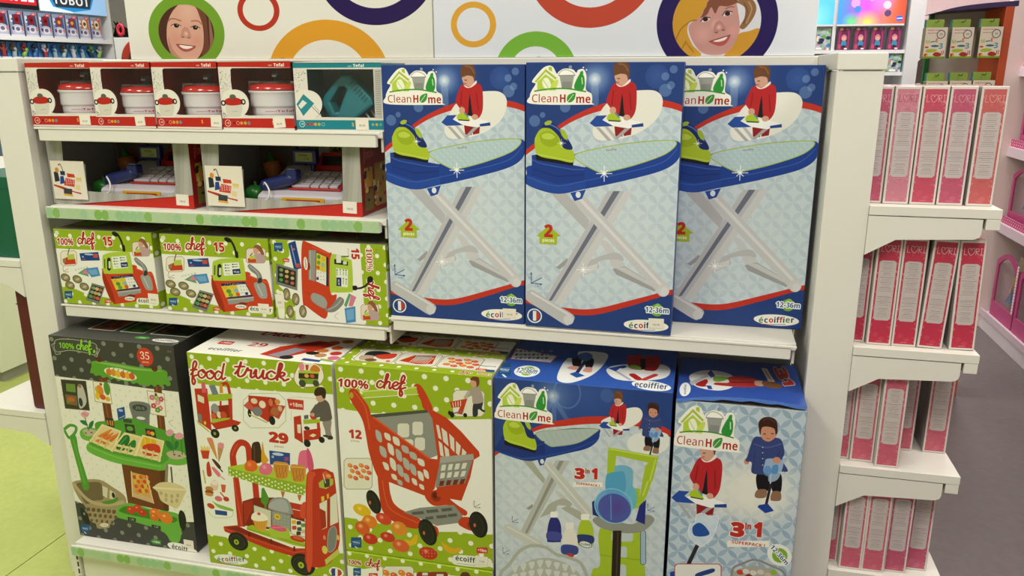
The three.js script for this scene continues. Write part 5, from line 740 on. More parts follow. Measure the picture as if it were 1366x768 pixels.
  tablet(a, [75, 265, 240, 312, 232, 470, 68, 420]); coins(a, []); for (const [x, y] of [[148, 498], [218, 535], [172, 628], [270, 628]]) a.el(x, y, 30, 50, '#6f6440', 0.05).el(x, y, 22, 38, '#8d835c').sp([x - 8, y + 20, x + 4, y - 16, x + 14, y, x, y + 24], '#b9b294');
  a.po([592, 580, 632, 490, 650, 500, 610, 600], '#5c9a6c').po([625, 590, 650, 500, 690, 520, 660, 590], '#cf7a94').po([595, 605, 680, 590, 682, 710, 605, 720], '#4a86b8').po([608, 620, 668, 608, 668, 690, 615, 698], '#6fa2cc').ln([545, 640, 515, 665, 545, 690], '#b09a90', 3, true);
  girl(a, 795, 630, 1); france(a, 96, 142, 32); plus18(a, 152, 242, 50, '18m'); a.sp([85, 485, 120, 480, 130, 560, 125, 680, 85, 670, 78, 560], '#e6e6d4').tx('écoiff', 103, 540, 42, '#2a3a4c', { b: 1, rot: q, w: 100 });
}
// ---------------------------------------------------------------- carton tops and sides
const plainMat = (c) => std(new THREE.Color(c), 0.5);
const dotSide = new Art(256, 400, null, GREEN); dotSide.dots(90, 12, DOT, 20, 20); dotSide.g.fillStyle = CREAM; dotSide.g.fillRect(0, 130, 256, 180);
dotSide.v(0, 0, 1).tx('15', 90, 165, 50, '#b9281c', { b: 1 }).rr(70, 200, 130, 250, 8, '#bd3c22').rr(60, 262, 140, 300, 20, '#dfe0d4', '#6a6a5a', 3).script('chef', 40, 95, 26, '#a5251f', '#f1ecdc');
const darkTop = new Art(860, 640, null, '#4b4c46');
{
  const a = darkTop;
  for (const [x0, x1, c1, c2] of [[150, 330, '#a85a34', '#7d3a2a'], [380, 540, '#4f8a3a', '#35602a'], [590, 850, '#4a4f34', '#2c2f28']]) { a.rr(x0, 200, x1, 500, 2, c2, '#dddac8', 8); for (let i = 0; i < 14; i++) a.el(R(x0 + 25, x1 - 25), R(230, 470), R(12, 30), R(12, 26), [c1, '#b98a3c', '#6a8a3c', '#8a4a30', '#3a3c34'][i % 5]); }
  a.el(590, 565, 50, 20, '#4a9a3a').tx('+18m', 590, 565, 20, '#dfe8cc', { b: 1 }).el(760, 580, 88, 26, '#e6e4d8').tx('ecoiffier', 760, 578, 34, '#2c3a4c', { b: 1, w: 140 }).ln([845, 620, 860, 600], '#dddac8', 4);
}
const truckTop = new Art(880, 640, null, CREAM);
{
  const a = truckTop; a.script('truck', 240, 330, 44, '#a5251f', '#f1ecdc', { w: 0.24, sx: 1.4 }); a.tx('29', 330, 470, 74, '#b9301f', { b: 1, w: 120 }); plus18(a, 130, 480, 90); a.tx('ecoiffier', 190, 570, 46, '#3a4a5a', { b: 1, w: 210 });
  a.po([420, 590, 470, 470, 640, 350, 780, 360, 720, 470, 560, 620], '#b9331f').po([470, 590, 560, 470, 640, 480, 560, 610], '#8d8a96').el(590, 600, 40, 26, '#1c1c18').el(700, 520, 40, 22, '#1c1c18').po([560, 400, 700, 360, 660, 420, 560, 450], '#7a1c12');
  for (const [x, y, c] of [[740, 480, '#c9783a'], [800, 430, '#cf5a2c'], [760, 540, '#b98a5a'], [830, 500, '#b9382a'], [850, 560, '#cf6a8a'], [740, 360, '#b9442c'], [810, 330, '#a8643a']]) a.el(x, y, 34, 26, c); a.po([690, 590, 800, 600, 800, 625, 690, 620], '#23458a').sp([790, 580, 860, 590, 880, 612, 800, 600], '#8aad4a');
}
const trolleyTop = new Art(880, 280, null, GREEN);
{
  const a = trolleyTop; a.dots(100, 12, DOT, 10, 0); a.g.fillStyle = CREAM; a.g.beginPath(); a.g.roundRect(60, 14, 820, 200, 20); a.g.fill();
  for (const [x0, x1] of [[70, 300], [310, 540], [550, 780]].slice(0, 3)) a.rr(x0, 22, x1, 210, 20, '#dfdccb', '#6b6a52', 4);
  a.sp([110, 60, 190, 40, 240, 70, 180, 120, 110, 130], '#22262c').sp([170, 110, 270, 60, 280, 130, 220, 160], '#c8402a').sp([90, 130, 160, 120, 170, 180, 110, 195], '#b5a08c').el(170, 185, 34, 22, '#7a4a30').el(270, 182, 12, 12, '#c8402a');
  a.po([325, 160, 380, 60, 500, 40, 520, 170, 440, 190], '#bb3a1c').po([390, 70, 490, 55, 470, 120, 400, 140], '#8a8b82'); for (let i = 0; i < 8; i++) a.ln([400 + i * 14, 70 + (i % 2) * 8, 390 + i * 14, 170], '#dad6c6', 5);
  fruitDots(a, 665, 110, 92, 12); plus18(a, 800, 190, 60); a.rr(830, 180, 876, 214, 3, '#1f4d80'); a.tx('ecoiffier', 820, 132, 22, '#3a4a5a', { b: 1, rot: Math.PI, w: 96 });
  a.tx('100%', 835, 248, 30, '#a5251f', { b: 1, rot: Math.PI, st: '#f1ecdc', sw: 5, w: 80 }); a.script('chef', 770, 240, 18, '#a5251f', '#f1ecdc', { rot: Math.PI });
}
const superTop = new Art(900, 560, tq(-0.472, -0.044, 0.08, -0.22, 0.822), '#2f55a8');
{
  const a = superTop; a.v(650, 450, 0.1903);
  a.po([160, 150, 205, 75, 490, 130, 445, 175], '#d8dbe0', '#b04a4a', 5); for (let i = 0; i < 26; i++) a.el(205 + (i % 9) * 30, 95 + Math.floor(i / 9) * 24, 12, 8, i % 2 ? '#55607a' : '#8d94a4');
  france(a, 118, 226, 46); a.el(278, 236, 88, 38, '#e4eae4').el(285, 235, 45, 30, '#7fae3a').tx('12-36m', 278, 234, 44, '#23497f', { b: 1, st: '#eef2ea', sw: 8, w: 150 });
  a.sp([490, 270, 540, 170, 640, 100, 830, 110, 830, 170, 740, 260, 600, 315, 510, 310], '#e2e4e2').sp([600, 130, 660, 130, 650, 200, 600, 195], '#1b1b22').sp([690, 140, 745, 150, 735, 210, 690, 205], '#1b1b22').ln([690, 160, 630, 245], '#28304c', 16).po([575, 255, 620, 240, 685, 268, 625, 282], '#2450a0').sp([560, 215, 590, 200, 640, 205, 620, 228], '#d69a8c').sp([670, 235, 700, 208, 735, 215, 725, 245], '#d69a8c').sp([640, 120, 700, 105, 740, 130, 700, 165, 645, 150], '#4a7ab8').po([600, 90, 640, 100, 620, 150, 560, 140], '#24509c');
  a.sp([835, 230, 900, 195, 1050, 185, 1230, 190, 1285, 230, 1240, 285, 1050, 305, 900, 290], '#e2e4e2').sp([985, 130, 1090, 130, 1100, 220, 1000, 215, 985, 170], '#a82022').sp([1100, 140, 1210, 140, 1190, 225, 1105, 228], '#a82022').po([1070, 150, 1110, 150, 1110, 225, 1080, 222], '#17151a').po([845, 215, 960, 195, 985, 205, 900, 238], '#24489c').po([930, 215, 1260, 245, 1255, 262, 900, 240], '#dfe0de').ln([910, 240, 1000, 295], '#a9abb0', 14).ln([1180, 262, 1100, 295], '#b8383a', 22).ln([1020, 262, 1060, 290], '#a82022', 30).sp([990, 205, 1030, 190, 1080, 212, 1060, 225], '#7fae4a');
  a.el(1150, 338, 128, 28, '#e6e8e2', 0.04).tx('ecoiffier', 1148, 337, 46, '#2c3e6a', { b: 1, w: 215 });
}
const narrowTop = new Art(640, 620, tq(-0.036, 0.252, 0.08, -0.2, 0.816), '#2c4ea2');
{
  const a = narrowTop; a.v(890, 475, SP);
  a.sp([150, 130, 200, 95, 300, 85, 420, 110, 470, 160, 440, 220, 340, 240, 200, 200], '#e2e4e2').po([150, 165, 270, 120, 280, 130, 170, 190], '#b4b6ba').sp([195, 180, 270, 150, 270, 200, 220, 200], '#a82022').po([270, 110, 300, 85, 400, 110, 420, 220, 260, 195, 300, 150], '#e8e8e6').po([275, 110, 300, 82, 330, 130, 300, 140], '#24489c').po([268, 195, 300, 200, 310, 228, 280, 225], '#24489c').sp([315, 160, 330, 132, 430, 140, 400, 160, 350, 172], '#7fae3a');
  a.sp([420, 140, 500, 128, 600, 150, 640, 190, 600, 215, 480, 215, 330, 195, 335, 178, 420, 180], '#b5302c').ln([440, 175, 600, 180], '#1c1a20', 8).sp([600, 170, 650, 165, 680, 195, 640, 210, 605, 200], '#cf9f88').sp([650, 175, 700, 165, 785, 195, 770, 222, 700, 220, 665, 205], '#7a5030');
  a.po([645, 70, 685, 75, 740, 172, 695, 170], '#e8e2d4'); a.tx('SUPERPACK', 692, 122, 16, '#b03028', { b: 1, rot: 1.2, w: 95 });
  a.tx('3', 785, 108, 110, '#b92f27', { b: 1, rot: 1.35, st: '#eae6da', sw: 16, w: 95, fw: 10 }).tx('1', 830, 178, 100, '#b92f27', { b: 1, rot: 1.35, st: '#eae6da', sw: 16, w: 60, fw: 10 });
  a.el(122, 212, 38, 45, '#e2e6e2').tx('ecoiffier', 122, 212, 20, '#2c3e6a', { b: 1, rot: -1.6, w: 66 });
}
const blueSide = std(new THREE.Color(0.03, 0.055, 0.2), 0.4), darkSide = std(new THREE.Color(0.03, 0.03, 0.028), 0.5), creamSide = std(new THREE.Color(0.66, 0.64, 0.55), 0.5), kraft = std(new THREE.Color(0.33, 0.3, 0.25), 0.9);
const chefTop = new Art(512, 320, null, '#6f6d5c'); { const a = chefTop; for (let i = 0; i < 26; i++) a.ln([R(0, 512), R(10, 310), R(0, 512), R(10, 310)], ['#8a8874', '#5a584a', '#a59f86'][i % 3], R(3, 12)); a.rr(200, 120, 330, 200, 6, '#8f3524').rr(20, 100, 150, 220, 6, '#95a83c'); }
// ---------------------------------------------------------------- doll carton spines
function spineArt(pink, white, inkc) {
  const a = new Art(160, 720, null, '#d6cfc8');
  a.g.fillStyle = pink; a.g.fillRect(13, 16, 134, 690);
  a.g.globalAlpha = 0.07; for (let i = 0; i < 60; i++) a.el(R(13, 147), R(20, 700), R(6, 20), R(6, 20), i % 2 ? '#ffffff' : '#a02a40'); a.g.globalAlpha = 1;
  a.g.fillStyle = '#d6cfc8'; a.g.fillRect(0, 0, 13, 720); a.g.fillRect(147, 0, 13, 720);
  // thin outlined lettering with a heart for the O
  a.ln([28, 50, 28, 92, 46, 92], inkc, 3).ln([100, 92, 100, 52, 116, 54, 116, 70, 100, 72, 118, 92], inkc, 3).ln([126, 52, 140, 52], inkc, 3).ln([133, 52, 133, 92], inkc, 3).ln([126, 92, 140, 92], inkc, 3).sp([71, 95, 52, 72, 54, 52, 66, 52, 71, 62, 77, 52, 90, 52, 92, 72], null, inkc, 3);
  a.sp2([40, 150, 120, 150, 128, 156, 136, 160, 136, 540, 128, 545, 122, 552, 38, 552, 32, 545, 24, 540, 24, 160, 32, 156], white, '#a8506a', 2);
  seed = 99; for (const [y0, n] of [[166, 8], [262, 9], [392, 6], [470, 6]]) for (let i = 0; i < n; i++) { const w = R(44, 92); a.ln([80 - w / 2, y0 + i * 11.5, 80 + w / 2, y0 + i * 11.5], i % 3 ? '#9a8a90' : '#8a6472', 2.6); }
  a.ln([62, 140, 80, 135, 98, 140], '#a04058', 2, true).ln([62, 565, 80, 570, 98, 565], '#a04058', 2, true).ln([60, 694, 100, 694], '#c98a98', 3);
  seed = 31; for (let i = 0; i < 40; i++) { const x = rnd() < 0.5 ? R(14, 24) : R(136, 148), y = R(30, 690); a.ln([x, y, x + R(-3, 3), y + R(3, 14)], 'rgba(235,225,225,.75)', R(1, 2.4)); }
  return a;
}
const SPINES = [['#c27b8c', '#bdb3b2', '#9a4658'], ['#bd4d62', '#bfb5b3', '#dba9b2'], ['#b85670', '#bfb5b4', '#d09aa8'], ['#c06061', '#bfb5b3', '#d8a39a'], ['#b9354c', '#c0b6b3', '#e0c0c4'], ['#c55f72', '#c2b8b4', '#dfb8c0']].map((c) => spineArt(...c).mat({ roughness: 0.25, clearcoat: 0.4, clearcoatRoughness: 0.2 }));

// ---------------------------------------------------------------- window cartons with toy pots
const stickerMats = {};
function price(parent, text, x, y, z, w = 0.03, h = 0.022, rot = 0) {
  if (!stickerMats[text]) { const a = new Art(128, 94, null, '#e6e0d0'); a.tx(text, 64, 60, 24, '#3b3730', { w: 62 }); stickerMats[text] = a.mat({ roughness: 0.7 }); }
  return add('price_sticker', new THREE.BoxGeometry(w, h, 0.0008), stickerMats[text], parent, [x, y, z + 0.0006], [0, 0, rot]);
}
const film = phy(0xffffff, 0.06, { transmission: 1, thickness: 0, ior: 1.45, specularIntensity: 0.6 });
function windowPanel(a, pts, w, h, t = 0.0012) { // carton front with the window cut out; outline read in the print's own crop
  const q = []; for (let i = 0; i < pts.length; i += 2) { const [x, y] = a.P(pts[i], pts[i + 1]); q.push(Math.min(w, Math.max(0, x / a.W * w)), Math.min(h, Math.max(0, h - y / a.H * h))); }
  return plate(q, t, w, h);
}
function shellCarton(o, w, h, d, side, inner, opts = {}) { // back, floor, lid and sides of an open-fronted carton; origin bottom left front
  add('back_wall', bx(0, w, 0, h, -d, -d + 0.0015, 0), inner, o);
  add('bottom_wall', bx(0, w, 0, 0.0015, -d + 0.0015, -0.0015, 0), side, o);
  add('top_wall', bx(0, w, h - 0.0015, h, -d + 0.0015, -0.0015, 0), opts.top || side, o);
  add('side_wall', bx(0, 0.0015, 0.0015, h - 0.0015, -d + 0.0015, -0.0015, 0), side, o);
  add('side_wall', bx(w - 0.0015, w, 0.0015, h - 0.0015, -d + 0.0015, -(opts.cut || 0.0015), 0), opts.right || side, o);
}
const PW = 0.201, PH = 0.1675, PD = 0.165;
const potArt = new Art(480, 400, null, '#d9d5ca');
{
  const a = potArt; a.h = solve8([[205, 105], [672, 110], [693, 545], [235, 540]], [[0, 0], [480, 0], [480, 400], [0, 400]]); a.k0 = 0.98; a.v(0, 0, 1);
  a.po([190, 110, 700, 112, 700, 152, 190, 140], '#b5281e').tx('mini', 545, 135, 12, '#f2ece2').tx('Tefal', 602, 134, 25, '#f5f0e6', { b: 1, w: 72 });
  seed = 5; for (let i = 0; i < 46; i++) a.rr(...((x, y) => [x, y, x + 4, y + 4])(R(215, 300), R(152, 300)), 1, '#3a3634'); for (let i = 0; i < 20; i++) a.rr(...((x, y) => [x, y, x + 4, y + 4])(R(232, 268), R(430, 462)), 1, '#3a3634'); for (let i = 0; i < 10; i++) a.ln([215 + R(0, 60), 240 + R(0, 70), 240 + R(0, 40), 240 + R(0, 70)], '#c4c0b4', 2);
  a.el(312, 378, 92, 92, '#e2ded2'); a.sp([258, 375, 355, 375, 352, 450, 330, 460, 282, 460, 262, 450], '#cfcbbd').sp([250, 352, 300, 335, 355, 350, 360, 378, 300, 388, 255, 380], '#b5281e').el(300, 332, 22, 14, '#5a5c50').el(238, 372, 13, 13, null, 0, '#22201e', 8).el(368, 365, 13, 13, null, 0, '#22201e', 8).ln([296, 428, 330, 424], '#8a8478', 2);
  a.po([225, 470, 700, 470, 700, 532, 230, 528], '#b5281e').el(265, 500, 19, 19, null, 0, '#eee6da', 3).tx('+3', 265, 500, 17, '#f2ece2', { b: 1 }); for (const [x, c] of [[306, '#7a1a14'], [330, null], [354, '#d9962c'], [378, '#b9a02c'], [402, '#5a8a94']]) a.el(x, 500, 10, 10, c, 0, '#e8c8b4', c ? 0.5 : 2); a.tx('S', 557, 497, 30, '#e8b83a', { b: 1 });
}
const red1 = std(new THREE.Color(0.42, 0.03, 0.022), 0.45), redIn = std(new THREE.Color(0.34, 0.035, 0.03), 0.7), potWhite = phy(new THREE.Color(0.72, 0.68, 0.70), 0.3), lidRed = phy(new THREE.Color(0.5, 0.02, 0.018), 0.16, { clearcoat: 0.6 }), knobG = std(new THREE.Color(0.12, 0.12, 0.12), 0.3), silver = std(new THREE.Color(0.62, 0.6, 0.62), 0.35, { metalness: 0.4 }), handleWhite = std(new THREE.Color(0.68, 0.66, 0.68), 0.4);
const potOutline = (() => { const p = [205, 105, 672, 110, 674, 153, 300, 150, 289, 160, 290, 230, 296, 290]; for (let i = 0; i <= 12; i++) { const t = -1.72 + i * (1.72 + 0.85) / 12; p.push(312 + 92 * Math.cos(t), 378 + 92 * Math.sin(t)); } p.push(400, 452, 690, 452, 693, 545, 235, 540); return p; })();
const potBoxes = [[-1.783, 0.203, -0.010, 'with red banded carton beside the left end panel'], [-1.5785, 0.178, -0.008, ''], [-1.3985, 0.188, -0.012, ''], [-1.2085, 0.2, -0.016, '']];
const potPanelGeo = windowPanel(potArt, potOutline, PW, PH), potPanelMat = potArt.mat({ roughness: 0.35 });
function makePotBox(label) {
  const o = thing('pot_set_carton', label, 'toy box', [0, 0, 0], 'red and white pot cartons on the top shelf');
  add('front_panel', potPanelGeo, potPanelMat, o);
  shellCarton(o, PW, PH, PD, red1, redIn, { cut: 0.05, top: creamSide });
  const f = (pts) => pts; add('window_film', bx(0.034, PW - 0.0008, 0.033, PH - 0.017, -0.0022, -0.0016, 0), film, o);
  add('side_film', bx(PW - 0.0012, PW - 0.0006, 0.004, PH - 0.004, -0.05, -0.0024, 0), film, o);
  add('top_flap', bx(0.004, PW - 0.004, PH, PH + 0.0012, -0.06, -0.001, 0), creamSide, o, [0, 0, 0], [0.012, 0, 0]);
  return o;
}
const potLabelTex = (() => { const a = new Art(512, 64, null, '#dcd6d8'); a.v(0, 0, 1); for (const x of [128]) a.tx('mini', x - 30, 34, 18, '#a53a48', { b: 1 }).tx('Tefal', x + 16, 32, 34, '#a52a3a', { b: 1, w: 56 }); return a.mat({ roughness: 0.3 }); })();
function makePot(label) {
  const o = thing('toy_pot', label, 'toy pot', [0, 0, 0], 'toy pots in the red cartons');
  const r = 0.066;
  add('body', lathe([[0.001, 0.002], [r - 0.008, 0.002], [r - 0.003, 0.008], [r - 0.003, 0.05], [r, 0.052], [r + 0.001, 0.056], [r, 0.082], [r + 0.004, 0.086], [r + 0.004, 0.09], [r - 0.006, 0.09], [0.001, 0.088]], 48), potWhite, o);
  add('name_band', new THREE.CylinderGeometry(r - 0.0024, r - 0.0024, 0.014, 48, 1, true), potLabelTex, o, [0, 0.0425, 0], [0, -1.0, 0]);
  const lid = add('lid', lathe([[0.001, 0.091], [r + 0.003, 0.0905], [r + 0.004, 0.094], [r, 0.103], [r - 0.012, 0.107], [0.03, 0.111], [0.001, 0.113]], 48), lidRed, o);
  add('lid_plate', lathe([[0.044, 0.1085], [0.04, 0.1125], [0.001, 0.1145]], 32), knobG, lid);
  add('knob', lathe([[0.001, 0.1145], [0.007, 0.1145], [0.007, 0.121], [0.012, 0.125], [0.0125, 0.131], [0.009, 0.135], [0.001, 0.136]], 20), knobG, lid);
  add('knob_button', bx(-0.006, 0.006, 0.1225, 0.1275, 0.0085, 0.0135, 0.001), silver, lid);
  for (const s of [-1, 1]) add('bracket_handle', merge([bx(s * 0.056 - 0.0185, s * 0.056 + 0.0185, 0.108, 0.1125, -0.009, 0.009, 0.001), bx(s * 0.0725 - 0.002, s * 0.0725 + 0.002, 0.084, 0.1125, -0.009, 0.009, 0.001)]), handleWhite, o);
  return o;
}
const potLab = ['white toy pot with red lid, in the carton beside the left end panel', 'white toy pot with red lid, in the second red carton from the left end panel', 'white toy pot with red lid, in the third red carton from the left end panel', 'white toy pot with red lid, in the carton next to the teal mixer carton'];
const cartLab = ['red and white window carton with toy pot, beside the left end panel', 'red and white window carton with toy pot, second from the left end panel', 'red and white window carton with toy pot, third from the left end panel', 'red and white window carton with toy pot, next to the teal mixer carton'];
let potBox0, pot0;
potBoxes.forEach(([x, w, z], i) => {
  const b = i ? copy(potBox0, cartLab[i]) : (potBox0 = makePotBox(cartLab[0])); b.position.set(x, 1.3972, z); b.scale.x = w / PW; potBoxes[i].box = b;
  const p = i ? copy(pot0, potLab[i]) : (pot0 = makePot(potLab[0])); p.position.set(x + w * 0.585, 1.3988, z - 0.079); p.scale.setScalar(w < 0.185 ? 0.96 : w < 0.195 ? 0.99 : 1.04);
});
potBoxes.forEach((q, i) => price(q.box, '40.95', [0.165, 0.15, 0.186, 0.16][i], 0.019, 0, 0.033, 0.026, [0, 0.05, -0.04, 0.08][i]));
// mixer carton
{
  const w = 0.232, h = 0.163, x0 = -1.0035, z0 = -0.02;
  const a = new Art(560, 394, null, '#d9d5ca'); a.h = solve8([[675, 112], [1245, 118], [1252, 552], [705, 545]], [[0, 0], [560, 0], [560, 394], [0, 394]]); a.k0 = 0.96; a.v(0, 0, 1);
  const teal = '#1f7f8a'; a.po([670, 112, 1260, 110, 1260, 150, 670, 146], teal).tx('mini', 1045, 138, 12, '#e4f0ec').tx('Tefal', 1102, 136, 25, '#eef4f0', { b: 1, w: 74 });
  seed = 6; for (let i = 0; i < 40; i++) a.rr(...((x, y) => [x, y, x + 4, y + 4])(R(685, 758), R(155, 320)), 1, '#3a3634'); for (let i = 0; i < 16; i++) a.rr(...((x, y) => [x, y, x + 4, y + 4])(R(770, 850), R(430, 462)), 1, '#3a3634');
  a.el(768, 382, 100, 92, '#e2ded2').po([745, 315, 815, 375, 745, 455, 700, 380], '#2b8792').po([740, 352, 768, 372, 730, 410, 712, 388], '#e2ded2').ln([800, 395, 850, 445], '#8a8a88', 5).ln([815, 390, 845, 425], '#8a8a88', 3);
  a.po([695, 480, 1260, 482, 1260, 540, 700, 538], teal).el(737, 505, 18, 18, null, 0, '#e4f0ec', 3).tx('+3', 737, 505, 16, '#eef4f0', { b: 1 }); for (const [x, c] of [[773, '#a8321f'], [798, '#b53a2a'], [822, '#d9962c'], [846, '#b9a02c'], [872, null]]) a.el(x, 507, 10, 10, c, 0, '#b9d8d4', c ? 0.5 : 2); a.tx('S', 1060, 508, 30, '#e8b83a', { b: 1 }); for (let i = 0; i < 3; i++) a.el(1185 + i * 24, 508, 9, 9, ['#8aa0a0', '#c9a03c', '#6a9a94'][i]);
  a.rr(1200, 160, 1245, 470, 2, '#b5b3ac'); for (let i = 0; i < 20; i++) a.ln([1208, 175 + i * 14, 1236, 175 + i * 14], '#7a7874', 3);
  const out = [675, 112, 1245, 118, 1252, 552, 705, 545], hole = [766, 155, 1195, 160, 1200, 466]; hole.push(862, 462); for (let i = 10; i >= 0; i--) { const t = -1.5 + i * (1.5 + 0.6) / 10; hole.push(768 + 98 * Math.cos(t), 382 + 92 * Math.sin(t)); }
  const cv = (p) => { const q = []; for (let i = 0; i < p.length; i += 2) { const [x, y] = a.P(p[i], p[i + 1]); q.push(x / a.W * w, h - y / a.H * h); } return q; };
  const o = thing('mixer_carton', 'teal and white window carton with toy hand mixer beside the blue ironing cartons', 'toy box', [x0, 1.3972, z0]);
  add('front_panel', plate(cv(out), 0.0012, w, h, 0, [cv(hole)]), a.mat({ roughness: 0.35 }), o);
  shellCarton(o, w, h, 0.16, std(new THREE.Color(0.02, 0.2, 0.24), 0.45), std(new THREE.Color(0.24, 0.25, 0.22), 0.7), { top: creamSide });
  add('window_film', bx(0.03, w - 0.02, 0.03, h - 0.015, -0.0022, -0.0016, 0), film, o);
  add('top_flap', bx(0.003, w - 0.003, h, h + 0.0012, -0.09, -0.001, 0), creamSide, o, [0, 0, 0], [0.014, 0, 0]);
  price(o, '40.95', 0.176, 0.018, 0, 0.034, 0.028, 0.02);
  // the mixer: tilted body with a grip opening, ribs, beaters
  const m = thing('toy_hand_mixer', 'teal toy hand mixer with grey beaters behind the carton window', 'toy mixer', [x0 + 0.118, 1.4015, z0 - 0.075]);
  const tealM = phy(new THREE.Color(0.012, 0.19, 0.22), 0.3);
  const bodyP = [-0.046, 0.018, -0.03, 0.002, -0.012, 0.004, 0.03, 0.034, 0.062, 0.056, 0.058, 0.066, 0.03, 0.096, 0.006, 0.118, -0.012, 0.12, -0.024, 0.112, -0.062, 0.07, -0.066, 0.056];
  const gripP = [-0.056, 0.06, -0.026, 0.102, -0.006, 0.104, 0.004, 0.09, -0.024, 0.03, -0.042, 0.028];
  const body = add('housing', plate(bodyP, 0.034, 0, 0, 0.006, [gripP]), tealM, m, [0, 0.004, 0.02]);
  for (let i = 0; i < 7; i++) add('vent_rib', bx(-0.008, 0.008, -0.0009, 0.0009, 0, 0.002, 0), std(new THREE.Color(0.01, 0.12, 0.14), 0.5), body, [0.012 + i * 0.0062, 0.106 - i * 0.0066, 0.0062], [0, 0, 0.75]);
  for (const s of [0, 1]) { const b = add('beater', tube([[0.034 + s * 0.014, 0.042, 0.004 - s * 0.012], [0.048 + s * 0.014, 0.022, 0.004 - s * 0.012], [0.06 + s * 0.014, 0.006, 0.004 - s * 0.012]], 0.003, 12), silver, m); add('whisk_wire', tube([[0.052 + s * 0.014, 0.018, 0.004 - s * 0.012], [0.064 + s * 0.014, 0.012, 0.01 - s * 0.012], [0.066 + s * 0.014, 0.004, 0.004 - s * 0.012]], 0.0014, 14, 6), silver, b); }
}

// ---------------------------------------------------------------- open cartons with toy tills
const RW = 0.448, RH = 0.192, RD = 0.27;
const tillFront = new Art(900, 386, null, '#a3a29a');
{
  const a = tillFront; a.h = solve8([[50, 95], [1120, 120], [1140, 590], [88, 560]], [[0, 30], [900, 30], [900, 386], [0, 386]]); a.k0 = 0.82; a.v(0, 0, 1);
  for (let i = 0; i < 20; i++) a.po([40 + i * 60, 600, 75 + i * 60, 600, 110 + i * 60, 60, 80 + i * 60, 60], i % 2 ? '#adaca3' : '#9a9991');
  a.po([60, 590, 200, 566, 1150, 490, 1150, 620, 60, 620], '#7a1a14').po([180, 578, 1150, 494, 1150, 620, 60, 620], '#bb2b20');
}
const tillPanelMat = tillFront.mat({ roughness: 0.5 }), tillPanelGeo = (() => { const a = tillFront, q = []; const pts = [50, 40, 175, 40, 178, 250, 190, 262, 345, 272, 345, 468, 600, 484, 820, 490, 880, 500, 1000, 470, 1012, 440, 1005, 40, 1118, 40, 1140, 590, 88, 560]; for (let i = 0; i < pts.length; i += 2) { const [x, y] = a.P(pts[i], pts[i + 1]); q.push(Math.min(RW, Math.max(0, x / a.W * RW)), Math.min(RH, Math.max(0, RH - y / a.H * RH))); } return plate(q, 0.0015, RW, RH); })();
const cardArt = new Art(320, 330, null, '#e2dbcb');
{
  const a = cardArt; a.h = solve8([[95, 270], [352, 290], [340, 525], [105, 520]], [[0, 0], [320, 0], [320, 330], [0, 330]]); a.k0 = 1.28; a.v(0, 0, 1);
  a.ln([165, 305, 178, 300, 192, 345], '#33302c', 5, true).el(165, 303, 6, 6, '#b5342a').po([168, 345, 205, 348, 204, 375, 170, 372], '#22304f').po([118, 350, 150, 345, 158, 410, 120, 415], '#262c3c').el(145, 338, 14, 18, '#cf8a3a').po([165, 380, 190, 378, 195, 425, 158, 430], '#22408c').po([218, 362, 272, 370, 275, 392, 220, 388], '#c23a2c').po([205, 392, 272, 405, 262, 450, 185, 438], '#c4433a'); for (let i = 0; i < 12; i++) a.el(208 + (i % 4) * 16, 405 + Math.floor(i / 4) * 12, 4, 3, '#e8d8d4'); a.po([280, 390, 320, 395, 318, 420, 278, 416], '#d9c26a').po([272, 435, 300, 440, 298, 470, 265, 462], '#d9c26a').po([108, 430, 180, 448, 250, 475, 300, 485, 300, 494, 180, 465, 108, 440], '#b5342a').po([180, 455, 240, 462, 235, 495, 176, 488], '#3a3c44').po([176, 488, 240, 495, 238, 508, 174, 498], '#d9a23a').po([262, 400, 325, 410, 320, 490, 255, 470], 'rgba(225,215,200,.4)');
}
const tillSideArt = new Art(400, 300, null, '#8f1f18');
{
  const a = tillSideArt; a.script('food', 30, 70, 22, '#c95a4a', null).tx('Super', 90, 60, 40, '#c04a3c', { b: 1, rot: -0.1 }); a.rr(30, 110, 110, 190, 3, '#c9963a').rr(30, 200, 110, 285, 3, '#7a6a34').rr(130, 100, 250, 280, 3, '#a8843a').rr(270, 90, 380, 180, 3, '#6a5a3a').rr(270, 195, 380, 285, 3, '#8a7430'); for (let i = 0; i < 40; i++) a.el(R(35, 375), R(112, 280), R(5, 16), R(5, 14), ['#22284a', '#b5342a', '#c9b08a', '#3a2a22', '#d9c26a'][i % 5]);
}
const innerBack = new Art(512, 220, null, '#7d7265'); { const a = innerBack; a.rr(230, 20, 470, 180, 3, '#cfcbbc').rr(270, 28, 350, 70, 3, '#a8963a').tx('200', 310, 50, 36, '#5a4a1c', { b: 1 }); for (let i = 0; i < 6; i++) a.el(355 + i * 20, 95, 6, 10, '#7a776a').ln([355 + i * 20, 112, 355 + i * 20, 160], '#8a8778', 4); a.rr(476, 30, 510, 120, 2, '#b59a3a').rr(10, 30, 200, 200, 4, '#6b5f54').el(70, 120, 40, 50, '#8a5a3a').el(140, 140, 40, 36, '#6a7a4a'); }
const innerMat = innerBack.mat({ roughness: 0.6 }), cardMat = cardArt.mat({ roughness: 0.5 }), cardSide = std(new THREE.Color(0.6, 0.57, 0.5), 0.7);
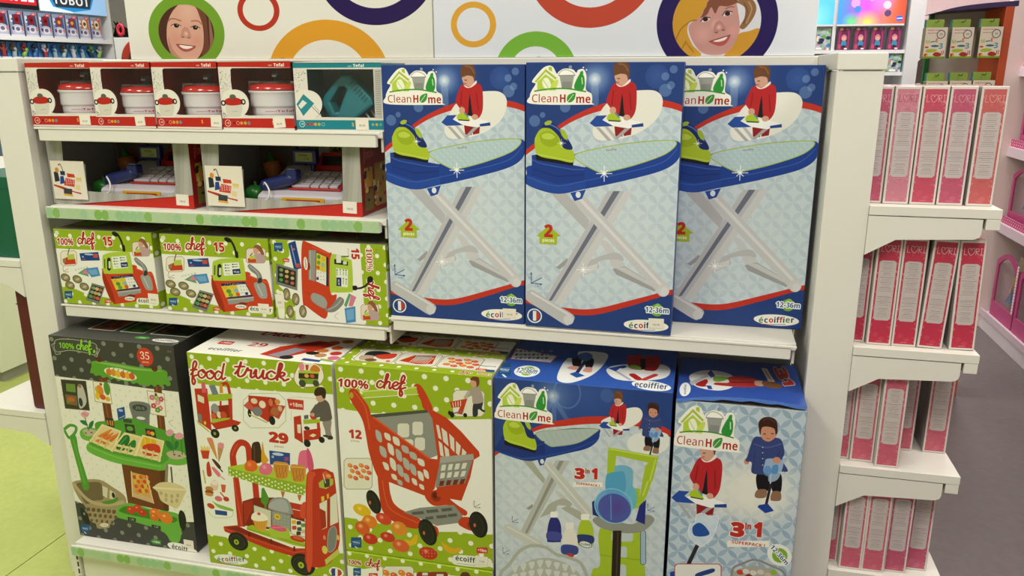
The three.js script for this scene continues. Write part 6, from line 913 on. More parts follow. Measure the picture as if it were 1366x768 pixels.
function makeTillBox(label) {
  const o = thing('till_carton', label, 'toy box', [0, 0, 0], 'open cartons with toy tills on the dotted shelf');
  add('front_panel', tillPanelGeo, tillPanelMat, o);
  shellCarton(o, RW, RH, RD, std(new THREE.Color(0.36, 0.355, 0.33), 0.6), innerMat, { right: tillSideArt.mat({ roughness: 0.4 }) });
  add('picture_card', new THREE.BoxGeometry(0.109, 0.106, 0.002), [cardSide, cardSide, cardSide, cardSide, cardMat, cardSide], o, [0.064, 0.068, 0.004]);
  price(o, '199.95', 0.414, 0.024, 0, 0.038, 0.03, -0.03);
  return o;
}
const lilac = phy(new THREE.Color(0.55, 0.51, 0.56), 0.35), tillRed = phy(new THREE.Color(0.42, 0.02, 0.02), 0.35), navy = phy(new THREE.Color(0.012, 0.02, 0.12), 0.35), lcd = std(new THREE.Color(0.34, 0.36, 0.16), 0.3), dkScreen = std(new THREE.Color(0.02, 0.012, 0.012), 0.2);
const drawerArt = new Art(256, 64, null, '#c9a62c'); drawerArt.rr(24, 14, 232, 60, 4, '#b5281e').tx('@ shop', 128, 38, 30, '#e8d8c4', { b: 1 }); const drawerMat = drawerArt.mat();
const lcdArt = new Art(128, 64, null, '#9da35c'); lcdArt.tx('TOTAL', 60, 20, 22, '#33391c', { b: 1, w: 70 }).tx('0.00', 84, 46, 22, '#33391c'); const lcdMat = lcdArt.mat();
function makeTill(label) { // local x 0..RW inside the carton
  const o = thing('toy_till', label, 'toy till', [0, 0, 0], 'toy tills in the open cartons');
  add('body', new THREE.ExtrudeGeometry((() => { const s = new THREE.Shape(); s.moveTo(0, 0); s.lineTo(0.2, 0); s.lineTo(0.2, 0.03); s.lineTo(0.195, 0.035); s.lineTo(0.03, 0.091); s.lineTo(0.0, 0.09); s.closePath(); return s; })(), { depth: 0.24, bevelEnabled: true, bevelSize: 0.003, bevelThickness: 0.003, bevelSegments: 2 }).translate(-0.2, 0, 0).rotateY(-Math.PI / 2).translate(0.365, 0.006, -0.01), lilac, o, [0, 0, 0]);
  const deck = add('keypad', bx(-0.075, 0.075, -0.002, 0.003, -0.05, 0.05, 0.002), tillRed, o, [0.272, 0.0715, -0.085], [0.327, 0, 0]);
  for (let r = 0; r < 4; r++) for (let c = 0; c < 5; c++) { if (r === 3 && c === 1) continue; const wide = r === 3 && c === 0; add('key', bx(-0.0115, wide ? 0.0385 : 0.0115, 0, 0.007, -0.009, 0.009, 0.0015), lilac, deck, [-0.054 + c * 0.027, 0.003, -0.034 + r * 0.0235]); }
  add('screen_housing', plate([-0.072, 0, 0.072, 0, 0.062, 0.05, -0.05, 0.05], 0.02, 0, 0, 0.002), tillRed, o, [0.285, 0.094, -0.15], [-0.5, 0, 0]);
  add('screen', bx(-0.048, 0.05, 0.012, 0.04, 0, 0.002, 0), dkScreen, o, [0.287, 0.0956, -0.1485], [-0.5, 0, 0]);
  add('drawer_label', new THREE.BoxGeometry(0.12, 0.024, 0.002), [drawerMat, drawerMat, drawerMat, drawerMat, drawerMat, drawerMat], o, [0.255, 0.027, -0.0055]);
  const disp = add('customer_display', bx(-0.036, 0.036, -0.02, 0.02, -0.01, 0.01, 0.005), navy, o, [0.205, 0.132, -0.13]); add('display_glass', new THREE.BoxGeometry(0.05, 0.024, 0.001), lcdMat, disp, [0, 0, 0.0105]);
  add('display_post', cyl(0.006, 0.006, 0.05, 12), navy, disp, [0.02, -0.04, -0.002]);
  add('microphone_stalk', tube([[0.17, 0.05, -0.2], [0.165, 0.12, -0.2], [0.15, 0.155, -0.18], [0.128, 0.168, -0.14]], 0.003, 24), M.black, o);
  const sc = add('scanner', merge([new THREE.CapsuleGeometry(0.0165, 0.075, 6, 16).rotateZ(Math.PI / 2 + 0.25).translate(0.168, 0.073, -0.04), bx(0.195, 0.228, 0.08, 0.108, -0.06, -0.028, 0.006)]), navy, o); add('scanner_window', bx(0.2, 0.222, 0.1078, 0.1095, -0.054, -0.034, 0.001), std(0x8c93b8, 0.2), sc);
  add('tie_cord', tube([[0.13, 0.066, -0.03], [0.146, 0.075, -0.01], [0.164, 0.056, 0.002], [0.16, 0.036, 0.004], [0.142, 0.03, 0.002]], 0.0022, 30, 8), std(0xe6e2e0, 0.4), o);
  add('coin_tray', bx(0.372, 0.408, 0.0025, 0.03, -0.06, -0.012, 0.004), lilac, o); for (let i = 0; i < 3; i++) add('coin_stack', cyl(0.0055, 0.0055, 0.012, 14), std(0xc9a62c, 0.4), o, [0.379 + i * 0.0115, 0.036, -0.03]);
  return o;
}
function makePepper(label) { const o = thing('toy_pepper', label, 'toy vegetable', [0, 0, 0], 'toy peppers beside the tills'); add('flesh', lathe([[0.001, 0.002], [0.014, 0.003], [0.026, 0.016], [0.03, 0.034], [0.026, 0.05], [0.012, 0.058], [0.001, 0.055]], 20), phy(new THREE.Color(0.02, 0.16, 0.02), 0.3), o); add('yellow_patch', lathe([[0.001, 0.002], [0.012, 0.004], [0.022, 0.016], [0.025, 0.03], [0.02, 0.046], [0.001, 0.052]], 18), phy(new THREE.Color(0.36, 0.34, 0.02), 0.3), o, [0.008, 0.004, -0.04]); add('stem', cyl(0.003, 0.005, 0.014, 8), phy(new THREE.Color(0.03, 0.1, 0.02), 0.6), o, [0, 0.062, 0], [0, 0, 0.3]); return o; }
function makeCarrot(label) { const o = thing('toy_carrot', label, 'toy vegetable', [0, 0, 0], 'toy carrots behind the tills'); add('root', lathe([[0.001, 0], [0.006, 0.006], [0.014, 0.05], [0.013, 0.06], [0.001, 0.062]], 16), phy(new THREE.Color(0.42, 0.13, 0.02), 0.4), o); add('leaf_top', new THREE.ConeGeometry(0.008, 0.02, 8), phy(new THREE.Color(0.03, 0.14, 0.02), 0.5), o, [0, 0.07, 0]); return o; }
let tb0, tl0, pe0, ca0;
[[-1.784, -0.042, 'beside the left end panel', 'grey open-front carton with toy till, beside the left end panel'], [-1.291, -0.030, 'next to the blue ironing cartons', 'grey open-front carton with toy till, next to the blue ironing cartons']].forEach(([x, z, where, lab], i) => {
  const b = i ? copy(tb0, lab) : (tb0 = makeTillBox(lab)); b.position.set(x, 1.1812, z);
  const t = i ? copy(tl0, 'white and red toy till with blue scanner, ' + where) : (tl0 = makeTill('white and red toy till with blue scanner, ' + where)); t.position.set(x + 0.02, 1.183, z - 0.012);
  const p = i ? copy(pe0, 'green toy pepper in the till carton ' + where) : (pe0 = makePepper('green toy pepper in the till carton ' + where)); p.position.set(x + 0.1, 1.183, z - 0.085);
  const c = i ? copy(ca0, 'orange toy carrot in the till carton ' + where) : (ca0 = makeCarrot('orange toy carrot in the till carton ' + where)); c.position.set(x + 0.095, 1.183, z - 0.215); c.rotation.z = 0.15; c.scale.setScalar(1.8);
});

// ---------------------------------------------------------------- green till cartons on the third tier
{
  const f = chefArt.mat(), t = chefTop.mat({ roughness: 0.6 }), s = dotSide.mat();
  const grp = 'green and white toy till cartons on the third tier';
  const c1 = carton('toy_till_carton', 'green dotted toy till carton standing beside the left end panel', 'toy box', -1.770, -1.462, 0.9003, 1.117, -0.008, 0.2, { front: f, top: t, side: s, back: creamSide, bottom: creamSide }, grp, 0.03);
  const c2 = carton('toy_till_carton', 'green dotted toy till carton standing upright in the middle of its tier', 'toy box', -1.432, -1.106, 0.9003, 1.117, -0.01, 0.2, { front: f, top: t, side: s, back: creamSide, bottom: creamSide }, grp);
  price(c1, '99.95', 0.138, 0.03, 0.1, 0.032, 0.028, -0.03); price(c2, '99.95', 0.135, 0.026, 0.1, 0.032, 0.024, 0);
  const c3 = carton('toy_till_carton', 'green toy till carton lying on its side, lettering running downwards', 'toy box', -1.0985, -0.777, 0.9003, 1.117, -0.009, 0.2, { front: chefTurnArt.mat(), top: t, side: s, back: creamSide, bottom: creamSide }, grp);
  price(c3, '99.95', -0.147, 0.05, 0.1, 0.022, 0.036, 0.05);
}
// ---------------------------------------------------------------- ironing board cartons
{
  const f = ironArt.mat({ roughness: 0.3 }), grp = 'blue ironing board cartons', S = { front: f, side: blueSide };
  const b1 = carton('ironing_board_carton', 'blue ironing board carton standing next to the teal mixer carton', 'toy box', -0.770, -0.4175, 0.9303, 1.555, -0.015, 0.1, S, grp);
  const b2 = carton('ironing_board_carton', 'blue ironing board carton standing between two like it, furthest forward', 'toy box', -0.4135, -0.0595, 0.9303, 1.559, -0.008, 0.1, S, grp);
  const b3 = carton('ironing_board_carton', 'blue ironing board carton set back beside the right end panel, without price sticker', 'toy box', -0.107, 0.2465, 0.9303, 1.552, -0.125, 0.1, S, grp);
  price(b1, '129.95', 0.138, 0.027, 0.05, 0.034, 0.024, 0.02); price(b2, '129.95', 0.142, 0.029, 0.05, 0.036, 0.024, 0.02);
}
// ---------------------------------------------------------------- big cartons on the base
{
  const d = carton('market_stall_carton', 'charcoal dotted carton showing a green toy market stall', 'toy box', -1.785, -1.381, 0.1803, 0.821, 0.052, 0.34, { front: darkArt.mat(), top: darkTop.mat(), side: darkSide });
  price(d, '299.95', 0.176, 0.026, 0.17, 0.032, 0.026, -0.02);
  carton('food_truck_carton', 'green and cream carton showing a red toy food truck', 'toy box', -1.3175, -0.899, 0.1803, 0.82, 0.085, 0.36, { front: truckArt.mat(), top: truckTop.mat(), right: creamSide, side: creamSide });
  const tt = trolleyTop.mat(), tg = 'green toy trolley cartons', tf = trolleyArt.mat();
  carton('low_toy_carton', 'low green carton lying under the red toy trolley carton', 'toy box', -0.888, -0.479, 0.1803, 0.2845, 0.09, 0.3, { front: lowArt.mat(), top: std(new THREE.Color(GREEN), 0.5), side: creamSide });
  const t1 = carton('toy_trolley_carton', 'green and cream carton showing a red toy shopping trolley', 'toy box', -0.89, -0.477, 0.2855, 0.824, 0.085, 0.132, { front: tf, top: tt, side: creamSide }, tg);
  price(t1, '119.95', 0.176, 0.027, 0.066, 0.032, 0.024, -0.02);
  carton('toy_trolley_carton', 'green toy trolley carton standing behind the front one, only its top showing', 'toy box', -0.878, -0.476, 0.2855, 0.824, -0.052, 0.132, { front: tf, top: tt, side: creamSide }, tg);
  carton('home_set_carton', 'wide blue three in one home set carton with lime trolley and ironing board', 'toy box', -0.472, -0.044, 0.1803, 0.822, 0.08, 0.3, { front: superArt.mat({ roughness: 0.3 }), top: superTop.mat({ roughness: 0.3 }), side: blueSide });
  const n = carton('narrow_home_set_carton', 'narrow pale blue home set carton showing two children at play beside the right end panel', 'toy box', -0.0365, 0.2515, 0.1803, 0.806, 0.08, 0.28, { front: narrowArt.mat({ roughness: 0.32 }), top: kraft, side: blueSide });
  const tm = narrowTop.mat({ roughness: 0.3 });
  // lifted lid flap with its torn front edge
  const g = new THREE.PlaneGeometry(0.286, 0.278, 14, 10).rotateX(-Math.PI / 2); const p = g.attributes.position;
  for (let i = 0; i < p.count; i++) { const x = p.getX(i) / 0.143, z = (p.getZ(i) / 0.139 + 1) / 2; p.setY(i, 0.006 + 0.012 * Math.max(0, 1 - x * x) * z * z + 0.004 * x * z); }
  const lid = g.clone(); lid.computeVertexNormals(); add('lid_flap', lid, new THREE.MeshPhysicalMaterial({ map: narrowTop.tex(), roughness: 0.3, side: THREE.DoubleSide }), n, [0, 0.6257, 0]);
  const edge = []; const N = 14; { const pos = [], idx = []; for (let i = 0; i <= N; i++) { const x = -1 + 2 * i / N, y = 0.6257 + 0.006 + 0.012 * Math.max(0, 1 - x * x) + 0.004 * x, hh = 0.007 + 0.002 * Math.sin(i * 2.1); pos.push(x * 0.143, y, 0.139, x * 0.143, y - hh, 0.1418); if (i < N) { const k = i * 2; idx.push(k, k + 1, k + 2, k + 1, k + 3, k + 2); } } const e = new THREE.BufferGeometry(); e.setAttribute('position', new THREE.Float32BufferAttribute(pos, 3)); e.setIndex(idx); e.computeVertexNormals(); add('tuck_edge', e, phy(new THREE.Color(0.05, 0.13, 0.42), 0.3, { side: THREE.DoubleSide }), n); }
}

// ---------------------------------------------------------------- slim pink doll cartons on the end shelves
{
  const W = 0.0515, H = 0.248, D = 0.2;
  const edge = std(new THREE.Color(0.45, 0.42, 0.40), 0.45), topA = new Art(96, 256, null, '#d9a29c'); seed = 41; for (let i = 0; i < 70; i++) topA.el(R(0, 96), R(0, 256), R(3, 10), R(2, 8), ['#e8c8bc', '#c9605c', '#f0e0d4', '#d28a86'][i % 4]); topA.g.strokeStyle = '#e0d8d0'; topA.g.lineWidth = 8; topA.g.strokeRect(0, 0, 96, 256);
  const top = topA.mat({ roughness: 0.2, clearcoat: 0.5 }), dark = std(new THREE.Color(0.25, 0.05, 0.08), 0.5);
  const geo = new RoundedBoxGeometry(W, H, D, 2, 0.0018).translate(0, H / 2, -D / 2);
  const ord = ['next to end panel', 'second from end panel', 'third from end panel', 'fourth from end panel', 'outermost'];
  const tier = { 1.26: 'on the highest end shelf', 0.94: 'on the second end shelf', 0.647: 'on the third end shelf', 0.368: 'on the fourth end shelf' };
  const seams = std(new THREE.Color(0.5, 0.47, 0.45), 0.5);
  const put = (x, y, z, m, lab, tilt = 0, hue = '') => {
    const o = thing('doll_carton', 'slim ' + hue + ' doll carton, ' + lab, 'toy box', [x + W / 2, y + 0.0003 + Math.abs(tilt) * W / 2, z], 'slim doll cartons on the end shelves'); o.rotation.z = tilt;
    add('carton', geo, [dark, edge, top, edge, m, edge], o);
    add('lid_seam', bx(-W / 2 - 0.0004, -W / 2 + 0.0002, 0.006, H - 0.006, -0.014, -0.011, 0), seams, o);
    return o;
  };
  const hues = ['dusty pink', 'rose red', 'magenta pink', 'coral', 'crimson', 'salmon pink'];
  const row = (y, list) => list.forEach(([x, z, m, w, tilt]) => put(x, y, z, SPINES[m], w + ' ' + tier[y], tilt || 0, hues[m]));
  row(1.26, [[0.3235, -0.032, 2, ord[0]], [0.3765, -0.028, 0, ord[1]], [0.4305, -0.031, 1, ord[2]], [0.4845, -0.033, 2, ord[3]], [0.5425, -0.035, 3, ord[4]]]);
  row(0.94, [[0.3225, -0.032, 4, ord[0]], [0.376, -0.02, 4, ord[1]], [0.4285, -0.022, 4, ord[2]], [0.4815, -0.02, 4, ord[3], -0.03], [0.5475, -0.022, 4, ord[4], 0.028]]);
  row(0.647, [[0.319, -0.032, 5, ord[0]], [0.3705, -0.025, 5, ord[1]], [0.4225, -0.0075, 5, ord[2]], [0.474, -0.11, 5, 'set back behind the foremost one'], [0.549, -0.112, 5, 'standing apart at the outer edge']]);
  row(0.368, [[0.319, -0.032, 5, ord[0]], [0.3705, -0.0075, 5, ord[1]], [0.4215, -0.0085, 5, ord[2]], [0.4725, -0.018, 2, ord[3]], [0.5235, -0.039, 2, ord[4]]]);
}
// things on the left end shelves
{
  const g = thing('green_box', 'dark green box on the left end shelf against the gondola', 'box', [-2.0, 1.0203, -0.02]);
  add('carton', bx(-0.1, 0.1, 0, 0.235, -0.25, 0, 0.003), std(new THREE.Color(0.0, 0.10, 0.045), 0.45), g); add('lid_line', bx(-0.1008, 0.1008, 0.2, 0.202, -0.2508, 0.0008, 0), std(new THREE.Color(0.0, 0.06, 0.03), 0.5), g);
  const m = thing('maroon_box', 'slim maroon box standing on the lower left end shelf', 'box', [-1.924, 0.5503, -0.018]);
  add('carton', bx(-0.0265, 0.0265, 0, 0.375, -0.3, 0, 0.008), std(new THREE.Color(0.10, 0.008, 0.012), 0.4), m); add('lid_line', bx(-0.0272, 0.0272, 0.33, 0.332, -0.3008, 0.0006, 0), std(new THREE.Color(0.06, 0.005, 0.008), 0.5), m); 
}

// ---------------------------------------------------------------- far left: lit toy wall
const AX = -5.0;
{
  const whiteM = std(new THREE.Color(0.68, 0.68, 0.72), 0.5);
  const u = thing('toy_wall_unit', 'white wall shelving with lit header along the far left wall', 'shelving', [0, 0, 0]);
  add('back_panel', bx(-5.5, -5.46, 0, 2.05, -4.34, -1.2, 0), std(new THREE.Color(0.25, 0.36, 0.5), 0.6), u);
  for (const y of [1.79, 1.625, 1.2, 0.8, 0.4]) { const s = add('shelf', bx(-5.46, AX, y - 0.028, y, -4.34, -1.2, 0.002), whiteM, u); add('price_rail', bx(AX, AX + 0.006, y - 0.03, y - 0.002, -4.34, -1.2, 0), std(new THREE.Color(0.75, 0.75, 0.8), 0.4), s); }
  for (const [z0, z1] of [[-3.16, -3.26], [-3.67, -3.79]]) add('red_tag', bx(AX + 0.006, AX + 0.009, 1.598, 1.624, z1, z0, 0), std(0xa01c22, 0.5), u);
  add('side_panel', bx(-5.5, AX - 0.01, 0, 2.3, -4.37, -4.342, 0), whiteM, u);
  // lit header signs
  const sign = (z0, z1, y0, y1, draw, label) => {
    const w = Math.abs(z1 - z0), h = y1 - y0; const o = thing('lit_header_sign', label, 'sign', [AX - 0.02, y0, (z0 + z1) / 2]);
    const a = new Art(700, Math.round(700 * h / w), null, '#0f1116'); draw(a); const t = a.tex();
    const lit = new THREE.MeshStandardMaterial({ map: t, emissive: 0xffffff, emissiveMap: t, emissiveIntensity: 0.32, roughness: 0.3 });
    add('sign_face', new THREE.BoxGeometry(0.03, h, w), [lit, whiteM, whiteM, whiteM, whiteM, whiteM], o, [0, h / 2, 0]);
    const L = new THREE.RectAreaLight(0xdde8ff, 0.6, w, h); L.name = 'sign_light'; L.position.set(0.02, h / 2, 0); L.rotation.y = -Math.PI / 2 + Math.PI; L.lookAt(L.position.x + 1, L.position.y, L.position.z); o.add(L);
  };
  sign(-2.6, -3.595, 1.985, 2.3, (a) => { const h = a.H; a.g.fillStyle = '#10131a'; a.g.fillRect(0, 0, 700, h); a.rr(330, h * 0.4, 688, h * 0.9, 3, '#b02028').tx('MARVEL', 508, h * 0.66, h * 0.46, '#f4f2f0', { b: 1, w: 330, fw: 3 }); }, 'lit red and black header sign with white capital lettering');
  sign(-3.605, -4.325, 1.985, 2.3, (a) => { const h = a.H; a.g.fillStyle = '#8fb4dc'; a.g.fillRect(0, 0, 700, h); a.po([0, 0, 200, 0, 330, h, 0, h], '#c9d8e4'); a.po([40, h * 0.4, 600, h * 0.4, 520, h * 0.88, 330, h * 0.97, 130, h * 0.88], '#1f7fc4').po([90, h * 0.5, 560, h * 0.48, 510, h * 0.86, 160, h * 0.88], '#2a3038').tx('TOBOT', 325, h * 0.7, h * 0.3, '#c9ced4', { b: 1, w: 380, st: '#20262c', sw: 10 }); }, 'lit pale blue header sign with silver block lettering');
  // cartons on the lit shelves
  const robotArt = (bgc, c1, c2) => { const a = new Art(140, 180, null, '#8a93b4'); a.po([20, 30, 120, 12, 130, 110, 30, 120], bgc).sp([45, 40, 75, 25, 100, 45, 95, 85, 60, 90], c1).el(75, 60, 18, 14, c2).rr(8, 30, 30, 80, 2, '#d4d4dc').el(24, 60, 8, 8, '#6a4a8a').rr(78, 6, 132, 26, 3, '#c0404c').tx('HERO', 104, 16, 12, '#f2e8e8', { b: 1 }).sp([20, 110, 70, 95, 125, 112, 125, 160, 70, 172, 20, 160], '#b4b4cc').sp([40, 120, 75, 108, 110, 124, 105, 150, 50, 152], '#d6d6e2').el(75, 128, 22, 14, '#6a628a').el(28, 125, 12, 14, '#4a3a6a').el(122, 125, 12, 16, '#c07a80').rr(0, 168, 140, 180, 1, '#cfd0dc'); return a.mat({ roughness: 0.3 }); };
  const mats = [robotArt('#3a4668', '#8d1f28', '#5a1218'), robotArt('#42558a', '#9a2a2a', '#d9a23a'), robotArt('#b5703a', '#d8d4d0', '#6a3a22')];
  const sd = std(new THREE.Color(0.1, 0.1, 0.2), 0.5); const geo = new RoundedBoxGeometry(0.12, 0.178, 0.125, 2, 0.002).translate(0, 0.089, 0);
  const kinds = ['red robot figure carton on the upper lit shelf', 'red and gold robot figure carton on the upper lit shelf', 'orange vehicle carton on the upper lit shelf beside the grey wall'];
  for (let i = 0; i < 10; i++) { const k = i < 6 ? 0 : i < 8 ? 1 : 2; const o = thing('figure_carton', kinds[k], 'toy box', [-5.075, 1.7903, -2.96 - i * 0.137], 'boxed toys on the lit far shelf'); add('carton', geo, [mats[k], sd, sd, sd, sd, sd], o); }
  // loose blister toys below
  const cs = [0x2a5a9a, 0x8a3a2a, 0x22304f, 0x4a86b8, 0x5a3a26, 0x8aa0a8, 0xb9b4c0, 0x6a9a3a, 0x8a2a3a, 0x1c1c22];
  seed = 77; for (let i = 0; i < 14; i++) {
    const z = -2.95 - i * 0.098, c = cs[Math.floor(rnd() * cs.length)], c2 = cs[Math.floor(rnd() * cs.length)];
    const o = thing('blister_toy', 'small action toy on a card on the lower lit shelf', 'toy', [-5.05, 1.6253, z], 'small carded toys on the lower far shelf'); 
    add('backing_card', bx(-0.02, -0.017, 0, 0.125, -0.044, 0.044, 0), std(new THREE.Color(0x3a78b4), 0.5), o); add('toy_body', new THREE.CapsuleGeometry(0.016, 0.05, 4, 10), std(c, 0.4), o, [0.004, 0.05, 0], [R(-0.6, 0.6), 0, 0]); add('toy_head', new THREE.SphereGeometry(0.018, 12, 8), std(c2, 0.4), o, [0.006, 0.1, R(-0.012, 0.012)]); add('toy_arm', tube([[0.004, 0.08, -0.03], [0.012, 0.06, 0], [0.004, 0.085, 0.03]], 0.008, 10, 6), std(c2, 0.4), o); add('card_foot', bx(-0.016, 0.03, 0, 0.018, -0.04, 0.04, 0.002), std(new THREE.Color(0xc9c9d8), 0.4), o);
  }
  const gb = thing('tall_yellow_carton', 'narrow yellow carton at the near end of the lit shelf', 'toy box', [-5.08, 1.7903, -2.86]); add('carton', bx(-0.05, 0.05, 0, 0.17, -0.025, 0.025, 0.002), std(0xc9962c, 0.4), gb); add('label_band', bx(0.0502, 0.0512, 0.05, 0.1, -0.024, 0.024, 0), std(0x6a3a1c, 0.5), gb);
}
// counter tops and another header board behind the gondola, far left
{
  const g = thing('far_gondola', 'white gondola behind, with ringed header board', 'shelving', [-3.6, 0, -3.2]);
  add('end_panel', bx(-0.55, 0.7, 0, 1.59, -0.35, 0.0, 0.004), M.white, g); add('header', bx(-0.472, 0.7, 1.59, 1.764, -0.03, -0.01, 0.002), std(new THREE.Color(0.72, 0.74, 0.78), 0.5), g);
  add('red_ring', new THREE.TorusGeometry(0.13, 0.03, 8, 40, Math.PI).scale(1, 1, 0.1), std(0xa8301f, 0.5), g, [-0.265, 1.6, -0.004]); add('ring_disc', new THREE.CircleGeometry(0.1, 32, 0, Math.PI), std(0x4a2a28, 0.5), g, [-0.265, 1.6, -0.007]);
  const c = thing('white_counter', 'white low counter beyond the left end shelves', 'counter', [-3.75, 0, -1.7]);
  add('body', bx(-0.6, 0.33, 0.06, 1.0, -0.6, 0.425, 0.004), std(new THREE.Color(0.72, 0.74, 0.6), 0.5), c); add('plinth', bx(-0.57, 0.3, 0, 0.06, -0.57, 0.395, 0), std(new THREE.Color(0.3, 0.3, 0.26), 0.6), c); add('counter_top', bx(-0.62, 0.35, 1.0, 1.03, -0.62, 0.445, 0.003), M.white, c);
}
{ // red outlined numeral and plants of the far display
  const o = thing('red_number_sign', 'red numeral sign standing on the far header board', 'sign', [-4.015, 1.7643, -3.22]);
  add('numeral', new THREE.TorusGeometry(0.028, 0.011, 10, 28).scale(0.8, 1.15, 0.8), std(0xd02040, 0.4), o, [0.0, 0.05, 0]); add('base', bx(-0.04, 0.04, 0, 0.005, -0.008, 0.008, 0), std(0x22252a, 0.5), o);
}
{ // dark potted greenery and a dark panel at the back
  const o = thing('dark_planter', 'dark leafy planter standing against the grey back wall', 'plant', [-5.6, 0, -5.4]); add('planter_box', bx(-0.5, 0.9, 0, 1.75, -0.2, 0.2, 0.01), std(0x14171a, 0.6), o); seed = 61;
  const leaf = new THREE.ConeGeometry(0.05, 0.22, 5); for (let i = 0; i < 60; i++) add('leaf', leaf, std(0x121a14, 0.7), o, [R(-0.48, 0.88), R(1.78, 1.98), R(-0.15, 0.2)], [R(-1, 1), R(0, 3), R(-1, 1)]);
}
// ---------------------------------------------------------------- far right: doll wall, rack, pink unit
{
  const Z = -4.5, u = thing('doll_wall_unit', 'white wall shelving with bright poster header on the far right', 'shelving', [0, 0, 0]);
  const wm = std(new THREE.Color(0.62, 0.62, 0.66), 0.5);
  add('back_panel', bx(0.3, 1.33, 0, 2.5, Z - 0.36, Z - 0.33, 0), std(new THREE.Color(0.5, 0.5, 0.55), 0.6), u);
  for (const y of [1.672, 1.522, 1.2, 0.85, 0.45]) { const s = add('shelf', bx(0.3, 1.31, y - 0.018, y, Z - 0.33, Z, 0.002), wm, u); add('price_rail', bx(0.3, 1.31, y - 0.024, y - 0.001, Z, Z + 0.005, 0), std(new THREE.Color(0.7, 0.7, 0.76), 0.4), s); }
  add('upright', bx(0.812, 0.835, 0, 2.5, Z - 0.04, Z - 0.01, 0), wm, u); add('side_panel', bx(1.3, 1.40, 0, 2.6, Z - 0.36, Z + 0.03, 0.003), wm, u);
  const p = (x0, x1, draw, label) => { const y0 = 1.846, h = 0.5, w = x1 - x0, o = thing('lit_poster', label, 'poster', [(x0 + x1) / 2, y0, Z + 0.0]); const a = new Art(512, Math.round(512 * h / w), null, '#4a6fd0'); draw(a); const t = a.tex(), lit = new THREE.MeshStandardMaterial({ map: t, emissive: 0xffffff, emissiveMap: t, emissiveIntensity: 0.4, roughness: 0.3 }); add('poster_face', new THREE.BoxGeometry(w, h, 0.02), [wm, wm, wm, wm, lit, wm], o, [0, h / 2, 0]); add('frame_rail', bx(-w / 2, w / 2, -0.012, 0, -0.012, 0.014, 0), wm, o);
    const L = new THREE.RectAreaLight(0xffe8f4, 0.6, w, h); L.name = 'poster_light'; L.position.set(0, h / 2, 0.014); L.rotation.y = Math.PI; L.lookAt(0, h / 2, 10); o.add(L); };
  p(0.835, 1.275, (a) => { const h = a.H, G = a.g.createLinearGradient(0, 0, 512, 0); G.addColorStop(0, '#2f8fe0'); G.addColorStop(0.25, '#8a5ad8'); G.addColorStop(0.45, '#e04ad0'); G.addColorStop(0.7, '#e8705a'); G.addColorStop(1, '#e0442c'); a.g.fillStyle = G; a.g.fillRect(0, 0, 512, h); a.soft(110, h - 20, 80, '#58d06a', 'rgba(88,208,106,0)').soft(230, h - 10, 110, '#e8d04a', 'rgba(232,208,74,0)').soft(330, h * 0.7, 120, '#f070d8', 'rgba(240,112,216,0)'); for (const [x, y, r, c] of [[130, h * 0.72, 34, '#e88ac0'], [150, h * 0.8, 26, '#3a78c8'], [370, h * 0.75, 30, '#b8b4d8'], [380, h * 0.86, 26, '#4a3a68'], [250, h * 0.66, 18, '#f4c8e4']]) a.el(x, y, r, r, c); a.rr(450, h - 62, 496, h - 20, 4, '#2a58b8').ln([458, h - 40, 490, h - 42], '#d8e4f4', 7, true); }, 'bright rainbow coloured lit poster above the boxed dolls');
  p(0.56, 0.81, (a) => { const h = a.H; a.g.fillStyle = '#4aa8e8'; a.g.fillRect(0, 0, 512, h); a.soft(260, h * 0.9, 260, '#7ac4f0', 'rgba(122,196,240,0)').el(240, h * 0.7, 46, 34, '#c890d8'); }, 'sky blue lit poster panel');
  const da = new Art(120, 200, null, '#7a2a55'); da.po([8, 20, 112, 8, 112, 192, 8, 192], '#9a3a6a').sp([30, 60, 60, 20, 95, 55, 90, 185, 35, 185], '#6a2a4a').sp([36, 80, 60, 62, 86, 80, 84, 110, 60, 122, 38, 108], '#c87a98').sp([44, 92, 62, 82, 80, 92, 76, 112, 60, 118, 47, 110], '#d8a88c').sp([42, 124, 62, 116, 84, 126, 88, 160, 40, 160], '#3a8ab0').rr(50, 158, 78, 176, 3, '#1c2440').rr(6, 150, 36, 190, 4, '#b84a70').rr(70, 182, 100, 194, 3, '#e6e0e4').el(30, 16, 18, 12, '#c8b47a').el(90, 14, 14, 10, '#4a8a90'); const dm = da.mat({ roughness: 0.3 }), ds = std(new THREE.Color(0.25, 0.22, 0.26), 0.4);
  const g = new RoundedBoxGeometry(0.082, 0.155, 0.07, 2, 0.002).translate(0, 0.0775, 0);
  for (let i = 0; i < 4; i++) { const o = thing('boxed_doll', 'magenta window carton with small doll under the rainbow poster', 'toy box', [0.895 + i * 0.111, 1.6723, Z - 0.05], 'small boxed dolls on the far shelf'); add('carton', g, [ds, ds, ds, ds, dm, ds], o); }
  const sa = new Art(140, 140, null, '#8fb0a0'); seed = 8; for (let i = 0; i < 40; i++) sa.el(R(5, 135), R(5, 135), R(5, 18), R(5, 14), ['#4a78b8', '#b8b4c4', '#6a9a4a', '#c86a80', '#2a3450', '#d8d4c8'][i % 6]); const sm = sa.mat({ roughness: 0.3 });
  const mk = (x, y, w, h, label) => { const o = thing('play_set_carton', label, 'toy box', [x, y + 0.0003, Z - 0.05]); add('carton', bx(-w / 2, w / 2, 0, h, -0.06, 0.04, 0.002), [sm][0], o); add('price_tag', bx(-0.02, 0.02, 0.004, 0.018, 0.0405, 0.0415, 0), std(0xe8e4e0, 0.5), o); };
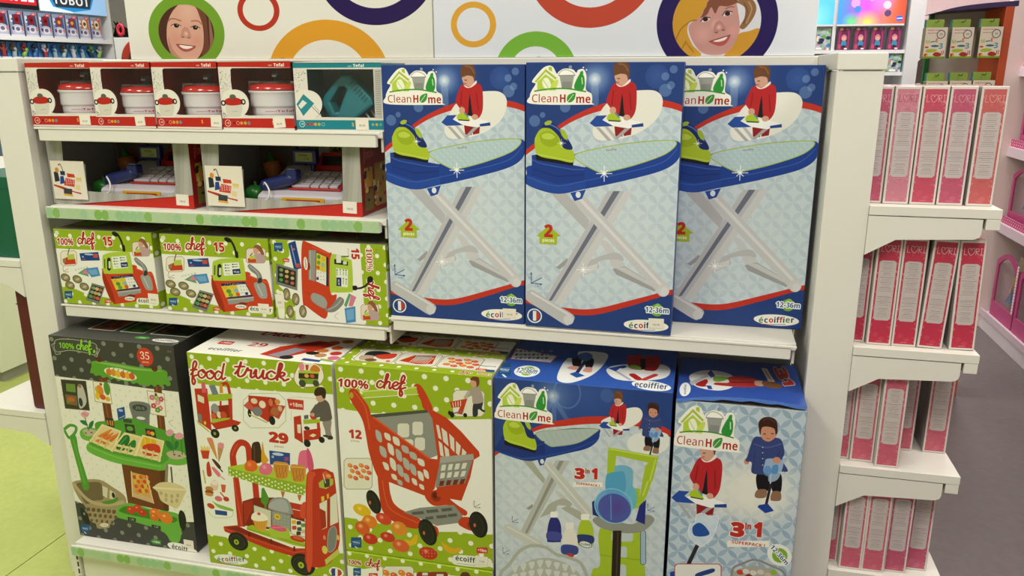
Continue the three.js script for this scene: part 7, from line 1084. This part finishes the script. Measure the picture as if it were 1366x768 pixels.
  mk(0.73, 1.672, 0.15, 0.15, 'colourful play set carton left of the boxed dolls'); mk(1.235, 1.522, 0.11, 0.12, 'colourful play set carton on the lower far shelf beside the white upright'); mk(0.86, 1.522, 0.1, 0.1, 'colourful play set carton on the lower far shelf above the end panel');
}
{ // hanging rack of letter games
  const Z = -2.2, r = thing('hanging_rack', 'peg rack with orange and green posts and purple curved top', 'rack', [0, 0, Z]);
  const top = new THREE.Shape(); top.moveTo(0.955, 1.785); top.bezierCurveTo(1.03, 1.812, 1.15, 1.818, 1.26, 1.824); top.lineTo(1.26, 1.802); top.bezierCurveTo(1.15, 1.798, 1.04, 1.79, 0.955, 1.785);
  add('top_board', new THREE.ExtrudeGeometry(top, { depth: 0.3, bevelEnabled: false }).translate(0, 0, -0.3), std(new THREE.Color(0.03, 0.012, 0.09), 0.5), r);
  add('orange_post', bx(1.213, 1.247, 0, 1.803, -0.3, 0, 0.003), std(new THREE.Color(0.5, 0.07, 0.015), 0.5), r); add('green_post', bx(0.978, 0.998, 0, 1.79, -0.3, -0.27, 0.002), std(new THREE.Color(0.01, 0.12, 0.03), 0.5), r);
  add('back_board', bx(0.998, 1.213, 0.3, 1.80, -0.3, -0.28, 0), std(new THREE.Color(0.5, 0.47, 0.44), 0.6), r);
  const la = new Art(180, 260, null, '#dcd2c2'); la.tx('НАБОР БУКВ', 70, 22, 14, '#b8564a', { b: 1, w: 110 }).tx('магнитный', 60, 46, 14, '#b8564a', { b: 1, w: 84 }).el(128, 58, 32, 34, null, 0.2, '#55555a', 7).tx('33', 128, 58, 24, '#77777a', { b: 1 }).tx('М', 26, 120, 42, '#b8b83a', { b: 1 }).tx('Е', 100, 108, 44, '#c8502c', { b: 1 }).tx('З', 138, 156, 62, '#2a8a9a', { b: 1 }).ln([52, 122, 84, 116], '#2a8a9a', 9).el(90, 156, 34, 9, '#2f6a80').el(22, 166, 16, 8, '#c8502c').sp([20, 190, 60, 180, 110, 186, 90, 206, 30, 210], '#a8b83a').sp([80, 230, 100, 208, 136, 214, 150, 236, 112, 246], '#a8302c').ln([152, 200, 150, 230], '#b8303c', 7).ln([166, 198, 164, 228], '#b8303c', 7).el(22, 232, 16, 14, '#c8402c').el(34, 236, 10, 10, '#d8b83a').rr(0, 244, 180, 260, 0, '#7fa02c'); const lm = la.mat({ roughness: 0.4 });
  const lt = std(new THREE.Color(0.28, 0.4, 0.06), 0.5), ls = std(new THREE.Color(0.2, 0.17, 0.1), 0.5), tealM = std(new THREE.Color(0.02, 0.18, 0.22), 0.5);
  const wire = std(new THREE.Color(0.1, 0.1, 0.1), 0.4, { metalness: 0.6 });
  const mk = (x, y, z, label) => { const o = thing('letter_game_carton', label, 'toy box', [x, y, Z + z], 'letter game cartons on the peg rack'); add('carton', bx(-0.044, 0.044, 0, 0.13, -0.06, 0, 0.002), [lm][0] && lm, o).material = lm; o.children[0].geometry = new RoundedBoxGeometry(0.088, 0.13, 0.06, 2, 0.0015).translate(0, 0.065, -0.03); o.children[0].material = [ls, ls, lt, lt, lm, ls]; add('hang_tab', bx(-0.036, 0.036, 0.13, 0.165, -0.045, -0.0435, 0), lt, o); add('tab_end', bx(-0.044, -0.036, 0.13, 0.165, -0.045, -0.0435, 0), tealM, o); add('peg_hook', tube([[0, 0.156, -0.2], [0, 0.155, -0.05], [0, 0.152, 0.0], [0, 0.158, 0.01]], 0.002, 16, 6), wire, o); return o; };
  [[0.944, 1.587, 0.03], [1.052, 1.587, 0.02], [1.165, 1.588, 0.02]].forEach(([x, y, z], i) => mk(x, y, z, 'letter game carton hanging in the upper row of the peg rack'));
  [[0.972, 1.36, 0.03], [1.07, 1.362, 0.02], [1.163, 1.364, 0.02]].forEach(([x, y, z]) => mk(x, y, z, 'letter game carton hanging in the lower row of the peg rack'));
}
{ // silver doll's mirror unit between column and rack
  const o = thing('silver_gift_pouch', 'crinkled silver foil pouch in a brown framed niche', 'pouch', [1.395, 1.4503, -4.0]); const g = new THREE.SphereGeometry(0.06, 24, 18); const p = g.attributes.position; seed = 17; for (let i = 0; i < p.count; i++) { const k = 1 + 0.12 * Math.sin(i * 2.9) * 0.35; p.setXYZ(i, p.getX(i) * k, p.getY(i) * 1.5 * k, p.getZ(i) * 0.4 * k); } g.computeVertexNormals(); add('pouch', g, std(0xb9b9c2, 0.25, { metalness: 0.7, flatShading: true }), o, [0, 0.1, 0]);
  add('tie', new THREE.TorusGeometry(0.02, 0.004, 6, 16).rotateX(Math.PI / 2), std(0x5a2a4a, 0.5), o, [0, 0.19, 0]);
  const n = thing('brown_niche', 'brown framed niche holding a silver pouch', 'shelf', [1.36, 0, -4.1]); add('niche_frame', plate([-0.045, 0, 0.15, 0, 0.15, 1.64, 0.08, 1.655, 0.0, 1.64, -0.04, 1.59], 0.02, 0, 0, 0), std(new THREE.Color(0.05, 0.025, 0.02), 0.5), n, [0, 0, -0.04]); add('ledge', bx(-0.04, 0.15, 1.42, 1.45, -0.04, 0.2, 0.002), std(new THREE.Color(0.55, 0.5, 0.5), 0.5), n);
}
{ // pink doll unit along the aisle on the right
  const X = 1.7, pk = std(new THREE.Color(0.72, 0.56, 0.66), 0.45), hot = std(new THREE.Color(0.48, 0.06, 0.2), 0.45);
  const u = thing('pink_doll_unit', 'pink shelving along the aisle holding fashion doll cartons', 'shelving', [0, 0, 0]);
  add('end_panel', bx(1.62, 2.3, 0, 2.6, -3.52, -3.45, 0.003), M.palepink, u); add('back_panel', bx(2.18, 2.22, 0, 2.4, -3.45, 1.2, 0), std(new THREE.Color(0.45, 0.4, 0.38), 0.6), u);
  const base = add('base', bx(X + 0.0, 2.18, 0, 0.105, -3.45, 1.2, 0.003), std(new THREE.Color(0.78, 0.70, 0.76), 0.45), u); add('base_rail', bx(X - 0.008, X, 0.085, 0.125, -3.45, 1.2, 0), pk, base);
  for (const y of [0.66, 1.1, 1.55, 2.0]) { const s = add('shelf', bx(X + 0.02, 2.18, y - 0.03, y, -3.45, 1.2, 0.002), pk, u); add('shelf_rail', bx(X + 0.005, X + 0.02, y - 0.05, y + 0.005, -3.45, 1.2, 0), pk, s); add('dotted_liner', bx(X + 0.02, X + 0.024, y + 0.0005, y + 0.05, -3.45, 1.2, 0), (() => { const a = new Art(1024, 32, null, '#b8286a'); a.dots(20, 4, '#e8c0d4'); const t = a.tex(); t.wrapS = THREE.RepeatWrapping; t.repeat.set(3, 1); return std(0xffffff, 0.5, { map: t }); })(), s); }
  const skin = std(new THREE.Color(0.5, 0.26, 0.18), 0.5), hair = std(new THREE.Color(0.5, 0.32, 0.12), 0.6), dress = std(new THREE.Color(0.62, 0.1, 0.3), 0.5), blue = std(new THREE.Color(0.05, 0.09, 0.2), 0.5), inside = std(new THREE.Color(0.5, 0.38, 0.28), 0.6), orange = std(new THREE.Color(0.7, 0.3, 0.03), 0.5), green = std(new THREE.Color(0.1, 0.22, 0.08), 0.5);
  const makeDollBox = (label) => {
    const o = thing('fashion_doll_carton', label, 'toy box', [0, 0, 0], 'fashion doll cartons on the pink unit');
    const w = 0.36, h = 0.4; // faces -x, runs along z
    const arc = []; for (let i = 0; i <= 14; i++) { const t = i / 14; arc.push(-w / 2 + w * t, h * (0.84 + 0.16 * Math.sin(Math.PI * Math.min(1, t * 1.05)))); }
    const outer = [-w / 2, 0, ...[], ...(() => { const q = []; for (let i = 0; i < arc.length; i += 2) q.push(arc[i], arc[i + 1]); return q; })(), w / 2, 0];
    const inner = []; for (let i = 0; i <= 14; i++) { const t = i / 14; inner.push(-w / 2 + 0.03 + (w - 0.06) * t, h * (0.78 + 0.15 * Math.sin(Math.PI * Math.min(1, t * 1.05)))); } inner.push(w / 2 - 0.03, 0.09, -w / 2 + 0.03, 0.09);
    const turn = (g) => g.rotateY(-Math.PI / 2);
    add('window_frame', turn(plate(outer, 0.01, 0, 0, 0, [inner])), hot, o);
    for (let i = 0; i < 16; i++) add('scallop', new THREE.SphereGeometry(0.011, 10, 6).scale(0.35, 1, 1), std(0xe8cfd8, 0.5), o, [-0.002, 0.1 + i * 0.0175, w / 2 - 0.014]);
    add('back_card', bx(0.12, 0.125, 0, h * 0.9, -w / 2, w / 2, 0), inside, o); add('base_card', bx(0.012, 0.12, 0, 0.004, -w / 2, w / 2, 0), hot, o); add('far_side', bx(0.012, 0.12, 0.004, h * 0.8, w / 2 - 0.003, w / 2, 0), pk, o); add('near_side', bx(0.012, 0.12, 0.004, h * 0.8, -w / 2, -w / 2 + 0.003, 0), pk, o);
    for (let i = 0; i < 5; i++) add('accessory', new THREE.CapsuleGeometry(0.012, 0.03, 4, 8), [orange, pk, orange, silver, hot][i], o, [0.03, 0.035, 0.14 - i * 0.06]);
    add('window_film', turn(plate(inner, 0.0006, 0, 0, 0)), film, o, [0.005, 0, 0]);
    return o;
  };
  const makeDoll = (label) => {
    const o = thing('fashion_doll', label, 'doll', [0, 0, 0], 'dolls in the pink cartons');
    add('legs', merge([cyl(0.009, 0.006, 0.15, 10).translate(0, 0.075, 0.012), cyl(0.009, 0.006, 0.15, 10).translate(0, 0.075, -0.012)]), skin, o);
    add('skirt', lathe([[0.02, 0.14], [0.045, 0.1], [0.046, 0.1], [0.018, 0.165], [0.001, 0.165]], 20), blue, o); add('bodice', lathe([[0.001, 0.16], [0.017, 0.162], [0.022, 0.19], [0.02, 0.205], [0.008, 0.21], [0.001, 0.21]], 16), dress, o);
    for (const s of [-1, 1]) add('arm', tube([[0, 0.2, s * 0.022], [-0.01, 0.17, s * 0.04], [-0.02, 0.14, s * 0.03]], 0.006, 12, 6), skin, o);
    const hd = add('head', new THREE.SphereGeometry(0.021, 16, 12).scale(0.95, 1.15, 0.95), skin, o, [0, 0.236, 0]); add('hair', lathe([[0.001, 0.028], [0.02, 0.022], [0.028, 0.0], [0.03, -0.04], [0.024, -0.09], [0.012, -0.09], [0.014, 0], [0.001, 0.01]], 16), hair, hd, [0.008, 0, 0]);
    add('bow', new THREE.SphereGeometry(0.012, 10, 8).scale(0.6, 1, 1.6), dress, o, [-0.012, 0.262, 0.012]);
    return o;
  };
  let b0, d0; const zs = [-3.22, -2.84, -2.46, -2.08];
  zs.forEach((z, i) => { const l = i ? 'pink scalloped fashion doll carton on the base of the pink unit' : 'pink scalloped fashion doll carton beside the pale pink end panel'; const b = i ? copy(b0, l) : (b0 = makeDollBox(l)); b.position.set(X + 0.03, 0.1053, z); const dl = i ? 'fashion doll in a pink carton on the base of the pink unit' : 'fashion doll in the carton beside the pale pink end panel'; const d = i ? copy(d0, dl) : (d0 = makeDoll(dl)); d.position.set(X + 0.0955, 0.1097, z); d.scale.setScalar(1.14); });
  for (const [y, n] of [[0.66, 4], [1.1, 3]]) for (let i = 0; i < n; i++) { const l = 'fashion doll carton on the ' + (y < 1 ? 'middle' : 'upper') + ' tier of the pink unit'; const b = copy(b0, l); b.position.set(X + 0.05, y + 0.0003, -3.25 + i * 0.4); b.scale.set(1, 0.85, 0.95); const d = copy(d0, 'fashion doll on the ' + (y < 1 ? 'middle' : 'upper') + ' tier of the pink unit'); d.scale.setScalar(1.05); d.position.set(X + 0.11, y + 0.0052, -3.25 + i * 0.4); }
}
renderer.render(scene, camera);
